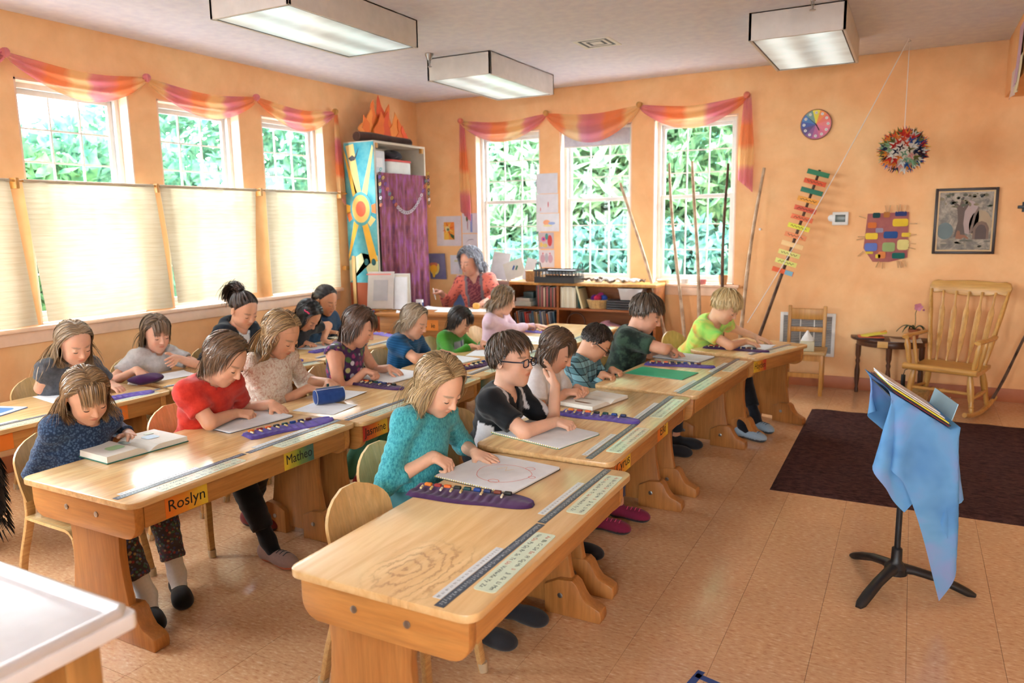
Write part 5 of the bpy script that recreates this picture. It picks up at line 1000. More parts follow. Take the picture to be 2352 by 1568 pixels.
for k in range(5):
    x=(k-2)*.085; a=Vector((x*.9,.18,.36)); b_=Vector((x*1.12,.365,.94)); n=11; vs=[];
    prof=[(0,.007),(.12,.007),(.24,.017),(.4,.02),(.62,.021),(.72,.021),(.8,.009),(.9,.008),(1,.008)]; vs=[];fs=[]
    for i,(t,w_) in enumerate(prof):
        p=a.lerp(b_,t)+Vector((0,.02*math.sin(PI*t),0)); vs+= [p+Vector((-w_,-.006,0)),p+Vector((w_,-.006,0)),p+Vector((w_,.006,0)),p+Vector((-w_,.006,0))]
    for i in range(len(prof)-1):
        for q_ in range(4): fs.append((i*4+q_,i*4+(q_+1)%4,i*4+4+(q_+1)%4,i*4+4+q_))
    fs+=[(3,2,1,0),tuple(4*(len(prof)-1)+q_ for q_ in range(4))]; MB().add(vs,fs).build('spindle',mR,rc,bevel=.002)
top_=[(-.29,-.01),(-.3,.03),(-.285,.068),(-.25,.08),(-.2,.072),(-.12,.078),(0,.082),(.12,.078),(.2,.072),(.25,.08),(.285,.068),(.3,.03),(.29,-.01),(.26,-.03),(.2,-.02),(.15,-.035),(0,-.045),(-.15,-.035),(-.2,-.02),(-.26,-.03)]
b=MB(); n=len(top_); vs=[]
for d in (-.014,.014): vs+=[(x,.375+d+.25*z-.35*x*x+.03,.945+z) for x,z in top_]
b.add(vs,[tuple(reversed(range(n))),tuple(range(n,2*n))]+[(i,(i+1)%n,n+(i+1)%n,n+i) for i in range(n)]); b.build('crest_rail',mRx,rc,bevel=.006,seg=3)
basket(.06,7.02,0,.12,.14,.12,'round wicker basket on the floor under the side table',(206,160,96))
t=empty('black_tool',(-.0,7.0,.125),.3,'small black object with a thin wire standing in the floor basket','tool'); MB().box((0,0,.06),(.03,.025,.12)).build('tool_body',mBlack,t,bevel=.004); MB().tube([(0,0,.12),(.01,0,.16),(.06,0,.18),(.12,0,.15)],.003,6).build('wire',mBlack,t)
pole((.62,7.1,0),(1.05,7.33,.95),.011,mBarkD,'thin brown stick leaning in the corner right of the rocking chair',21,.02)
# ---------------------------------------------------------------- rug
m_,nt,bb=newmat('brown_pile'); v=coords(nt); nt.links.new(ramp(nt,noise(nt,coords(nt,(1,2.2,1)),26,4,.6,.4),[(.35,srgb(52,32,32)),(.65,srgb(88,58,54))]),bb.inputs['Base Color']); bb.inputs['Roughness'].default_value=.95; bb.inputs['Specular IOR Level'].default_value=.1; bump(nt,bb,noise(nt,v,70,3),.9,.01)
rg=MB(); nx,ny=50,66
rg.grid(lambda u,v:(-.65+1.6*u,4.385+2.1*v,(.012+.002*math.sin(u*37+v*11)) if 0<u<1 and 0<v<1 else 0),nx,ny); o=rg.build('area_rug',m_,smooth=60); tag(o,'dark brown pile rug on the floor behind the music stand','rug')
# ---------------------------------------------------------------- masking tape on the floor
tp=empty('floor_tape',(-.5,2.3,0),0,'blue tape corner stuck on the floor at the bottom edge','tape'); mT=S(36,66,130,.5)
def strip(p0,p1,w):
    p0,p1=Vector((*p0,0)),Vector((*p1,0)); d=(p1-p0).normalized(); n_=Vector((-d.y,d.x,0))*w/2; o=Vector((-.5,2.3,0)); z=Vector((0,0,.0012))
    MB().add([p0-n_+z-o,p1-n_+z-o,p1+n_+z-o,p0+n_+z-o,p0-n_-o,p1-n_-o,p1+n_-o,p0+n_-o],[(0,1,2,3),(7,6,5,4),(0,4,5,1),(1,5,6,2),(2,6,7,3),(3,7,4,0)]).build('tape_strip',mT,tp)
strip((-.575,2.4),(.12,2.22),.026); strip((-.563,2.43),(-.655,1.9),.026)
# ---------------------------------------------------------------- counter at the lower left
ct=empty('sink_counter',(-1.72,.2,0),0,'wooden counter with a white raised-edge top in the lower left corner','counter'); mLam=plain(srgb(236,232,232),.3,name='white_laminate')
zc=.9; x0,x1,y0,y1=-.9,.55,-.9,.58
MB().prism(rrect(x0,x1,y0,y1,.015),zc-.035,zc-.006,'z').build('worktop',mLam,ct,bevel=.004)
MB().tube([(x0,y1-.018,zc-.006),(x1-.03,y1-.018,zc-.006),(x1-.018,y1-.03,zc-.006),(x1-.018,y0,zc-.006)],.014,10).build('raised_edge',mLam,ct,smooth=60)
mCt=wood('counter_front',srgb(166,116,60),srgb(190,140,80),'z',.4)
MB().bb(x0+.02,x1-.05,y0+.02,y1-.05,0,zc-.035).build('cabinet_body',mCt,ct,bevel=.004)
MB().bb(x1-.05,x1-.044,y1-.11,y1-.05,.02,zc-.04).build('corner_strip',mCt,ct,bevel=.002)
for k,(dx,dy) in enumerate(((.1,.3),(.25,.1),(.0,.05),(.35,.42))): MB().grid(lambda u,v:(dx+.006*math.sin(PI*v*.5)*math.cos(2*PI*u),dy+.005*math.sin(PI*v*.5)*math.sin(2*PI*u),zc-.006+.003*math.cos(PI*v*.5)),10,5).build('water_drop',plain((.9,.92,.95,1),.05,name='water',spec=.8),ct,smooth=80)
# ---------------------------------------------------------------- music stand
ms=empty('music_stand',(.02,3.41,0),math.radians(14),'black music stand with a heavy three-legged cast base','music stand')
for a in (-115,8,128):
    A=math.radians(a-14); d=Vector((math.cos(A),math.sin(A),0))
    MB().tube([d*.02+Vector((0,0,.085)),d*.07+Vector((0,0,.08)),d*.15+Vector((0,0,.062)),d*.23+Vector((0,0,.032)),d*.275+Vector((0,0,.012)),d*.3+Vector((0,0,.003))],[.03,.024,.023,.024,.022,.012],10,flat=.75).build('foot',mBlack,ms,smooth=60)
MB().lathe([(.045,.06),(.046,.09),(.03,.105),(.022,.115),(.021,.17),(.016,.175)],18).build('hub',mBlack,ms,smooth=40); MB().tube([(0,0,.12),(0,0,.79)],.0125,12).build('pole',mBlack,ms,smooth=40)
TC=Vector((0.0,-.01,.812)); eb=Vector((.84,0,-.54)).normalized(); ea=Vector((0,1,0)); en=ea.cross(eb)*-1
if en.z<0: en=-en
TR=Matrix((ea,eb,en)).transposed(); TA,TBb=.225,.15
MB().box(TC-en*.012,(2*TA-.09,2*TBb-.07,.004),TR).build('tray',mBlack,ms,bevel=.001); MB().box(TC+eb*(TBb-.05)-en*.022,(2*TA-.1,.004,.02),TR).build('ledge',mBlack,ms,bevel=.001); MB().box(TC-en*.03,(.06,.08,.03),TR).build('tilt_bracket',mBlack,ms,bevel=.004)
def drape():
    n=46; U,B=np.meshgrid(np.linspace(0,1,n),np.linspace(-.50,.42,n),indexing='ij'); near=-.225-(.25+.34*np.clip((B-.02)/.40,0,1)**1.2); A=near+(.40-near)*U
    rest=np.stack([A,B],-1); tc=np.array(TC)+np.array(en)*.006; eaN,ebN,enN=map(np.array,(ea,eb,en)); P=tc+A[...,None]*eaN+B[...,None]*ebN
    on=(np.abs(A)<=TA+.006)&(np.abs(B)<=TBb+.006); lip=(np.abs(A)<=TA)&(B>TBb-.03)&(B<=TBb+.04)
    P[lip]+=np.maximum(0,(B[lip]-(TBb-.03)))[:,None]*(enN*.8-ebN*.6)
    pin=on; w=np.where(pin,0,1.); Q=P.copy(); r=np.random.default_rng(2); P[~pin]+=r.normal(size=P[~pin].shape)*.004; g_=np.array((0,0,-9.8))*.0005
    groups=[]
    def add(di,dj,st):
        for o in (0,1):
            i0=max(0,-di); 
            ii=np.arange(n); I,J=np.meshgrid(ii,ii,indexing='ij'); ok=(I+di>=0)&(I+di<n)&(J+dj>=0)&(J+dj<n); par=((I//max(1,abs(di)))%2 if di else (J//max(1,abs(dj)))%2); ok&=(par==o)
            a=(I[ok],J[ok]); b=(I[ok]+di,J[ok]+dj); L=np.linalg.norm(rest[b]-rest[a],axis=-1); wa,wb=w[a],w[b]; sm=wa+wb; k=sm>0; a=(a[0][k],a[1][k]); b=(b[0][k],b[1][k]); groups.append((a,b,L[k][:,None],(wa[k]/sm[k]*st)[:,None],(wb[k]/sm[k]*st)[:,None]))
    add(1,0,1);add(0,1,1);add(1,1,.6);add(1,-1,.6);add(2,0,.25);add(0,2,.25)
    for it in range(170):
        V=(P-Q)*.965; Q=P.copy(); P=P+(V+g_)*w[...,None]
        for k in range(9):
            for a,b,L,ka,kb in groups:
                d=P[b]-P[a]; ln=np.linalg.norm(d,axis=-1,keepdims=True)+1e-9; c=d*(1-L/ln); P[a]+=c*ka; P[b]-=c*kb
        R_=P-np.array(TC); la=R_@eaN; lb=R_@ebN; l3=R_@enN; ins=(np.abs(la)<TA)&(np.abs(lb)<TBb)&(l3<.006)&(l3>-.04)&(w>0); P[ins]+=((.006-l3[ins])[:,None])*enN
        rad=np.hypot(P[...,0],P[...,1]); nr_=(rad<.03)&(P[...,2]<.78)&(w>0)
        if nr_.any(): P[nr_,:2]*=(.03/np.maximum(rad[nr_],1e-4))[:,None]
        P[...,2]=np.maximum(P[...,2],.01)
    fr=(w>0)[...,None]
    for k in range(5):
        E=np.pad(P,((1,1),(1,1),(0,0)),'edge'); M_=(E[:-2,1:-1]+E[2:,1:-1]+E[1:-1,:-2]+E[1:-1,2:])/4; P=np.where(fr,P*.45+M_*.55,P)
    return P,n
P_,n=drape()
mSilk=translucent('blue_silk',lambda nt:ramp(nt,noise(nt,coords(nt),4,3,.55,.3),[(.32,srgb(96,150,206)),(.5,srgb(124,180,226)),(.62,srgb(150,170,220)),(.75,srgb(120,190,220))]),.35)
b=MB(); b.v=[tuple(p) for p in P_.reshape(-1,3)]; b.f=[(i*n+j,(i+1)*n+j,(i+1)*n+j+1,i*n+j+1) for i in range(n-1) for j in range(n-1)]; b.mi=[0]*len(b.f)
sc_=empty('silk_cloth',(.02,3.41,0),math.radians(14),'pale blue dyed silk draped over the music stand','cloth'); b.build('cloth',mSilk,sc_,smooth=80)
fo=empty('music_folder',(.02,3.41,0),math.radians(14),'open folder of printed sheets and a yellow book lying on the music stand','folder')
for k,(da_,db_,w_,h_,c_) in enumerate(((-.0,.005,.36,.27,(120,44,50)),(-.01,-.005,.33,.25,(40,40,44)),(-.03,-.01,.3,.24,(226,206,50)),(.02,-.015,.29,.25,(230,226,226)),(.05,-.02,.27,.245,(236,232,234)))):
    MB().box(TC+ea*da_+eb*db_+en*(.0115+.005*k),(w_,h_,.004),TR@Matrix.Rotation(.03*k-.05,3,'Z')).build(['folder_cover','black_folder','yellow_book','printed_sheets','printed_sheets'][k],S(*c_,rough=.6),fo)
MB().box(TC+eb*(TBb-.012)+en*.055+ea*.06,(.3,.003,.09),TR@Matrix.Rotation(.3,3,'X')).build('light_blue_sheet',S(170,206,226),fo)

# dark shaggy skirt hem of someone out of frame, hanging below the desk at the left edge
sg=empty('shaggy_skirt',(-3.93,1.86,.0),0,'black shaggy coat hem hanging under the desk at the left edge','coat'); MB().lathe([(.05,.12),(.1,.2),(.11,.35),(.09,.5)],16).build('skirt_cloth',fabric('black_plush',srgb(14,13,14),srgb(34,30,32),120,.95),sg,smooth=60)
rr=random.Random(4); b=MB()
for k in range(420):
    a=rr.random()*6.28; z=rr.uniform(.12,.48); r_=.1; p=Vector((r_*math.cos(a),r_*math.sin(a),z)); d=Vector((math.cos(a)*.025,math.sin(a)*.025,-.06)); b.tube([p,p+d*.5,p+d],[.003,.002,.0005],4,cap=False)
o=b.build('fringe',fabric('black_fringe',srgb(12,11,12),srgb(30,26,28),120,.9),sg); o['kind']='stuff'
# ---------------------------------------------------------------- people: smooth-blended volumes meshed with surface nets
A_=lambda *v:np.array(v,float)
def nrm(v): v=np.asarray(v,float); return v/(np.linalg.norm(v)+1e-12)
class Field:
    def __init__(s,lo,hi,h):
        s.h=h; s.lo=np.asarray(lo)-3*h; n=np.ceil((np.asarray(hi)+3*h-s.lo)/h).astype(int)+1
        s.ax=[(s.lo[i]+h*np.arange(n[i])).astype(np.float32) for i in range(3)]; s.D=np.full(n,.2,np.float32)
    def _blk(s,lo,hi,m):
        sl=[];co=[]
        for i in range(3):
            a=max(0,int((lo[i]-m-s.lo[i])/s.h)); b=min(len(s.ax[i]),int((hi[i]+m-s.lo[i])/s.h)+2)
            if a>=b: return None,None
            sl.append(slice(a,b)); sh=[1,1,1]; sh[i]=-1; co.append(s.ax[i][a:b].reshape(sh))
        return tuple(sl),co
    def apply(s,pr,sub=False):
        k=pr.get('k',.01); m=k+2.5*s.h; sl,co=s._blk(*pr['bb'],m)
        if sl is None:return
        d=pr['f'](*co); D=s.D[sl]
        if sub:
            d=-d; hh=np.clip(.5-.5*(D-d)/k,0,1); s.D[sl]=D+(d-D)*hh+k*hh*(1-hh)
        else:
            hh=np.clip(.5+.5*(d-D)/k,0,1); s.D[sl]=d+(D-d)*hh-k*hh*(1-hh)
    def mesh(s,disp=None):
        D=s.D
        if disp is not None:
            D=D+disp(s.ax[0].reshape(-1,1,1),s.ax[1].reshape(1,-1,1),s.ax[2].reshape(1,1,-1))
        S_=D<0; n=D.shape; c=np.zeros([i-1 for i in n],np.int8)
        for i in (0,1):
            for j in (0,1):
                for k in (0,1): c+=S_[i:n[0]-1+i,j:n[1]-1+j,k:n[2]-1+k]
        act=(c>0)&(c<8); ids=np.argwhere(act); idx=np.full(c.shape,-1,np.int64); idx[act]=np.arange(len(ids))
        pos=np.zeros((len(ids),3));cnt=np.zeros(len(ids))
        cv={}
        for i in (0,1):
            for j in (0,1):
                for k in (0,1): cv[i,j,k]=D[ids[:,0]+i,ids[:,1]+j,ids[:,2]+k]
        for a in cv:
            for ax in range(3):
                if a[ax]==0:
                    b=list(a);b[ax]=1;b=tuple(b); d0,d1=cv[a],cv[b]; x=(d0<0)!=(d1<0); t=np.where(x,d0/np.where(x,d0-d1,1),0)
                    for q in range(3): pos[:,q]+=np.where(x,a[q]+(t if q==ax else 0),0)
                    cnt+=x
        V=(ids+pos/np.maximum(cnt,1)[:,None])*s.h+s.lo; F=[]
        for ax in range(3):
            o1,o2=[i for i in range(3) if i!=ax]; sl0=[slice(None)]*3; sl1=[slice(None)]*3; sl0[ax]=slice(None,-1); sl1[ax]=slice(1,None)
            a=S_[tuple(sl0)];b=S_[tuple(sl1)]; e=np.argwhere(a!=b); e=e[(e[:,o1]>0)&(e[:,o2]>0)&(e[:,o1]<n[o1]-1)&(e[:,o2]<n[o2]-1)]
            q=[]
            for d1,d2 in ((1,1),(0,1),(0,0),(1,0)):
                f=e.copy(); f[:,o1]-=d1; f[:,o2]-=d2; q.append(idx[f[:,0],f[:,1],f[:,2]])
            q=np.stack(q,1); flip=a[e[:,0],e[:,1],e[:,2]]
            if ax==1: flip=~flip
            q[flip]=q[flip][:,::-1]; F.append(q)
        return V,np.concatenate(F)[:, ::-1]
def RC(a,b,r1,r2,k=.012,cut=None):
    a=np.asarray(a,float);b=np.asarray(b,float);ba=b-a;l2=max(ba@ba,1e-9);R=max(r1,r2)
    def f(X,Y,Z):
        px,py,pz=X-a[0],Y-a[1],Z-a[2]; t=np.clip((px*ba[0]+py*ba[1]+pz*ba[2])/l2,0,1)
        d=np.sqrt((px-t*ba[0])**2+(py-t*ba[1])**2+(pz-t*ba[2])**2)-(r1+(r2-r1)*t)
        if cut is not None:
            for cp,cn in cut: d=np.maximum(d,(X-cp[0])*cn[0]+(Y-cp[1])*cn[1]+(Z-cp[2])*cn[2])
        return d
    return dict(f=f,bb=(np.minimum(a,b)-R,np.maximum(a,b)+R),k=k)
def EL(c,R,r,k=.012,cut=None):
    c=np.asarray(c,float);r=np.asarray(r,float); R=np.asarray(R,float); e=np.sqrt(((R*r[None,:])**2).sum(1))
    def f(X,Y,Z):
        px,py,pz=X-c[0],Y-c[1],Z-c[2]; q=[(px*R[0,i]+py*R[1,i]+pz*R[2,i])/r[i] for i in range(3)]
        k0=np.sqrt(q[0]**2+q[1]**2+q[2]**2)+1e-6; k1=np.sqrt((q[0]/r[0])**2+(q[1]/r[1])**2+(q[2]/r[2])**2)+1e-6; d=k0*(k0-1)/k1
        if cut is not None:
            for cp,cn in cut: d=np.maximum(d,(X-cp[0])*cn[0]+(Y-cp[1])*cn[1]+(Z-cp[2])*cn[2])
        return d
    return dict(f=f,bb=(c-e,c+e),k=k)
def meshify(prims,h,subs=(),disp=None):
    lo=np.min([p['bb'][0] for p in prims],0); hi=np.max([p['bb'][1] for p in prims],0); F_=Field(lo,hi,h)
    for p in prims: F_.apply(p)
    for p in subs: F_.apply(p,True)
    return F_.mesh(disp)
def to_obj(name,parts,m,parent,col=None,attr=None,smooth=True):
    V=np.concatenate([p[0] for p in parts]); off=0;Fs=[]
    for v,f in parts: Fs.append(f+off); off+=len(v)
    F=np.concatenate(Fs); me=bpy.data.meshes.new(name); me.vertices.add(len(V)); me.vertices.foreach_set('co',V.astype('f').ravel())
    nf,w=F.shape; me.loops.add(nf*w); me.polygons.add(nf); me.loops.foreach_set('vertex_index',F.astype('i').ravel()); me.polygons.foreach_set('loop_start',np.arange(0,nf*w,w).astype('i'))
    me.polygons.foreach_set('use_smooth',np.ones(nf,bool)); me.update(calc_edges=True)
    if col is not None:
        ca=me.color_attributes.new('Col','FLOAT_COLOR','POINT'); C=np.ones((len(V),4),'f'); C[:,:3]=col; ca.data.foreach_set('color',C.ravel())
    for k,v in (attr or {}).items():
        at=me.attributes.new(k,'FLOAT_VECTOR','POINT'); at.data.foreach_set('vector',np.asarray(v,'f').ravel())
    me.materials.append(m); o=bpy.data.objects.new(name,me); COL.objects.link(o); o.parent=parent; return o,V
def rot3(yaw,pitch,roll):
    """columns forward,left,up ; pitch down positive"""
    cy,sy=math.cos(yaw),math.sin(yaw); f=A_(cy*math.cos(pitch),sy*math.cos(pitch),-math.sin(pitch)); l=A_(-sy,cy,0); u=np.cross(f,l)
    l2=l*math.cos(roll)+u*math.sin(roll); u2=np.cross(f,l2); return np.stack([f,l2,u2],1)
def ik(S_,W,L1,L2,hint):
    d=W-S_; D=np.linalg.norm(d); mx=(L1+L2)*.985
    if D>mx: k=D/mx; L1*=k; L2*=k
    u=d/D; x=(L1*L1-L2*L2+D*D)/(2*D); hgt=math.sqrt(max(L1*L1-x*x,1e-6)); h=np.asarray(hint,float); h=nrm(h-u*(h@u)); return S_+u*x+h*hgt
POSE={'rest':((18,26,14),(16,24,14),(18,26,16),(22,30,18),0),'flat':((6,8,6),(4,8,6),(6,8,6),(10,10,8),0),'grip':((48,58,30),(58,66,36),(64,70,40),(66,72,40),1),'pinch':((42,46,22),(50,52,28),(58,60,34),(62,64,36),1),'open':((2,10,8),(6,14,10),(10,20,14),(16,28,18),0)}
def hand_prims(W,f,n,side,hs,pose,arm_dir,rw):
    f=nrm(f); n=nrm(n-f*(n@f)); s=np.cross(f,n)*(1 if side=='R' else -1); P=[]; tips=[]
    W0=W-arm_dir*.03*hs; P.append(RC(W0,W+f*.01*hs,rw*.97,rw*.8,.01))
    wr=[.012,.004,-.005,-.012]; kn=[(.064,.0245),(.067,.0085),(.063,-.0075),(.056,-.0225)]; ln=[.055,.061,.056,.044]; sp=[7,1,-5,-12]
    cu=POSE[pose]
    for j in range(4):
        K=W+(f*kn[j][0]+s*kn[j][1]+n*.002)*hs; P.append(RC(W+(s*wr[j]+f*.004)*hs,K,.0125*hs,.0092*hs,.009*hs))
        a=math.radians(sp[j]); fd=f*math.cos(a)+s*math.sin(a); th=0; p=K; rr_=[.0083,.0074,.0066,.0055]
        for q,(sg,c) in enumerate(zip((.45,.31,.26),cu[j])):
            th+=math.radians(c); d=fd*math.cos(th)+n*math.sin(th); p2=p+d*ln[j]*sg*hs; P.append(RC(p,p2,rr_[q]*hs*(.9 if j==3 else 1),rr_[q+1]*hs*(.9 if j==3 else 1),.0035*hs)); p=p2
        tips.append(p)
    b=W+(f*.014+s*.016+n*.006)*hs
    if cu[4]: t1=b+nrm(f*.55+s*.45+n*.6)*.038*hs; t2=t1+nrm(f*.9-s*.05+n*.45)*.028*hs; t3=t2+nrm(f*.85-s*.35+n*.35)*.02*hs
    else: t1=b+nrm(f*.55+s*.8+n*.25)*.036*hs; t2=t1+nrm(f*.85+s*.45+n*.15)*.028*hs; t3=t2+nrm(f*.95+s*.2+n*.1)*.021*hs
    P+= [RC(b,t1,.0135*hs,.0098*hs,.01*hs),RC(t1,t2,.0092*hs,.0082*hs,.004*hs),RC(t2,t3,.0082*hs,.0062*hs,.004*hs)]
    return P,tips+[t3]
HL=np.array([[0,52],[25,48],[45,38],[62,18],[75,-2],[86,-12],[98,-14],[115,-26],[150,-38],[180,-42]],float)
def hair_sim(H,Hd,s,kw,coll,depth):
    r=np.random.default_rng(kw.get('seed',1)); N=int(kw.get('n',1600)*1.75*min(1,3.4/depth)); st=kw['style']; L=kw['len']*s; th=kw.get('thick',.016)*s
    d=r.normal(size=(N*3,3)); d/=np.linalg.norm(d,axis=1)[:,None]; phi=np.degrees(np.arctan2(np.abs(d[:,1]),d[:,0])); el=np.degrees(np.arcsin(d[:,2])); ok=el>np.interp(phi,HL[:,0],HL[:,1])-kw.get('low',0); d=d[ok][:N]; N=len(d); phi=phi[ok][:N]; el=el[ok][:N]
    c=A_(-.012,0,.03)*s; rad=A_(.096,.079,.088)*s; p=c+d*rad*1.0; py=kw.get('part',0)*s; steps=kw.get('steps',13); rnd=r.random((N,1))
    off=.003*s+th*r.random((N,1)); ln=L*(.85+.3*r.random(N)); g=np.full(N,kw.get('grav',.16)); stop=None
    nrmN=d/rad; nrmN/=np.linalg.norm(nrmN,axis=1)[:,None]
    if st in('long','bob'):
        sg=np.where(p[:,1]>py,1,-1); t=np.stack([-.45+0*p[:,0]-np.clip(-p[:,0],0,.1)*4+kw.get('fwd',0),sg*1.0,-.25+0*sg],1)
        back=p[:,0]<-.05*s; t[back]=np.stack([-1+0*p[back,0],p[back,1]*6,-.8+0*p[back,0]],1)
        if kw.get('bangs'):
            fr=(p[:,0]>.03*s)&(np.abs(p[:,1])<.05*s)&(p[:,2]>.02); t[fr]=np.stack([1+0*p[fr,0],p[fr,1]*5,-.2+0*p[fr,0]],1); ln[fr]=kw['bangs']*s*(.9+.2*r.random(fr.sum()))
    elif st=='short':
        cr=A_(-.055,.01*kw.get('side',1),.098)*s; t=p-cr; 
        fr=(p[:,0]>.02*s)&(p[:,2]>.05*s); t[fr]+=A_(.05,.02*kw.get('sweep',1),0)*s; ln=L*(.7+.5*r.random(N))*np.where(el<25,.5,1); ln=np.where((np.abs(p[:,1])>.055*s)&(p[:,0]>.0),ln*.45,ln)
    elif st=='tied':
        tie=np.array(kw['tie'])*s; t=tie-p; dist=np.linalg.norm(t,axis=1); ln=dist*1.12
    t=t-nrmN*(t*nrmN).sum(1)[:,None]; t/=np.linalg.norm(t,axis=1)[:,None]+1e-9; t=t+nrmN*kw.get('lift',.04)+r.normal(size=t.shape)*kw.get('mess',.12); t/=np.linalg.norm(t,axis=1)[:,None]
    # to world
    p=p@Hd.T+H; t=t@Hd.T; P=[p]; hc=H+Hd@c; step=(ln/steps)[:,None]; G=A_(0,0,-1); fcen=H+Hd@(A_(.028,0,-.03)*s); frad=A_(.074,.066,.088)*s
    def push(p,i=0):
        if st!='tied' or True:
            gr=1+(.5*i/steps if st=='short' else 0); rr=rad[None]+off*gr; q=((p-hc)@Hd)/rr; k=np.linalg.norm(q,axis=1)[:,None]; nn=(q/rr)@Hd.T; nn/=np.linalg.norm(nn,axis=1)[:,None]
            lim=kw.get('hold',.22); sn=((-nn[:,2:3]<lim)|(st in('short','tied')))&(k<1.9)&(((p-hc)@Hd)[:,2:3]>-.075*s); p=np.where(sn,hc+((q/np.maximum(k,1e-6))*rr)@Hd.T,p)
        for cc,rr in ((hc,rad[None]+off),(fcen,frad[None]+off*.6)):
            q=((p-cc)@Hd)/rr; k=np.linalg.norm(q,axis=1)[:,None]; ins=(k<1); p=np.where(ins,cc+((q/np.maximum(k,1e-6))*rr)@Hd.T,p)
        for a,b,r1 in coll:
            ba=b-a; tt=np.clip(((p-a)@ba)/(ba@ba),0,1)[:,None]; q=p-(a+tt*ba); k=np.linalg.norm(q,axis=1)[:,None]; R_=r1+off*.5; p=np.where(k<R_,a+tt*ba+q/np.maximum(k,1e-6)*R_,p)
        if not isb:
            lo_=(p-H)@Hd; fm=kw.get('front',.052)*s; bad=(lo_[:,2]<.062*s)&(lo_[:,0]>fm)&nb_; 
            if bad.any():
                lo_[bad,0]=fm+(lo_[bad,0]-fm)*.12; sgy=np.where(lo_[bad,1]>=py,1,-1); lo_[bad,1]=np.where(np.abs(lo_[bad,1])<.062*s,sgy*(.062*s+off[bad,0]*.5),lo_[bad,1]); p=lo_@Hd.T+H
        return p
    isb=(st in('short','tied')); nb_=np.ones(N,bool)
    if st in('long','bob') and kw.get('bangs'): nb_=~fr
    cur=kw.get('curl',0); axr=r.normal(size=(N,3)); ph=r.random((N,1))*6.28
    for i in range(steps):
        if st=='tied':
            tw=H+Hd@tie-p; tw/=np.linalg.norm(tw,axis=1)[:,None]+1e-9; t=t*.55+tw*.45
        else:
            w=g[:,None]*(.5+1.2*i/steps); t=t*(1-w)+G*w
        if cur: t=t+cur*np.cross(t,axr)*np.sin(ph+i*1.3)
        t/=np.linalg.norm(t,axis=1)[:,None]+1e-9; pn=push(p+t*step,i+1); t=(pn-p)/step*.8+t*.2; t/=np.linalg.norm(t,axis=1)[:,None]+1e-9; p=pn; P.append(p)
    P=np.stack(P,1)
    if st=='tied':
        M_=int(N*.35); tail=[]; q=np.repeat((H+Hd@tie)[None],M_,0)+r.normal(size=(M_,3))*.012*s; dv=nrm(Hd@nrm(kw['taildir']))[None]+r.normal(size=(M_,3))*.09; dv/=np.linalg.norm(dv,axis=1)[:,None]; tl=(L*(.7+.4*r.random(M_))/steps)[:,None]; tail=[q]
        for i in range(steps):
            dv=dv*(1-.2)+G*.2; dv/=np.linalg.norm(dv,axis=1)[:,None]; q=q+dv*tl; 
            for _ in (0,): 
                o2=off[:M_] if len(off)>=M_ else .01
                qq=((q-hc)@Hd)/(rad[None]*1.02); k=np.linalg.norm(qq,axis=1)[:,None]; q=np.where(k<1,hc+((qq/np.maximum(k,1e-6))*rad*1.02)@Hd.T,q)
                for a,b,r1 in coll:
                    ba=b-a; tt=np.clip(((q-a)@ba)/(ba@ba),0,1)[:,None]; z_=q-(a+tt*ba); kk=np.linalg.norm(z_,axis=1)[:,None]; q=np.where(kk<r1,a+tt*ba+z_/np.maximum(kk,1e-6)*r1,q)
            tail.append(q)
        P=np.concatenate([P,np.stack(tail,1)])
    return P,hc
def ribbons(P,hc,w,c1,c2,r):
    n,m,_=P.shape; T=np.gradient(P,axis=1); T/=np.linalg.norm(T,axis=2,keepdims=True)+1e-9; O=P-hc; O=O-T*(O*T).sum(2,keepdims=True); O/=np.linalg.norm(O,axis=2,keepdims=True)+1e-9
    Wd=np.cross(T,O); a=r.normal(size=(n,1,1))*.45; Wd=Wd*np.cos(a)+O*np.sin(a); prof=np.interp(np.linspace(0,1,m),[0,.1,.7,1],[.7,1,.85,.18])[None,:,None]*w*(.7+.6*r.random((n,1,1)))
    V=np.stack([P-Wd*prof,P+Wd*prof],2).reshape(-1,3); base=(np.arange(n)*m*2)[:,None]; i=np.arange(m-1)[None]*2; F=np.stack([base+i,base+i+1,base+i+3,base+i+2],2).reshape(-1,4)
    mixv=np.clip(r.normal(.5,.28,size=(n,1,1)),0,1); C=np.array(c1)*(1-mixv)+np.array(c2)*mixv; C=np.broadcast_to(C,(n,m,3))*np.linspace(.97,1.06,m)[None,:,None]; C=np.repeat(C[:,:,None,:],2,2).reshape(-1,3); return V,F,C
mSkin=vcol('skin',.48,.35,var=.04,nscale=40,sss=.12); mHair=None
def hair_mat():
    m,nt,b=newmat('hair'); a=N(nt,'ShaderNodeAttribute',attribute_name='Col'); nt.links.new(a.outputs['Color'],b.inputs['Base Color']); b.inputs['Roughness'].default_value=.38; b.inputs['Specular IOR Level'].default_value=.55; return m
mHair=hair_mat(); mLash=plain(srgb(46,30,24),.7,name='lash'); mEye=vcol('eyeball',.12,.6,var=0); mCloth=vcol('cloth',.85,.2,.15,var=.06,nscale=90,bs=.25)
def lin(c): return np.array(srgb(*c)[:3])
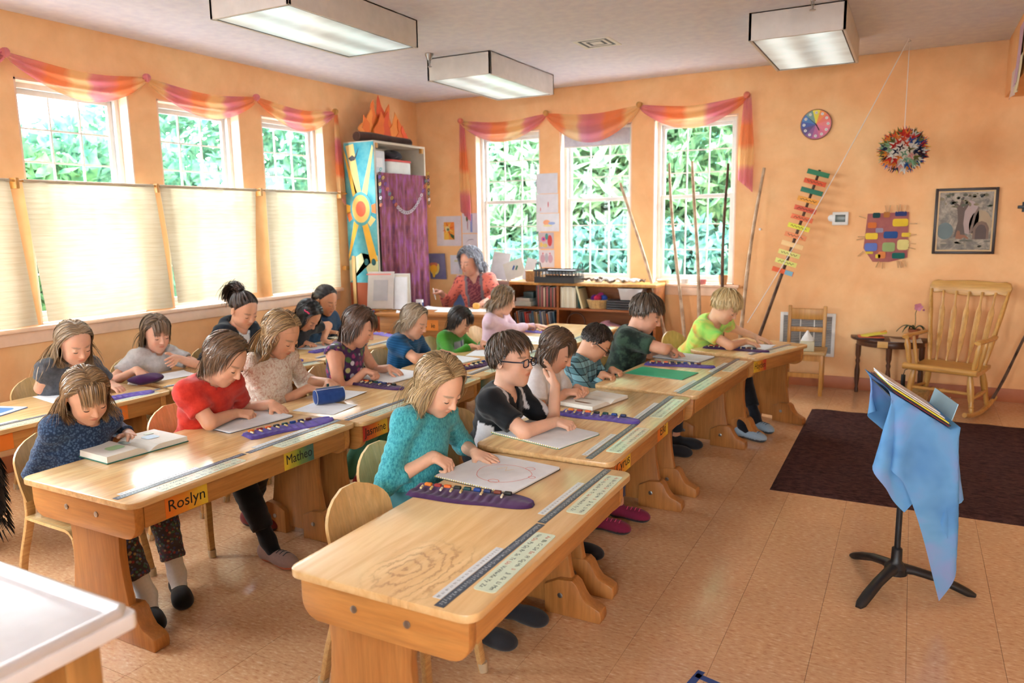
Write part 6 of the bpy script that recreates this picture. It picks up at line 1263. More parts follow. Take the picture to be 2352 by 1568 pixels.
def person(label,H,ang,hip,hair,top,R,L,s=1.0,tyaw=0,legs=None,pants=(40,40,46),pantm=None,skin=(222,172,142),shoe=(40,40,44),shoes=None,sock=None,glasses=None,eye=None,brow=None,extras=(),sh=0,adult=False,bare=None,lean=0,hs=None,shw=1.0,group='children at the desks',bulk=1.0):
    H=A_(*H); yaw,pitch,roll=[math.radians(a) for a in ang]; Hd=rot3(yaw,pitch,roll); hip=A_(*hip); depth=float(np.linalg.norm(H-A_(0,0,1.56)))
    rs=min(1.9,max(1,depth/3.6)); e=empty('person',(hip[0],hip[1],0),0,label,'person',group); O=A_(hip[0],hip[1],0)
    h=lambda *v:H+Hd@(A_(*v)*s)
    Nk=h(-.038,0,-.088)+A_(0,0,-.052)*s; up=nrm(Nk-hip); left=rot3(math.radians(tyaw),0,0)[:,1]; left=nrm(left-up*(left@up)+up*sh); fw=np.cross(left,up); TF=np.stack([fw,left,up],1); T=np.linalg.norm(Nk-hip); b_=bulk
    tp=lambda x,y,z:hip+TF@A_(x*s,y*s,0)+up*z*T
    SL=tp(.005,.118*shw,.9); SR=tp(.005,-.118*shw,.9)
    torso=lambda g:[EL(tp(-.005,0,.13),TF,A_(.092*b_,.122*b_,.10)*s+g,.03),EL(tp(.008,0,.38),TF,A_(.082*b_,.108*b_,.125)*s+g,.04),EL(tp(0,0,.68),TF,A_(.083*b_,.118*b_*shw,.125)*s+g,.04),RC(SL,SR,.044*s+g,.044*s+g,.04),EL(tp(-.03,0,.84),TF,A_(.06,.1,.07)*s+g,.03)]
    L1,L2=(.245*s,.205*s); skn=lin(skin); arms={}; hsz=hs or s
    for side,S0,spec in (('R',SR,R),('L',SL,L)):
        W=A_(*spec['w']); hint=A_(*spec.get('hint',(-.3,-.6 if side=='R' else .6,-.6))); E=ik(S0,W,L1,L2,hint); E[2]=max(E[2],spec.get('ez',0)); arms[side]=(S0,E,W,spec)
    # ---- legs
    if legs is None: legs=(((.37,-.095,-.03),(.36,-.1,-.37)),((.37,.095,-.03),(.38,.1,-.37)))
    LG=[]
    for i,(kn,an) in enumerate([l_[:2] for l_ in legs]):
        sgn=-1 if i==0 else 1; hj=tp(.0,sgn*.065,.1)
        K=hip+rot3(math.radians(tyaw),0,0)@A_(*kn) if np.linalg.norm(kn)<.9 else A_(*kn); An=hip+rot3(math.radians(tyaw),0,0)@A_(*an) if np.linalg.norm(an)<.9 else A_(*an); An[2]=max(An[2],.085); LG.append((hj,K,An))
    # ---- body mesh: torso and limbs, then finer head and hands
    hb=.0105*rs; P=torso(0)+[RC(Nk-up*.03,h(-.026,0,-.05),.047*s,.0445*s,.02)]
    for side,(S0,E,W,sp) in arms.items(): P+=[RC(S0,E,.041*s*b_,.034*s,.02),RC(E,W,.0335*s,.0235*s,.012)]
    for hj,K,An in LG: P+=[RC(hj,K,.066*s*b_,.048*s,.03),RC(K,An,.046*s,.03*s,.015)]
    body=[meshify(P,hb)]
    hh=.0031*min(1.7,max(1,depth/3.3))
    I3=Hd; hp=[EL(h(-.012,0,.03),I3,A_(.093,.076,.085)*s,.02),EL(h(.028,0,-.028),I3,A_(.064,.06,.082)*s,.03),EL(h(.024,0,-.058),I3,A_(.056,.053,.045)*s,.02),RC(h(.06,0,-.09),h(.062,0,-.088),.021*s,.021*s,.02),
        EL(h(.055,.031,-.032),I3,A_(.026,.024,.026)*s,.015),EL(h(.055,-.031,-.032),I3,A_(.026,.024,.026)*s,.015),RC(h(-.026,0,-.05),Nk-up*.005,.0445*s,.0475*s,.02)]
    sub=[EL(h(.103,sg*.031,.008),I3,A_(.018,.0165,.0115)*s,.012*s) for sg in(1,-1)]
    hp2=[RC(h(.086,0,.012),h(.104,0,-.019),.0062*s,.0088*s,.008*s),EL(h(.095,.0085,-.024),I3,A_(.0085,.0062,.006)*s,.005*s),EL(h(.095,-.0085,-.024),I3,A_(.0085,.0062,.006)*s,.005*s)]
    ep=[h(.0735,sg*.030,.006) for sg in (1,-1)]; hp2+=[RC(q,q+A_(0,0,1e-4),.0132*s,.0132*s,.004*s) for q in ep]
    hp2+=[EL(h(.0885,0,-.0465),I3,A_(.0085,.0175,.0042)*s,.004*s),EL(h(.0865,0,-.0545),I3,A_(.0085,.0145,.0048)*s,.003*s)]
    for sg in(1,-1):
        er=Hd@rot3(sg*.35,0,0); hp2.append(EL(h(-.006,sg*.079,-.002),er,A_(.0195,.0075,.029)*s,.006*s))
    sub2=[EL(h(.002,sg*.0865,0),Hd,A_(.010,.006,.017)*s,.004*s) for sg in(1,-1)]+[EL(h(.103,0,-.0505),Hd,A_(.016,.02,.0009)*s,.002*s)]
    if eye: sub2+=[EL(h(.09,sg*.030,.0065),Hd,A_(.012,.0118,.0052)*s,.002*s) for sg in(1,-1)]
    lo=np.min([p['bb'][0] for p in hp+hp2],0); hi=np.max([p['bb'][1] for p in hp+hp2],0); Fd=Field(lo,hi,hh)
    for p in hp: Fd.apply(p)
    for p in sub: Fd.apply(p,True)
    for p in hp2: Fd.apply(p)
    for p in sub2: Fd.apply(p,True)
    hv,hf=Fd.mesh(); body.append((hv,hf)); crays=[]
    for side,(S0,E,W,sp) in arms.items():
        hpz,tips=hand_prims(W,A_(*sp.get('f',(1,0,0))),A_(*sp.get('n',(0,0,-1))),side,hsz,sp.get('pose','rest'),nrm(W-E),.0235*s); body.append(meshify(hpz,.0027*min(1.8,max(1,depth/3.3)))); arms[side]+=(tips,)
    allV=np.concatenate([b[0] for b in body]); lc=((allV-H)@Hd)/s; col=np.tile(skn,(len(allV),1)); nb=len(body[0][0]); nh=len(hv); isH=np.zeros(len(allV),bool); isH[nb:nb+nh]=True
    def blob(c,r,k=1.0):
        q=np.linalg.norm((lc-A_(*c))/A_(*r),axis=1); return (np.clip(1.25-q,0,1)*isH*k)[:,None]
    lip=skn*A_(.8,.46,.44); ck=skn*A_(1.02,.80,.76); hcol=(lin(hair['c1'])+lin(hair['c2']))/2; bw=lin(brow) if brow else np.minimum(hcol*.7,.12)
    for sg in (1,-1): m_=blob((.08,sg*.036,-.028),(.03,.022,.02),.5); col=col*(1-m_)+ck*m_
    m_=blob((.1,0,-.02),(.012,.012,.012),.35); col=col*(1-m_)+ck*m_
    m_=np.clip(blob((.093,0,-.0505),(.02,.018,.0085),1.6),0,.85); col=col*(1-m_)+lip*m_
    for sg in (1,-1): m_=np.clip(blob((.084,sg*.031,.0262),(.03,.02,.0048),1.6),0,.55); col=col*(1-m_)+bw*m_
    d=(lc-A_(-.012,0,.03))/A_(.093,.076,.085); dn=d/(np.linalg.norm(d,axis=1)[:,None]+1e-9); ph=np.degrees(np.arctan2(np.abs(dn[:,1]),dn[:,0])); el=np.degrees(np.arcsin(np.clip(dn[:,2],-1,1)))
    sc=((el>np.interp(ph,HL[:,0],HL[:,1])-2)&isH&(np.abs(lc[:,1])<.0785)&(np.linalg.norm(d,axis=1)<1.12)&(lc[:,2]>-.06))[:,None]; col=np.where(sc,hcol*.9,col)
    body=[(v-O,f) for v,f in body]; to_obj('body',body,mSkin,e,col)
    # ---- eyes and lashes
    for sg,q in zip((1,-1),ep):
        b=MB(); path=[]
        zz=-.0055 if not eye else .0055
        for i in range(9):
            t=-1+2*i/8; a=t*1.05; path.append(h(.0735+.0139*math.cos(a)*math.cos(.4),sg*.030+.0139*math.sin(a),.006+zz*(1-.35*t*t)-.002*0)-O)
        b.tube(path,[.0008,.0015,.0019,.0021,.0021,.0021,.0019,.0015,.0008],5).build('eyelashes',mLash,e)
        if eye:
            V=[];C=[]; nlat,nlon=12,18; b=MB()
            for i in range(nlat+1):
                th=PI*i/nlat
                for j in range(nlon):
                    a=2*PI*j/nlon; dv=A_(math.cos(th),math.sin(th)*math.cos(a),math.sin(th)*math.sin(a)); gz=nrm(A_(1,eye[1],eye[2])); cs=dv@gz; V.append(tuple(h(.0735,sg*.030,.0062)+Hd@dv*.0122*s-O)); C.append((.02,.015,.012) if cs>.955 else (tuple(lin(eye[0])) if cs>.86 else (.82,.8,.78)))
            F=[(i*nlon+j,i*nlon+(j+1)%nlon,(i+1)*nlon+(j+1)%nlon,(i+1)*nlon+j) for i in range(nlat) for j in range(nlon)]
            to_obj('eye',[(np.array(V),np.array(F))],mEye,e,np.array(C))
    # ---- shirt
    g=top.get('g',.011)*s; ca=top.get('cap',.02); P=[]; cutb=[(hip+up*(top.get('hem',-.02))*1.0,-up)] if False else None
    P=torso(g); sl=top.get('sleeve',.6); ends=[]
    for side,(S0,E,W,sp,tips) in arms.items():
        if sl<=0: continue
        if sl<=1: q=S0+(E-S0)*sl; d=nrm(E-S0); P.append(RC(S0,q+d*.05,.050*s*b_+g*.4,.046*s+g*.5,.03,[(q,d)]))
        else:
            q=E+(W-E)*(sl-1); d=nrm(W-E); P+=[RC(S0,E,.046*s*b_+g*.4,.04*s+g*.3,.03),RC(E,q+d*.04,.04*s+g*.3,.0285*s+g*.35,.018,[(q,d)])]
    nr=top.get('neck',.056)*s; nk0=Nk-up*top.get('drop',.012)+fw*.008; subs=[RC(nk0,Nk+up*.14,nr,nr*1.05,.008)]
    if top.get('vee'): subs.append(RC(Nk+fw*.05-up*.005,Nk+fw*.085-up*top['vee'],nr*.55,.006,.008))
    if top.get('hood'): P+=[EL(Nk-fw*.055*s-up*.01,TF,A_(.055,.095,.05)*s,.03)]
    if sl<=0: subs+=[RC(S0+(E-S0)*.12,S0+(E-S0)*.5,.06*s,.05*s,.008) for (S0,E,W,sp,tips) in arms.values()]
    sd=sum(map(ord,label))%97; rr_=np.random.default_rng(abs(sd)+3); wv=rr_.normal(size=(4,3)); wv/=np.linalg.norm(wv,axis=1)[:,None]; wp=rr_.random(4)*6; am=.0028*s
    def disp(X,Y,Z): 
        o=0
        for i in range(4): o=o+am*(.7 if i else 1)*np.sin((X*wv[i,0]+Y*wv[i,1]+Z*wv[i,2]*1.6)*(55+25*i)+wp[i]+1.5*np.sin(Z*17+wp[i]))
        return o*.55
    V,F=meshify(P,.0078*rs,subs,disp); tl=((V-hip)@TF)/s; tl2=tl.copy(); tl2[:,2]=((V-hip)@up)/T
    C=top['col'](tl2,V,arms) if callable(top.get('col')) else np.tile(lin(top.get('col',(200,200,200))),(len(V),1))
    to_obj(top.get('name','shirt'),[(V-O,F)],top.get('mat') or mCloth,e,C,{'tl':tl})
    # ---- trousers, socks, shoes
    g2=.009*s; P=[EL(tp(-.005,0,.1),TF,A_(.095*b_,.124*b_,.1)*s+g2*.6,.03)]; shoes=shoes or (shoe,shoe)
    for hj,K,An in LG:
        d=nrm(An-K); q=K+(An-K)*(.93 if bare is None else bare); P+=[RC(hj,K,.068*s*b_+g2,.053*s+g2,.03),RC(K,q+d*.03,.053*s+g2,(.036 if pantm is None or True else .03)*s+g2,.02,[(q,d)])]
    V,F=meshify(P,.009*rs,(),disp); to_obj('trousers',[(V-O,F)],pantm or mCloth,e,np.tile(lin(pants),(len(V),1)),{'tl':((V-hip)@TF)/s})
    for i,(hj,K,An) in enumerate(LG):
        leg=legs[i]; fd=nrm(A_(*(leg[2] if len(leg)>2 else (1,0,0)))); fs=np.cross(A_(0,0,1),fd); FR=np.stack([fd,fs,A_(0,0,1)],1); g0=A_(An[0],An[1],0); fl=lambda x,y,z:g0+FR@(A_(x,y,z)*s)
        if sock is not None: V,F=meshify([RC(K+(An-K)*.72,An,.036*s,.034*s,.01),RC(An,fl(.04,0,.04),.034*s,.03*s,.02)],.006*rs); to_obj('sock',[(V-O,F)],mCloth,e,np.tile(lin(sock),(len(V),1)))
        fl_=[(g0,A_(0,0,-1))]
        V,F=meshify([EL(fl(.09,0,.03),FR,A_(.075,.04,.036)*s,.03),EL(fl(-.01,0,.04),FR,A_(.055,.036,.045)*s,.03),EL(fl(.13,0,.024),FR,A_(.045,.038,.026)*s,.02)],.0055*rs,[EL(fl(.05,0,-.0495),FR,A_(.3,.2,.05),.002),EL(fl(.0,0,.115),FR,A_(.035,.026,.05)*s,.006)])
        lz=(V-g0)[:,2]; sc_=shoes[i] if isinstance(shoes[i][0],(tuple,list)) else (shoes[i],shoes[i]); C=np.where((lz<.018)[:,None],lin(sc_[1]),lin(sc_[0])); to_obj('shoe',[(V-O,F)],mCloth,e,C)
    # ---- hair
    coll=[(Nk,h(-.02,0,-.03),.05*s),(SL,SR,.058*s+.004),(tp(0,0,.45),tp(-.01,0,.8),.1*s)]+[(S0,E,.055*s) for (S0,E,W,sp,t) in arms.values()]
    r=np.random.default_rng(hair.get('seed',1)); PP,hc=hair_sim(H,Hd,s,hair,coll,depth); V,F,C=ribbons(PP,hc,hair.get('w',.0026)*.62*max(1,(depth/3.4)**.8),lin(hair['c1']),lin(hair['c2']),r); ho,_=to_obj('hair',[(V-O,F)],mHair,e,C)
    if hair['style']=='tied':
        tw=H+Hd@(np.array(hair['tie'])*s); b=MB(); ax=nrm(Hd@nrm(hair['taildir'])); u_=nrm(np.cross(ax,A_(.3,.2,1))); v_=np.cross(ax,u_); b.tube([Vector(tw-O+(u_*math.cos(a)+v_*math.sin(a))*.016*s) for a in [i/12*2*PI for i in range(13)]],.006*s,6).build('hair_tie',S(30,30,40),ho,smooth=60)
    if glasses:
        gm=plain(srgb(*glasses),.3,name='glasses'); gl=None; b=MB()
        for sg in (1,-1):
            ring=[]
            for i in range(21):
                a=2*PI*i/20; cx=abs(math.cos(a))**.6*math.copysign(1,math.cos(a)); cz=abs(math.sin(a))**.6*math.copysign(1,math.sin(a)); ring.append(Vector(h(.1015-.012*abs(.031+sg*0)*0-.004*abs(cx)*(1 if cx*1>0 else 0),sg*(.031)+.0225*cx,.004+.0165*cz)-O))
            b.tube(ring,.0027*s,6); b.tube([Vector(h(.099,sg*.053,.01)-O),Vector(h(.06,sg*.074,.01)-O),Vector(h(0,sg*.083,.008)-O),Vector(h(-.02,sg*.082,-.01)-O)],.0028*s,6)
        b.tube([Vector(h(.1025,-.009,.006)-O),Vector(h(.106,0,.01)-O),Vector(h(.1025,.009,.006)-O)],.0026*s,6); gl=b.build('glasses',gm,e,smooth=60)
        for sg in (1,-1): MB().prism([(0,0)]*0 or [(0.0225*abs(math.cos(a))**.6*math.copysign(1,math.cos(a)),.0165*abs(math.sin(a))**.6*math.copysign(1,math.sin(a))) for a in [2*PI*i/20 for i in range(20)]],0,.0008,'z')
    for fn in extras: fn(e,O,h,arms,s,Hd)
    return e,arms
def held_stick(col,ln=.05,r=.0055,side='R',name='held_crayon'):
    def f(e,O,h,arms,s,Hd):
        t=arms[side][4]; p=(t[0]+t[4])/2; d=nrm(A_(.25,0,-1)); MB().tube([Vector(p-O-d*ln*.5),Vector(p-O+d*ln*.5)],r,8).build(name,S(*col),e,smooth=40)
    return f
# ---------------------------------------------------------------- the people
def fab(name,fn,rough=.85,bs=.3,bscale=350):
    m,nt,b=newmat(name); nt.links.new(fn(nt),b.inputs['Base Color']); b.inputs['Roughness'].default_value=rough; b.inputs['Specular IOR Level'].default_value=.2; b.inputs['Sheen Weight'].default_value=.15; bump(nt,b,noise(nt,coords(nt,kind='@tl'),bscale,2),bs,.002); return m
def two(name,a,b_,sc=60,scale=(1,1,1),lo=.35,hi=.65,**k): return fab(name,lambda nt:ramp(nt,noise(nt,coords(nt,scale,'@tl'),sc,4,.7),[(lo,srgb(*a)),(hi,srgb(*b_))]),**k)
def stripes(nt,axis,freq,a,b_,w=.5):
    sp=N(nt,'ShaderNodeSeparateXYZ'); nt.links.new(coords(nt,kind='@tl'),sp.inputs[0]); m=N(nt,'ShaderNodeMath',operation='MULTIPLY',i_1=freq); nt.links.new(sp.outputs[axis],m.inputs[0]); f=N(nt,'ShaderNodeMath',operation='FRACT'); nt.links.new(m.outputs[0],f.inputs[0])
    return ramp(nt,f.outputs[0],[(0,a),(w,b_)],'CONSTANT')
def plaid(nt):
    a=stripes(nt,1,14,srgb(120,176,190),srgb(70,110,122),.5); b_=stripes(nt,2,14,srgb(150,196,206),srgb(84,120,128),.5); c=stripes(nt,2,28,srgb(30,44,60),(1,1,1,1),.14); d=stripes(nt,1,28,srgb(40,50,60),(1,1,1,1),.14)
    return mix(nt,.8,mix(nt,.8,mix(nt,.5,a,b_),c,'MULTIPLY'),d,'MULTIPLY')
def floral(base,cols,sc=22):
    def f(nt):
        v=N(nt,'ShaderNodeTexVoronoi'); v.inputs['Scale'].default_value=sc; nt.links.new(coords(nt,kind='@tl'),v.inputs['Vector']); w=N(nt,'ShaderNodeSeparateXYZ'); nt.links.new(v.outputs['Color'],w.inputs[0])
        k=ramp(nt,w.outputs[0],[((i+.0)/len(cols),srgb(*c)) for i,c in enumerate(cols)],'CONSTANT'); m=ramp(nt,v.outputs['Distance'],[(.4,(1,1,1)),(.55,(0,0,0))]); return mix(nt,m,srgb(*base),k)
    return f
mHeather=two('teal_heather',(34,122,134),(86,178,184),70,(2,2,1)); mRed=two('red_jersey',(178,36,24),(204,54,36),20); mWhiteT=two('white_jersey',(226,220,220),(242,238,238),20)
mPlaid=fab('plaid_flannel',plaid); mCamo=two('dark_green_dye',(24,36,30),(58,80,64),14,lo=.42,hi=.6); mNeon=fab('neon_tiedye',lambda nt:ramp(nt,noise(nt,coords(nt,kind='@tl'),7,3,.6,.5),[(.36,srgb(236,186,90)),(.46,srgb(206,232,110)),(.6,srgb(140,226,100)),(.72,srgb(110,190,110))]))
mNavyDot=fab('navy_dotted',lambda nt:mix(nt,1,srgb(34,54,84),ramp(nt,N_vor(nt,150),[(.2,(1.5,1.5,1.5)),(.4,(.85,.85,.85))]),'MULTIPLY'))if False else fab('navy_dotted',floral((32,50,78),[(62,86,116),(54,76,104),(70,92,120)],110))
mLace=fab('cream_lace',lambda nt:ramp(nt,noise(nt,coords(nt,kind='@tl'),55,5,.75,1.2),[(.38,srgb(196,150,130)),(.5,srgb(222,206,190)),(.65,srgb(236,228,216))]),bs=.8,bscale=90)
mFlor=fab('flowered_vest',floral((70,40,78),[(150,40,80),(80,110,60),(40,46,40),(190,180,120),(150,60,110),(60,90,90),(206,196,206)],30))
mLegg=fab('flowered_leggings',floral((70,64,72),[(150,70,76),(80,116,98),(74,84,130),(176,150,116),(110,60,70),(100,116,136)],85))
mBlue=fab('blue_striped_tee',lambda nt:mix(nt,1,srgb(24,84,128),stripes(nt,2,60,(1,1,1,1),(.62,.66,.72,1),.5),'MULTIPLY')); mGrey=two('charcoal_tee',(66,68,74),(88,90,96),40); mLGrey=two('pale_grey_tee',(196,194,196),(218,216,218),40)
mPink=two('pink_jersey',(226,190,206),(240,212,222),14); mHood=two('dark_hoodie',(24,32,42),(42,52,64),40); mNavy=two('navy_fleece',(18,40,62),(34,62,88),30); mBlk=two('black_wool',(18,18,20),(34,32,34),60)
def teach(nt): return mix(nt,1,ramp(nt,noise(nt,coords(nt,kind='@tl'),26,3,.6),[(.40,srgb(140,60,56)),(.48,srgb(224,120,100))]),(1,1,1,1),'MULTIPLY')
def laces(col,kind='laces'):
    def f(e,O,h,arms,s,Hd):
        for sh_ in [c for c in e.children if c.name.startswith('shoe')]:
            co=np.array([v.co for v in sh_.data.vertices]); top=co[co[:,2]>.05]; c=co.mean(0); d=co[:,:2]-c[:2]; w_,v_=np.linalg.eigh(np.cov(d.T)); fd=np.array([*v_[:,1],0]); 
            if fd@np.array([1,-.2,0])<0: fd=-fd
            fs=np.cross((0,0,1),fd); b=MB()
            for k in range(4 if kind=='laces' else 1):
                p=c+fd*(.0+.022*k)*s; near=co[np.argsort(np.linalg.norm(co[:,:2]-p[:2],axis=1))[:12]]; z=near[:,2].max()+.002
                if kind=='laces': b.tube([Vector((*(p-fs*.02*s)[:2],z-.008)),Vector((*p[:2],z+.001)),Vector((*(p+fs*.02*s)[:2],z-.008))],.0025,5)
                else:
                    p=c+fd*.055*s; z=.048*s
                    for q in (-1,1): b.tube([Vector((*p[:2],z)),Vector((*(p+fs*.018*q+fd*.006)[:2],z+.006)),Vector((*(p+fs*.03*q)[:2],z+.0)),Vector((*p[:2],z))],.003,5)
            b.build(kind,S(*col),sh_)
    return f
BLK,DKB=(36,24,18),(58,42,32)
rowA,rowB,rowC=-1.73,-3.2,-4.56
def kid(label,*a,chairlabel=None,chair_rz=0,cx=0,**k):
    e,arms=person(label,*a,**k); hip=a[2]; c=chair(hip[0]+.05+cx,hip[1],chairlabel,chair_rz); return e
CL='bent plywood chair under the '
kid('girl with a blond bob in a teal top drawing at the front desk',(-1.60,2.40,.935),(-10,38,4),(-1.73,2.38,.43),
 dict(style='long',len=.225,c1=(112,84,52),c2=(204,172,124),n=2400,part=-.012,thick=.014,mess=.12,grav=.17,seed=2,curl=.06,front=.06),dict(mat=mHeather,sleeve=1.42,g=.013,neck=.06),
 dict(w=(-1.60,2.345,.665),f=(.75,.35,-.45),n=(-.2,.25,-1),pose='pinch',hint=(-.9,-.8,-.1)),dict(w=(-1.545,2.56,.625),f=(.9,-.1,-.12),n=(0,.15,-1),pose='flat',hint=(-.3,.7,-.5)),s=1.02,tyaw=-4,pants=(70,130,140),extras=[held_stick((206,206,50))],skin=(226,176,146),chairlabel=CL+'girl in teal')
def boycol(tl,V,arms):
    c=np.tile(lin((20,22,26)),(len(tl),1)); x,y,z=tl[:,0],np.abs(tl[:,1]),tl[:,2]; w=((np.abs(y-.072-.1*(1-z))<.011)&(z>.78)&(x>-.01))|((y>.085)&(z<.62)&(np.abs(x-.01)<.04)&(z>-.1))|((y>.15)&(z>.72)&(x>.02)&(tl[:,1]>0)); c[w]=lin((206,206,210)); return c
kid('boy with dark glasses in a black and white sports shirt raising one hand',(-1.60,3.0,.935),(-7,3,0),(-1.745,3.0,.43),
 dict(style='short',len=.062,c1=(50,36,26),c2=(96,72,52),n=3000,thick=.012,mess=.1,grav=.06,steps=7,w=.003,seed=3,lift=.1),dict(col=boycol,sleeve=.72,g=.013,neck=.054,vee=.05),
 dict(ez=.645,w=(-1.395,3.045,.655),f=(.95,.22,-.2),n=(-.15,.25,-1),pose='grip',hint=(-.3,-1,-.5)),dict(w=(-1.475,3.21,.785),f=(-.25,-.05,1),n=(-.75,-.6,-.1),pose='open',hint=(.55,.35,-.8)),s=1.04,pants=(36,38,44),glasses=(24,26,46),eye=((70,50,36),.25,.0),extras=[held_stick((226,130,40),.03)],skin=(224,174,146),chairlabel=CL+'boy raising a hand')
kid('girl with smooth brown hair in a white T-shirt bent over a book',(-1.655,3.62,.88),(4,38,3),(-1.76,3.6,.43),
 dict(style='long',len=.2,c1=(54,38,28),c2=(112,84,60),n=2000,part=.0,thick=.009,mess=.05,grav=.17,seed=4,bangs=.075),dict(mat=mWhiteT,sleeve=.6,g=.013),
 dict(w=(-1.575,3.555,.668),f=(.9,.3,.12),n=(.1,.3,-1),pose='grip',hint=(-.4,-.8,-.6)),dict(w=(-1.565,3.685,.668),f=(.9,-.35,.12),n=(.1,-.3,-1),pose='grip'),s=1.0,pants=(60,60,90),shoes=(((120,30,60),(40,34,36)),((120,30,60),(40,34,36))),legs=(((.37,-.1,-.02),(.42,-.17,-.37)),((.38,.08,-.02),(.46,.02,-.37))),extras=[laces((220,70,120))],chairlabel=CL+'girl in white',skin=(222,166,136))
kid('boy with cropped dark hair and glasses in a blue checked shirt',(-1.70,4.3,.815),(22,42,0),(-1.82,4.28,.42),
 dict(style='short',len=.03,c1=(30,22,18),c2=(60,46,36),n=2600,thick=.006,mess=.12,grav=.03,steps=5,w=.003,seed=5),dict(mat=mPlaid,sleeve=1.8,g=.014),
 dict(w=(-1.62,4.22,.64),pose='grip',f=(.9,.2,-.2)),dict(w=(-1.62,4.38,.64),pose='grip',f=(.9,-.2,-.2)),s=.97,pants=(50,60,80),glasses=(20,20,24),skin=(216,162,130),chairlabel=CL+'boy in the checked shirt')
kid('boy with brown hair in a dark green T-shirt reaching over his pad',(-1.575,4.92,.93),(4,30,2),(-1.76,4.9,.43),
 dict(style='short',len=.075,c1=(48,38,30),c2=(110,90,72),n=2600,thick=.012,mess=.08,grav=.1,steps=7,w=.003,seed=6,lift=.08),dict(mat=mCamo,sleeve=.68,g=.018),
 dict(w=(-1.43,4.985,.70),f=(.65,.5,-.55),n=(-.4,.2,-1),pose='pinch',hint=(.1,-1,.1)),dict(w=(-1.48,5.12,.645),pose='rest',hint=(-.5,.7,-.4)),s=1.1,bulk=1.12,pants=(46,50,60),skin=(222,166,138),extras=[held_stick((206,190,60),.04)],chairlabel=CL+'boy in dark green')
kid('blond boy in a bright green and yellow T-shirt leaning far over his desk',(-1.20,5.66,.915),(-14,38,0),(-1.52,5.84,.44),
 dict(style='short',len=.085,c1=(176,140,84),c2=(236,212,160),n=2400,thick=.014,mess=.1,grav=.16,steps=7,w=.003,seed=7,lift=.08),dict(mat=mNeon,sleeve=.62,g=.016,neck=.06),
 dict(ez=.645,w=(-1.06,5.73,.65),f=(.95,.1,-.2),pose='rest',hint=(-.1,-1,-.2)),dict(w=(-1.03,5.98,.65),f=(.95,-.2,-.2),pose='flat',hint=(-.2,.9,-.2)),s=1.06,tyaw=-19,pants=(22,22,26),sock=(24,26,34),shoes=(((150,170,186),(60,62,66)),((150,170,186),(60,62,66))),legs=(((-1.15,5.62,.44),(-1.0,5.40,.09),(1,-.35,0)),((-1.12,5.86,.44),(-.965,5.68,.1),(.8,-.6,0))),skin=(226,174,140),extras=[laces((50,70,100))],chairlabel=CL+'blond boy',chair_rz=math.radians(-19),bare=.82)
kid('girl in a navy top and flowered leggings reading an open book',(-3.06,1.9,.865),(-10,36,6),(-3.21,1.9,.42),
 dict(style='long',len=.27,c1=(92,68,46),c2=(176,140,98),n=2400,part=0,thick=.009,mess=.06,grav=.16,seed=8,bangs=.085,front=.058),dict(mat=mNavyDot,sleeve=1.9,g=.01,neck=.064,drop=.02),
 dict(w=(-3.18,1.915,.648),f=(.8,.45,-.12),n=(-.1,.1,-1),pose='rest',hint=(-.5,-.7,-.6)),dict(w=(-3.14,2.13,.625),f=(.9,-.3,.1),n=(0,-.5,-1),pose='rest',hint=(-.5,.7,-.6)),s=1.03,pantm=mLegg,sock=(226,222,220),shoe=(24,22,22),legs=(((-2.83,1.80,.425),(-2.66,1.815,.09),(.9,-.45,0)),((-2.82,2.02,.425),(-2.71,1.995,.09),(.85,-.5,0))),bare=.8,skin=(216,164,134),extras=[laces((20,18,18),'shoe_bow')],chairlabel=CL+'girl in navy reading')
kid('child with chin-length brown hair in a red T-shirt writing on a large pad',(-2.90,2.5,.93),(8,40,-6),(-3.12,2.48,.43),
 dict(style='bob',len=.175,c1=(62,44,32),c2=(138,104,74),n=2400,part=.02,thick=.014,mess=.1,grav=.14,seed=9,curl=.05,front=.07),dict(mat=mRed,sleeve=.66,g=.016,neck=.058),
 dict(w=(-2.93,2.57,.645),f=(.72,.62,-.15),n=(-.2,.3,-1),pose='grip',hint=(.3,-.6,-.75),ez=.648),dict(w=(-2.88,2.76,.655),f=(.75,.15,-.4),n=(-.3,.1,-1),pose='rest',hint=(-.1,.7,-.75)),s=1.07,pants=(24,24,28),sock=(24,24,28),shoes=(((150,120,110),(190,90,50)),((110,40,40),(40,34,34))),legs=(((-2.76,2.40,.43),(-2.60,2.41,.1),(.95,-.1,0)),((-2.78,2.56,.43),(-3.0,2.68,.1),(.9,.1,0))),bare=.84,skin=(222,166,134),extras=[held_stick((30,30,34),.03),laces((40,40,44))],chairlabel=CL+'child in red')
kid('girl with long light brown hair in a cream lace blouse',(-3.06,3.03,.97),(6,38,0),(-3.2,3.03,.43),
 dict(style='long',len=.33,c1=(100,74,46),c2=(190,152,104),n=2600,part=.0,thick=.01,mess=.06,grav=.17,seed=10,front=.046,steps=16),dict(mat=mLace,sleeve=1.35,g=.016),
 dict(w=(-3.0,3.155,.645),f=(.8,.5,-.1),pose='grip',hint=(-.5,-.9,-.5)),dict(w=(-2.985,3.31,.65),f=(.9,-.35,-.15),pose='rest'),s=1.1,pants=(190,170,150),skin=(214,156,122),chairlabel=CL+'girl in lace')
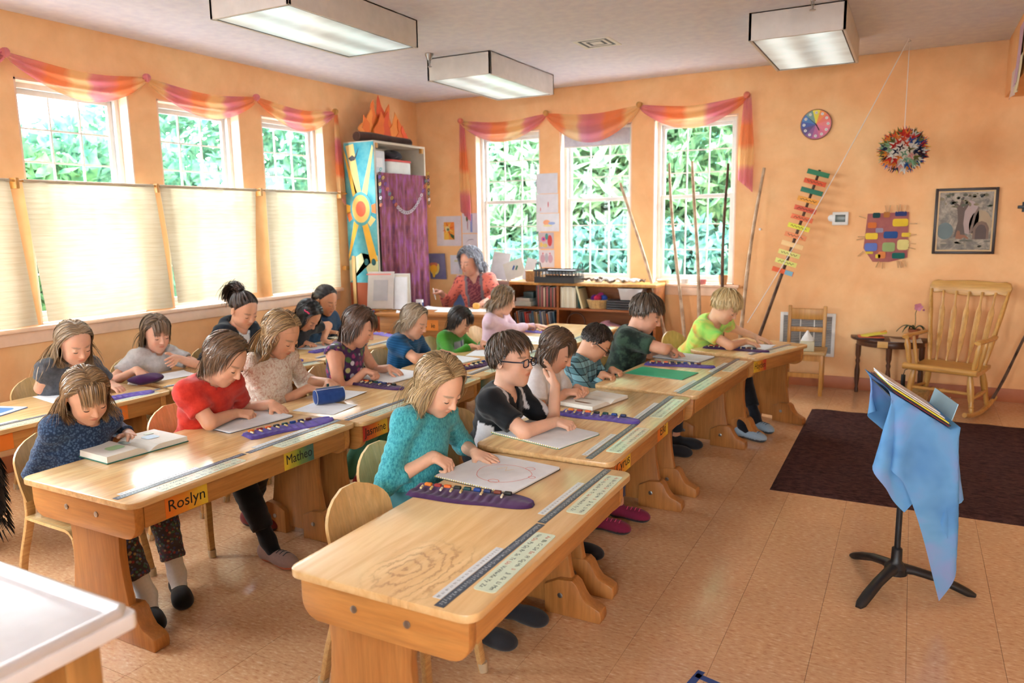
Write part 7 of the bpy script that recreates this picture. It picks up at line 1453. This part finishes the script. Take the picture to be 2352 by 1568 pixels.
kid('girl with a straight brown bob in a flowered sleeveless vest',(-3.02,3.65,.935),(24,34,0),(-3.16,3.62,.43),
 dict(style='bob',len=.185,c1=(52,34,24),c2=(104,72,52),n=2400,part=.0,thick=.011,mess=.04,grav=.17,seed=11,bangs=.075,front=.075),dict(mat=mFlor,sleeve=0,g=.012),
 dict(w=(-2.96,3.615,.665),f=(.85,.4,-.2),pose='grip',hint=(-.4,-.9,-.5)),dict(w=(-2.93,3.82,.65),f=(.85,.2,-.3),pose='rest'),s=1.05,pants=(90,150,120),shoe=(170,50,40),legs=(((.36,-.1,-.02),(.3,-.38,-.37)),((.36,.1,-.02),(.34,-.25,-.37))),skin=(220,160,130),chairlabel=CL+'girl in the flowered vest')
kid('child with fair shoulder-length hair in a dark blue T-shirt',(-3.06,4.3,.885),(4,28,0),(-3.2,4.28,.43),
 dict(style='bob',len=.16,c1=(104,84,64),c2=(186,164,136),n=2400,part=.02,thick=.012,mess=.1,grav=.14,seed=12,front=.045,curl=.04),dict(mat=mBlue,sleeve=.68,g=.015),
 dict(ez=.645,w=(-2.94,4.36,.645),f=(.85,.5,-.15),n=(-.1,.2,-1),pose='pinch',hint=(-.3,-1,-.4)),dict(w=(-2.97,4.5,.64),pose='flat'),s=1.0,pants=(50,52,60),skin=(222,168,138),extras=[held_stick((40,50,60),.045)],chairlabel=CL+'child in dark blue')
def gcol(tl,V,arms):
    c=np.tile(lin((62,130,34)),(len(tl),1)); x,y,z=tl[:,0],np.abs(tl[:,1]),tl[:,2]; m=(x>.02)&(y<.075)&(z<.85); c[m]=lin((150,154,156)); k=m&((np.abs(tl[:,1]-.02)<.012)); c[k]=lin((60,72,96)); return c
kid('child with black chin-length hair in a green and grey jumper',(-3.09,4.95,.80),(4,36,0),(-3.2,4.92,.40),
 dict(style='bob',len=.15,c1=(20,15,13),c2=(48,36,30),n=2400,part=.01,thick=.016,mess=.12,grav=.14,seed=13,front=.06,bangs=.08),dict(col=gcol,sleeve=1.88,g=.014),
 dict(w=(-2.94,4.86,.635),f=(.85,.4,-.1),pose='grip',hint=(-.4,-.9,-.5)),dict(w=(-2.92,5.0,.64),f=(.9,-.2,-.1),pose='grip'),s=.95,pants=(60,60,66),skin=(214,158,126),chairlabel=CL+'child in the green jumper')
kid('girl with tousled light brown hair in a pale pink top, seen from behind',(-3.05,5.6,.905),(38,22,0),(-3.17,5.58,.43),
 dict(style='bob',len=.14,c1=(84,64,46),c2=(158,128,94),n=2200,part=0,thick=.016,mess=.2,grav=.13,seed=14,curl=.14,front=.07),dict(mat=mPink,sleeve=1.9,g=.012),
 dict(w=(-2.95,5.84,.66),f=(.5,.85,-.2),pose='pinch',hint=(.2,-.9,-.4)),dict(w=(-2.9,5.95,.65),pose='rest'),s=1.0,pants=(210,180,196),skin=(222,170,144),chairlabel=CL+'girl in pink')
kid('girl with long fair hair in a charcoal T-shirt by the windows',(-4.33,2.65,.9),(-6,30,3),(-4.55,2.62,.43),
 dict(style='long',len=.34,c1=(112,90,68),c2=(192,164,130),n=2000,part=0,thick=.01,mess=.07,grav=.17,seed=15,front=.05,steps=15),dict(mat=mGrey,sleeve=.5,g=.014,neck=.06),
 dict(ez=.645,w=(-4.42,2.68,.64),f=(.8,.5,-.1),pose='rest',hint=(-.3,-1,-.5)),dict(w=(-4.22,2.77,.64),f=(.95,.1,-.2),pose='rest'),s=1.1,pants=(60,40,70),shoe=(96,30,80),legs=(((.37,-.12,-.02),(.42,-.34,-.37)),((.37,.08,-.02),(.36,-.1,-.37))),skin=(220,166,138),chairlabel=CL+'girl in charcoal')
kid('girl with a fringe and brown bob in a pale grey T-shirt',(-4.47,3.3,.86),(-14,20,0),(-4.62,3.3,.42),
 dict(style='bob',len=.18,c1=(72,56,42),c2=(142,116,90),n=2200,part=0,thick=.01,mess=.05,grav=.17,seed=16,bangs=.088,front=.04),dict(mat=mLGrey,sleeve=.55,g=.015,neck=.06),
 dict(w=(-4.42,3.1,.655),f=(.9,-.2,-.4),pose='rest',hint=(-.4,-.8,-.6)),dict(w=(-4.33,3.33,.70),f=(.6,-.75,-.1),n=(-.7,-.5,-.3),pose='rest',hint=(-.1,.9,-.4)),s=1.05,pants=(70,70,90),skin=(224,170,144),chairlabel=CL+'girl with a fringe')
def hoodcol(tl,V,arms):
    c=np.tile(lin((26,34,44)),(len(tl),1)); m=(tl[:,0]>.05)&(np.abs(tl[:,1])<.02+.03*tl[:,2])&(tl[:,2]>.2); c[m]=lin((206,206,206)); return c
kid('girl with a high ponytail in an open dark hooded jacket',(-4.2,3.82,.975),(-6,34,3),(-4.47,3.82,.44),
 dict(style='tied',len=.2,c1=(32,22,18),c2=(74,54,42),n=2400,thick=.004,mess=.03,seed=17,tie=(-.085,0,.1),taildir=(-.9,0,.35)),dict(col=hoodcol,sleeve=1.9,g=.018,neck=.066,hood=1,drop=.03),
 dict(w=(-4.15,3.66,.645),pose='rest'),dict(w=(-4.12,3.9,.645),pose='rest'),s=1.1,pants=(40,44,52),skin=(214,158,128),chairlabel=CL+'girl with the ponytail')
def clip(e,O,h,arms,s,Hd):
    for k in range(4): MB().box(Vector(h(.02-.012*k,-.085-.004,.085-.006*k)-O),(.010,.008,.016),Matrix.Rotation(.5,3,'X')).build('hair_clip',S(230,60,110),e,bevel=.002)
kid('girl with black hair and a pink clip bowing low over her paper',(-4.16,4.42,.865),(4,56,0),(-4.46,4.42,.43),
 dict(style='long',len=.24,c1=(14,12,14),c2=(40,32,32),n=2200,part=0,thick=.012,mess=.06,grav=.2,seed=18,front=.07),dict(mat=mBlk,sleeve=.6,g=.013),
 dict(w=(-4.25,4.45,.645),f=(.9,.2,-.2),pose='rest',hint=(-.2,-1,0)),dict(w=(-4.2,4.62,.64),f=(.95,0,-.15),pose='flat',hint=(-.2,.9,.1)),s=1.04,pants=(40,40,46),skin=(206,146,112),extras=[clip],chairlabel=CL+'girl with the pink clip')
kid('girl with black tied hair in a navy fleece at the far window desk',(-4.49,5.0,.915),(-4,26,0),(-4.6,5.0,.43),
 dict(style='tied',len=.16,c1=(16,14,16),c2=(44,38,38),n=2200,thick=.005,mess=.04,seed=19,tie=(-.1,0,.03),taildir=(-.5,.2,-.8)),dict(mat=mNavy,sleeve=1.92,g=.018,neck=.052),
 dict(w=(-4.44,4.96,.65),f=(.8,.5,-.1),pose='rest',hint=(-.3,-.9,-.5)),dict(w=(-4.4,5.12,.65),pose='rest'),s=1.1,bulk=1.1,pants=(34,36,44),skin=(200,142,108),chairlabel=CL+'girl in navy fleece')
def tcol(tl,V,arms):
    c=np.tile(lin((222,116,98)),(len(tl),1)); x,y,z=tl.T; b=np.sin(x*90+np.sin(z*60)*2)*np.sin(y*80+1.3*np.sin(z*47+x*30))*np.sin(z*70+y*20); c[b>.34]=lin((120,50,60)); f=(x>.0)&(z>-.2)
    m=f&(np.abs(y)<.062); k=np.sin(x*140)*np.sin(y*150)*np.sin(z*120); c[m]=np.where((k[m]>.1)[:,None],lin((150,84,84)),lin((104,44,58))); t=f&(np.abs(np.abs(y)-.07)<.012); c[t]=lin((120,112,118)); return c
mTeach=fab('coral_tunic',lambda nt:ramp(nt,noise(nt,coords(nt,kind='@tl'),34,2,.5),[(.36,srgb(120,50,52)),(.43,srgb(218,108,90)),(.62,srgb(232,130,108))]))
def bib(e,O,h,arms,s,Hd): pass
t_e,t_a=person('woman with curly grey hair in a coral patterned tunic behind the far desk',(-4.02,6.66,1.165),(-100,16,0),(-3.98,6.8,.53),
 dict(style='bob',len=.15,c1=(66,66,74),c2=(176,178,190),n=3200,part=.0,thick=.032,mess=.25,grav=.12,seed=20,curl=.3,front=.03),dict(col=tcol,sleeve=1.75,g=.016,neck=.056,vee=.11,name='tunic'),
 dict(w=(-4.25,6.47,.86),f=(-.5,-.5,.2),n=(.3,-.3,-.6),pose='grip',hint=(-.5,.3,-.9)),dict(w=(-3.72,6.42,.79),f=(.1,-1,-.2),pose='rest',hint=(.9,.2,-.5)),s=1.16,tyaw=-72,shw=1.12,pants=(30,30,36),skin=(206,150,126),brow=(90,80,80),group='grown-ups',extras=[held_stick((230,230,226),.12,.004,'R','pen')],legs=(((-4.05,6.45,.5),(-4.05,6.4,.1),(0,-1,0)),((-3.85,6.45,.5),(-3.85,6.4,.1),(0,-1,0))))
chair(-1.44,1.93,'empty bent plywood chair pushed under the near end of the front desk')
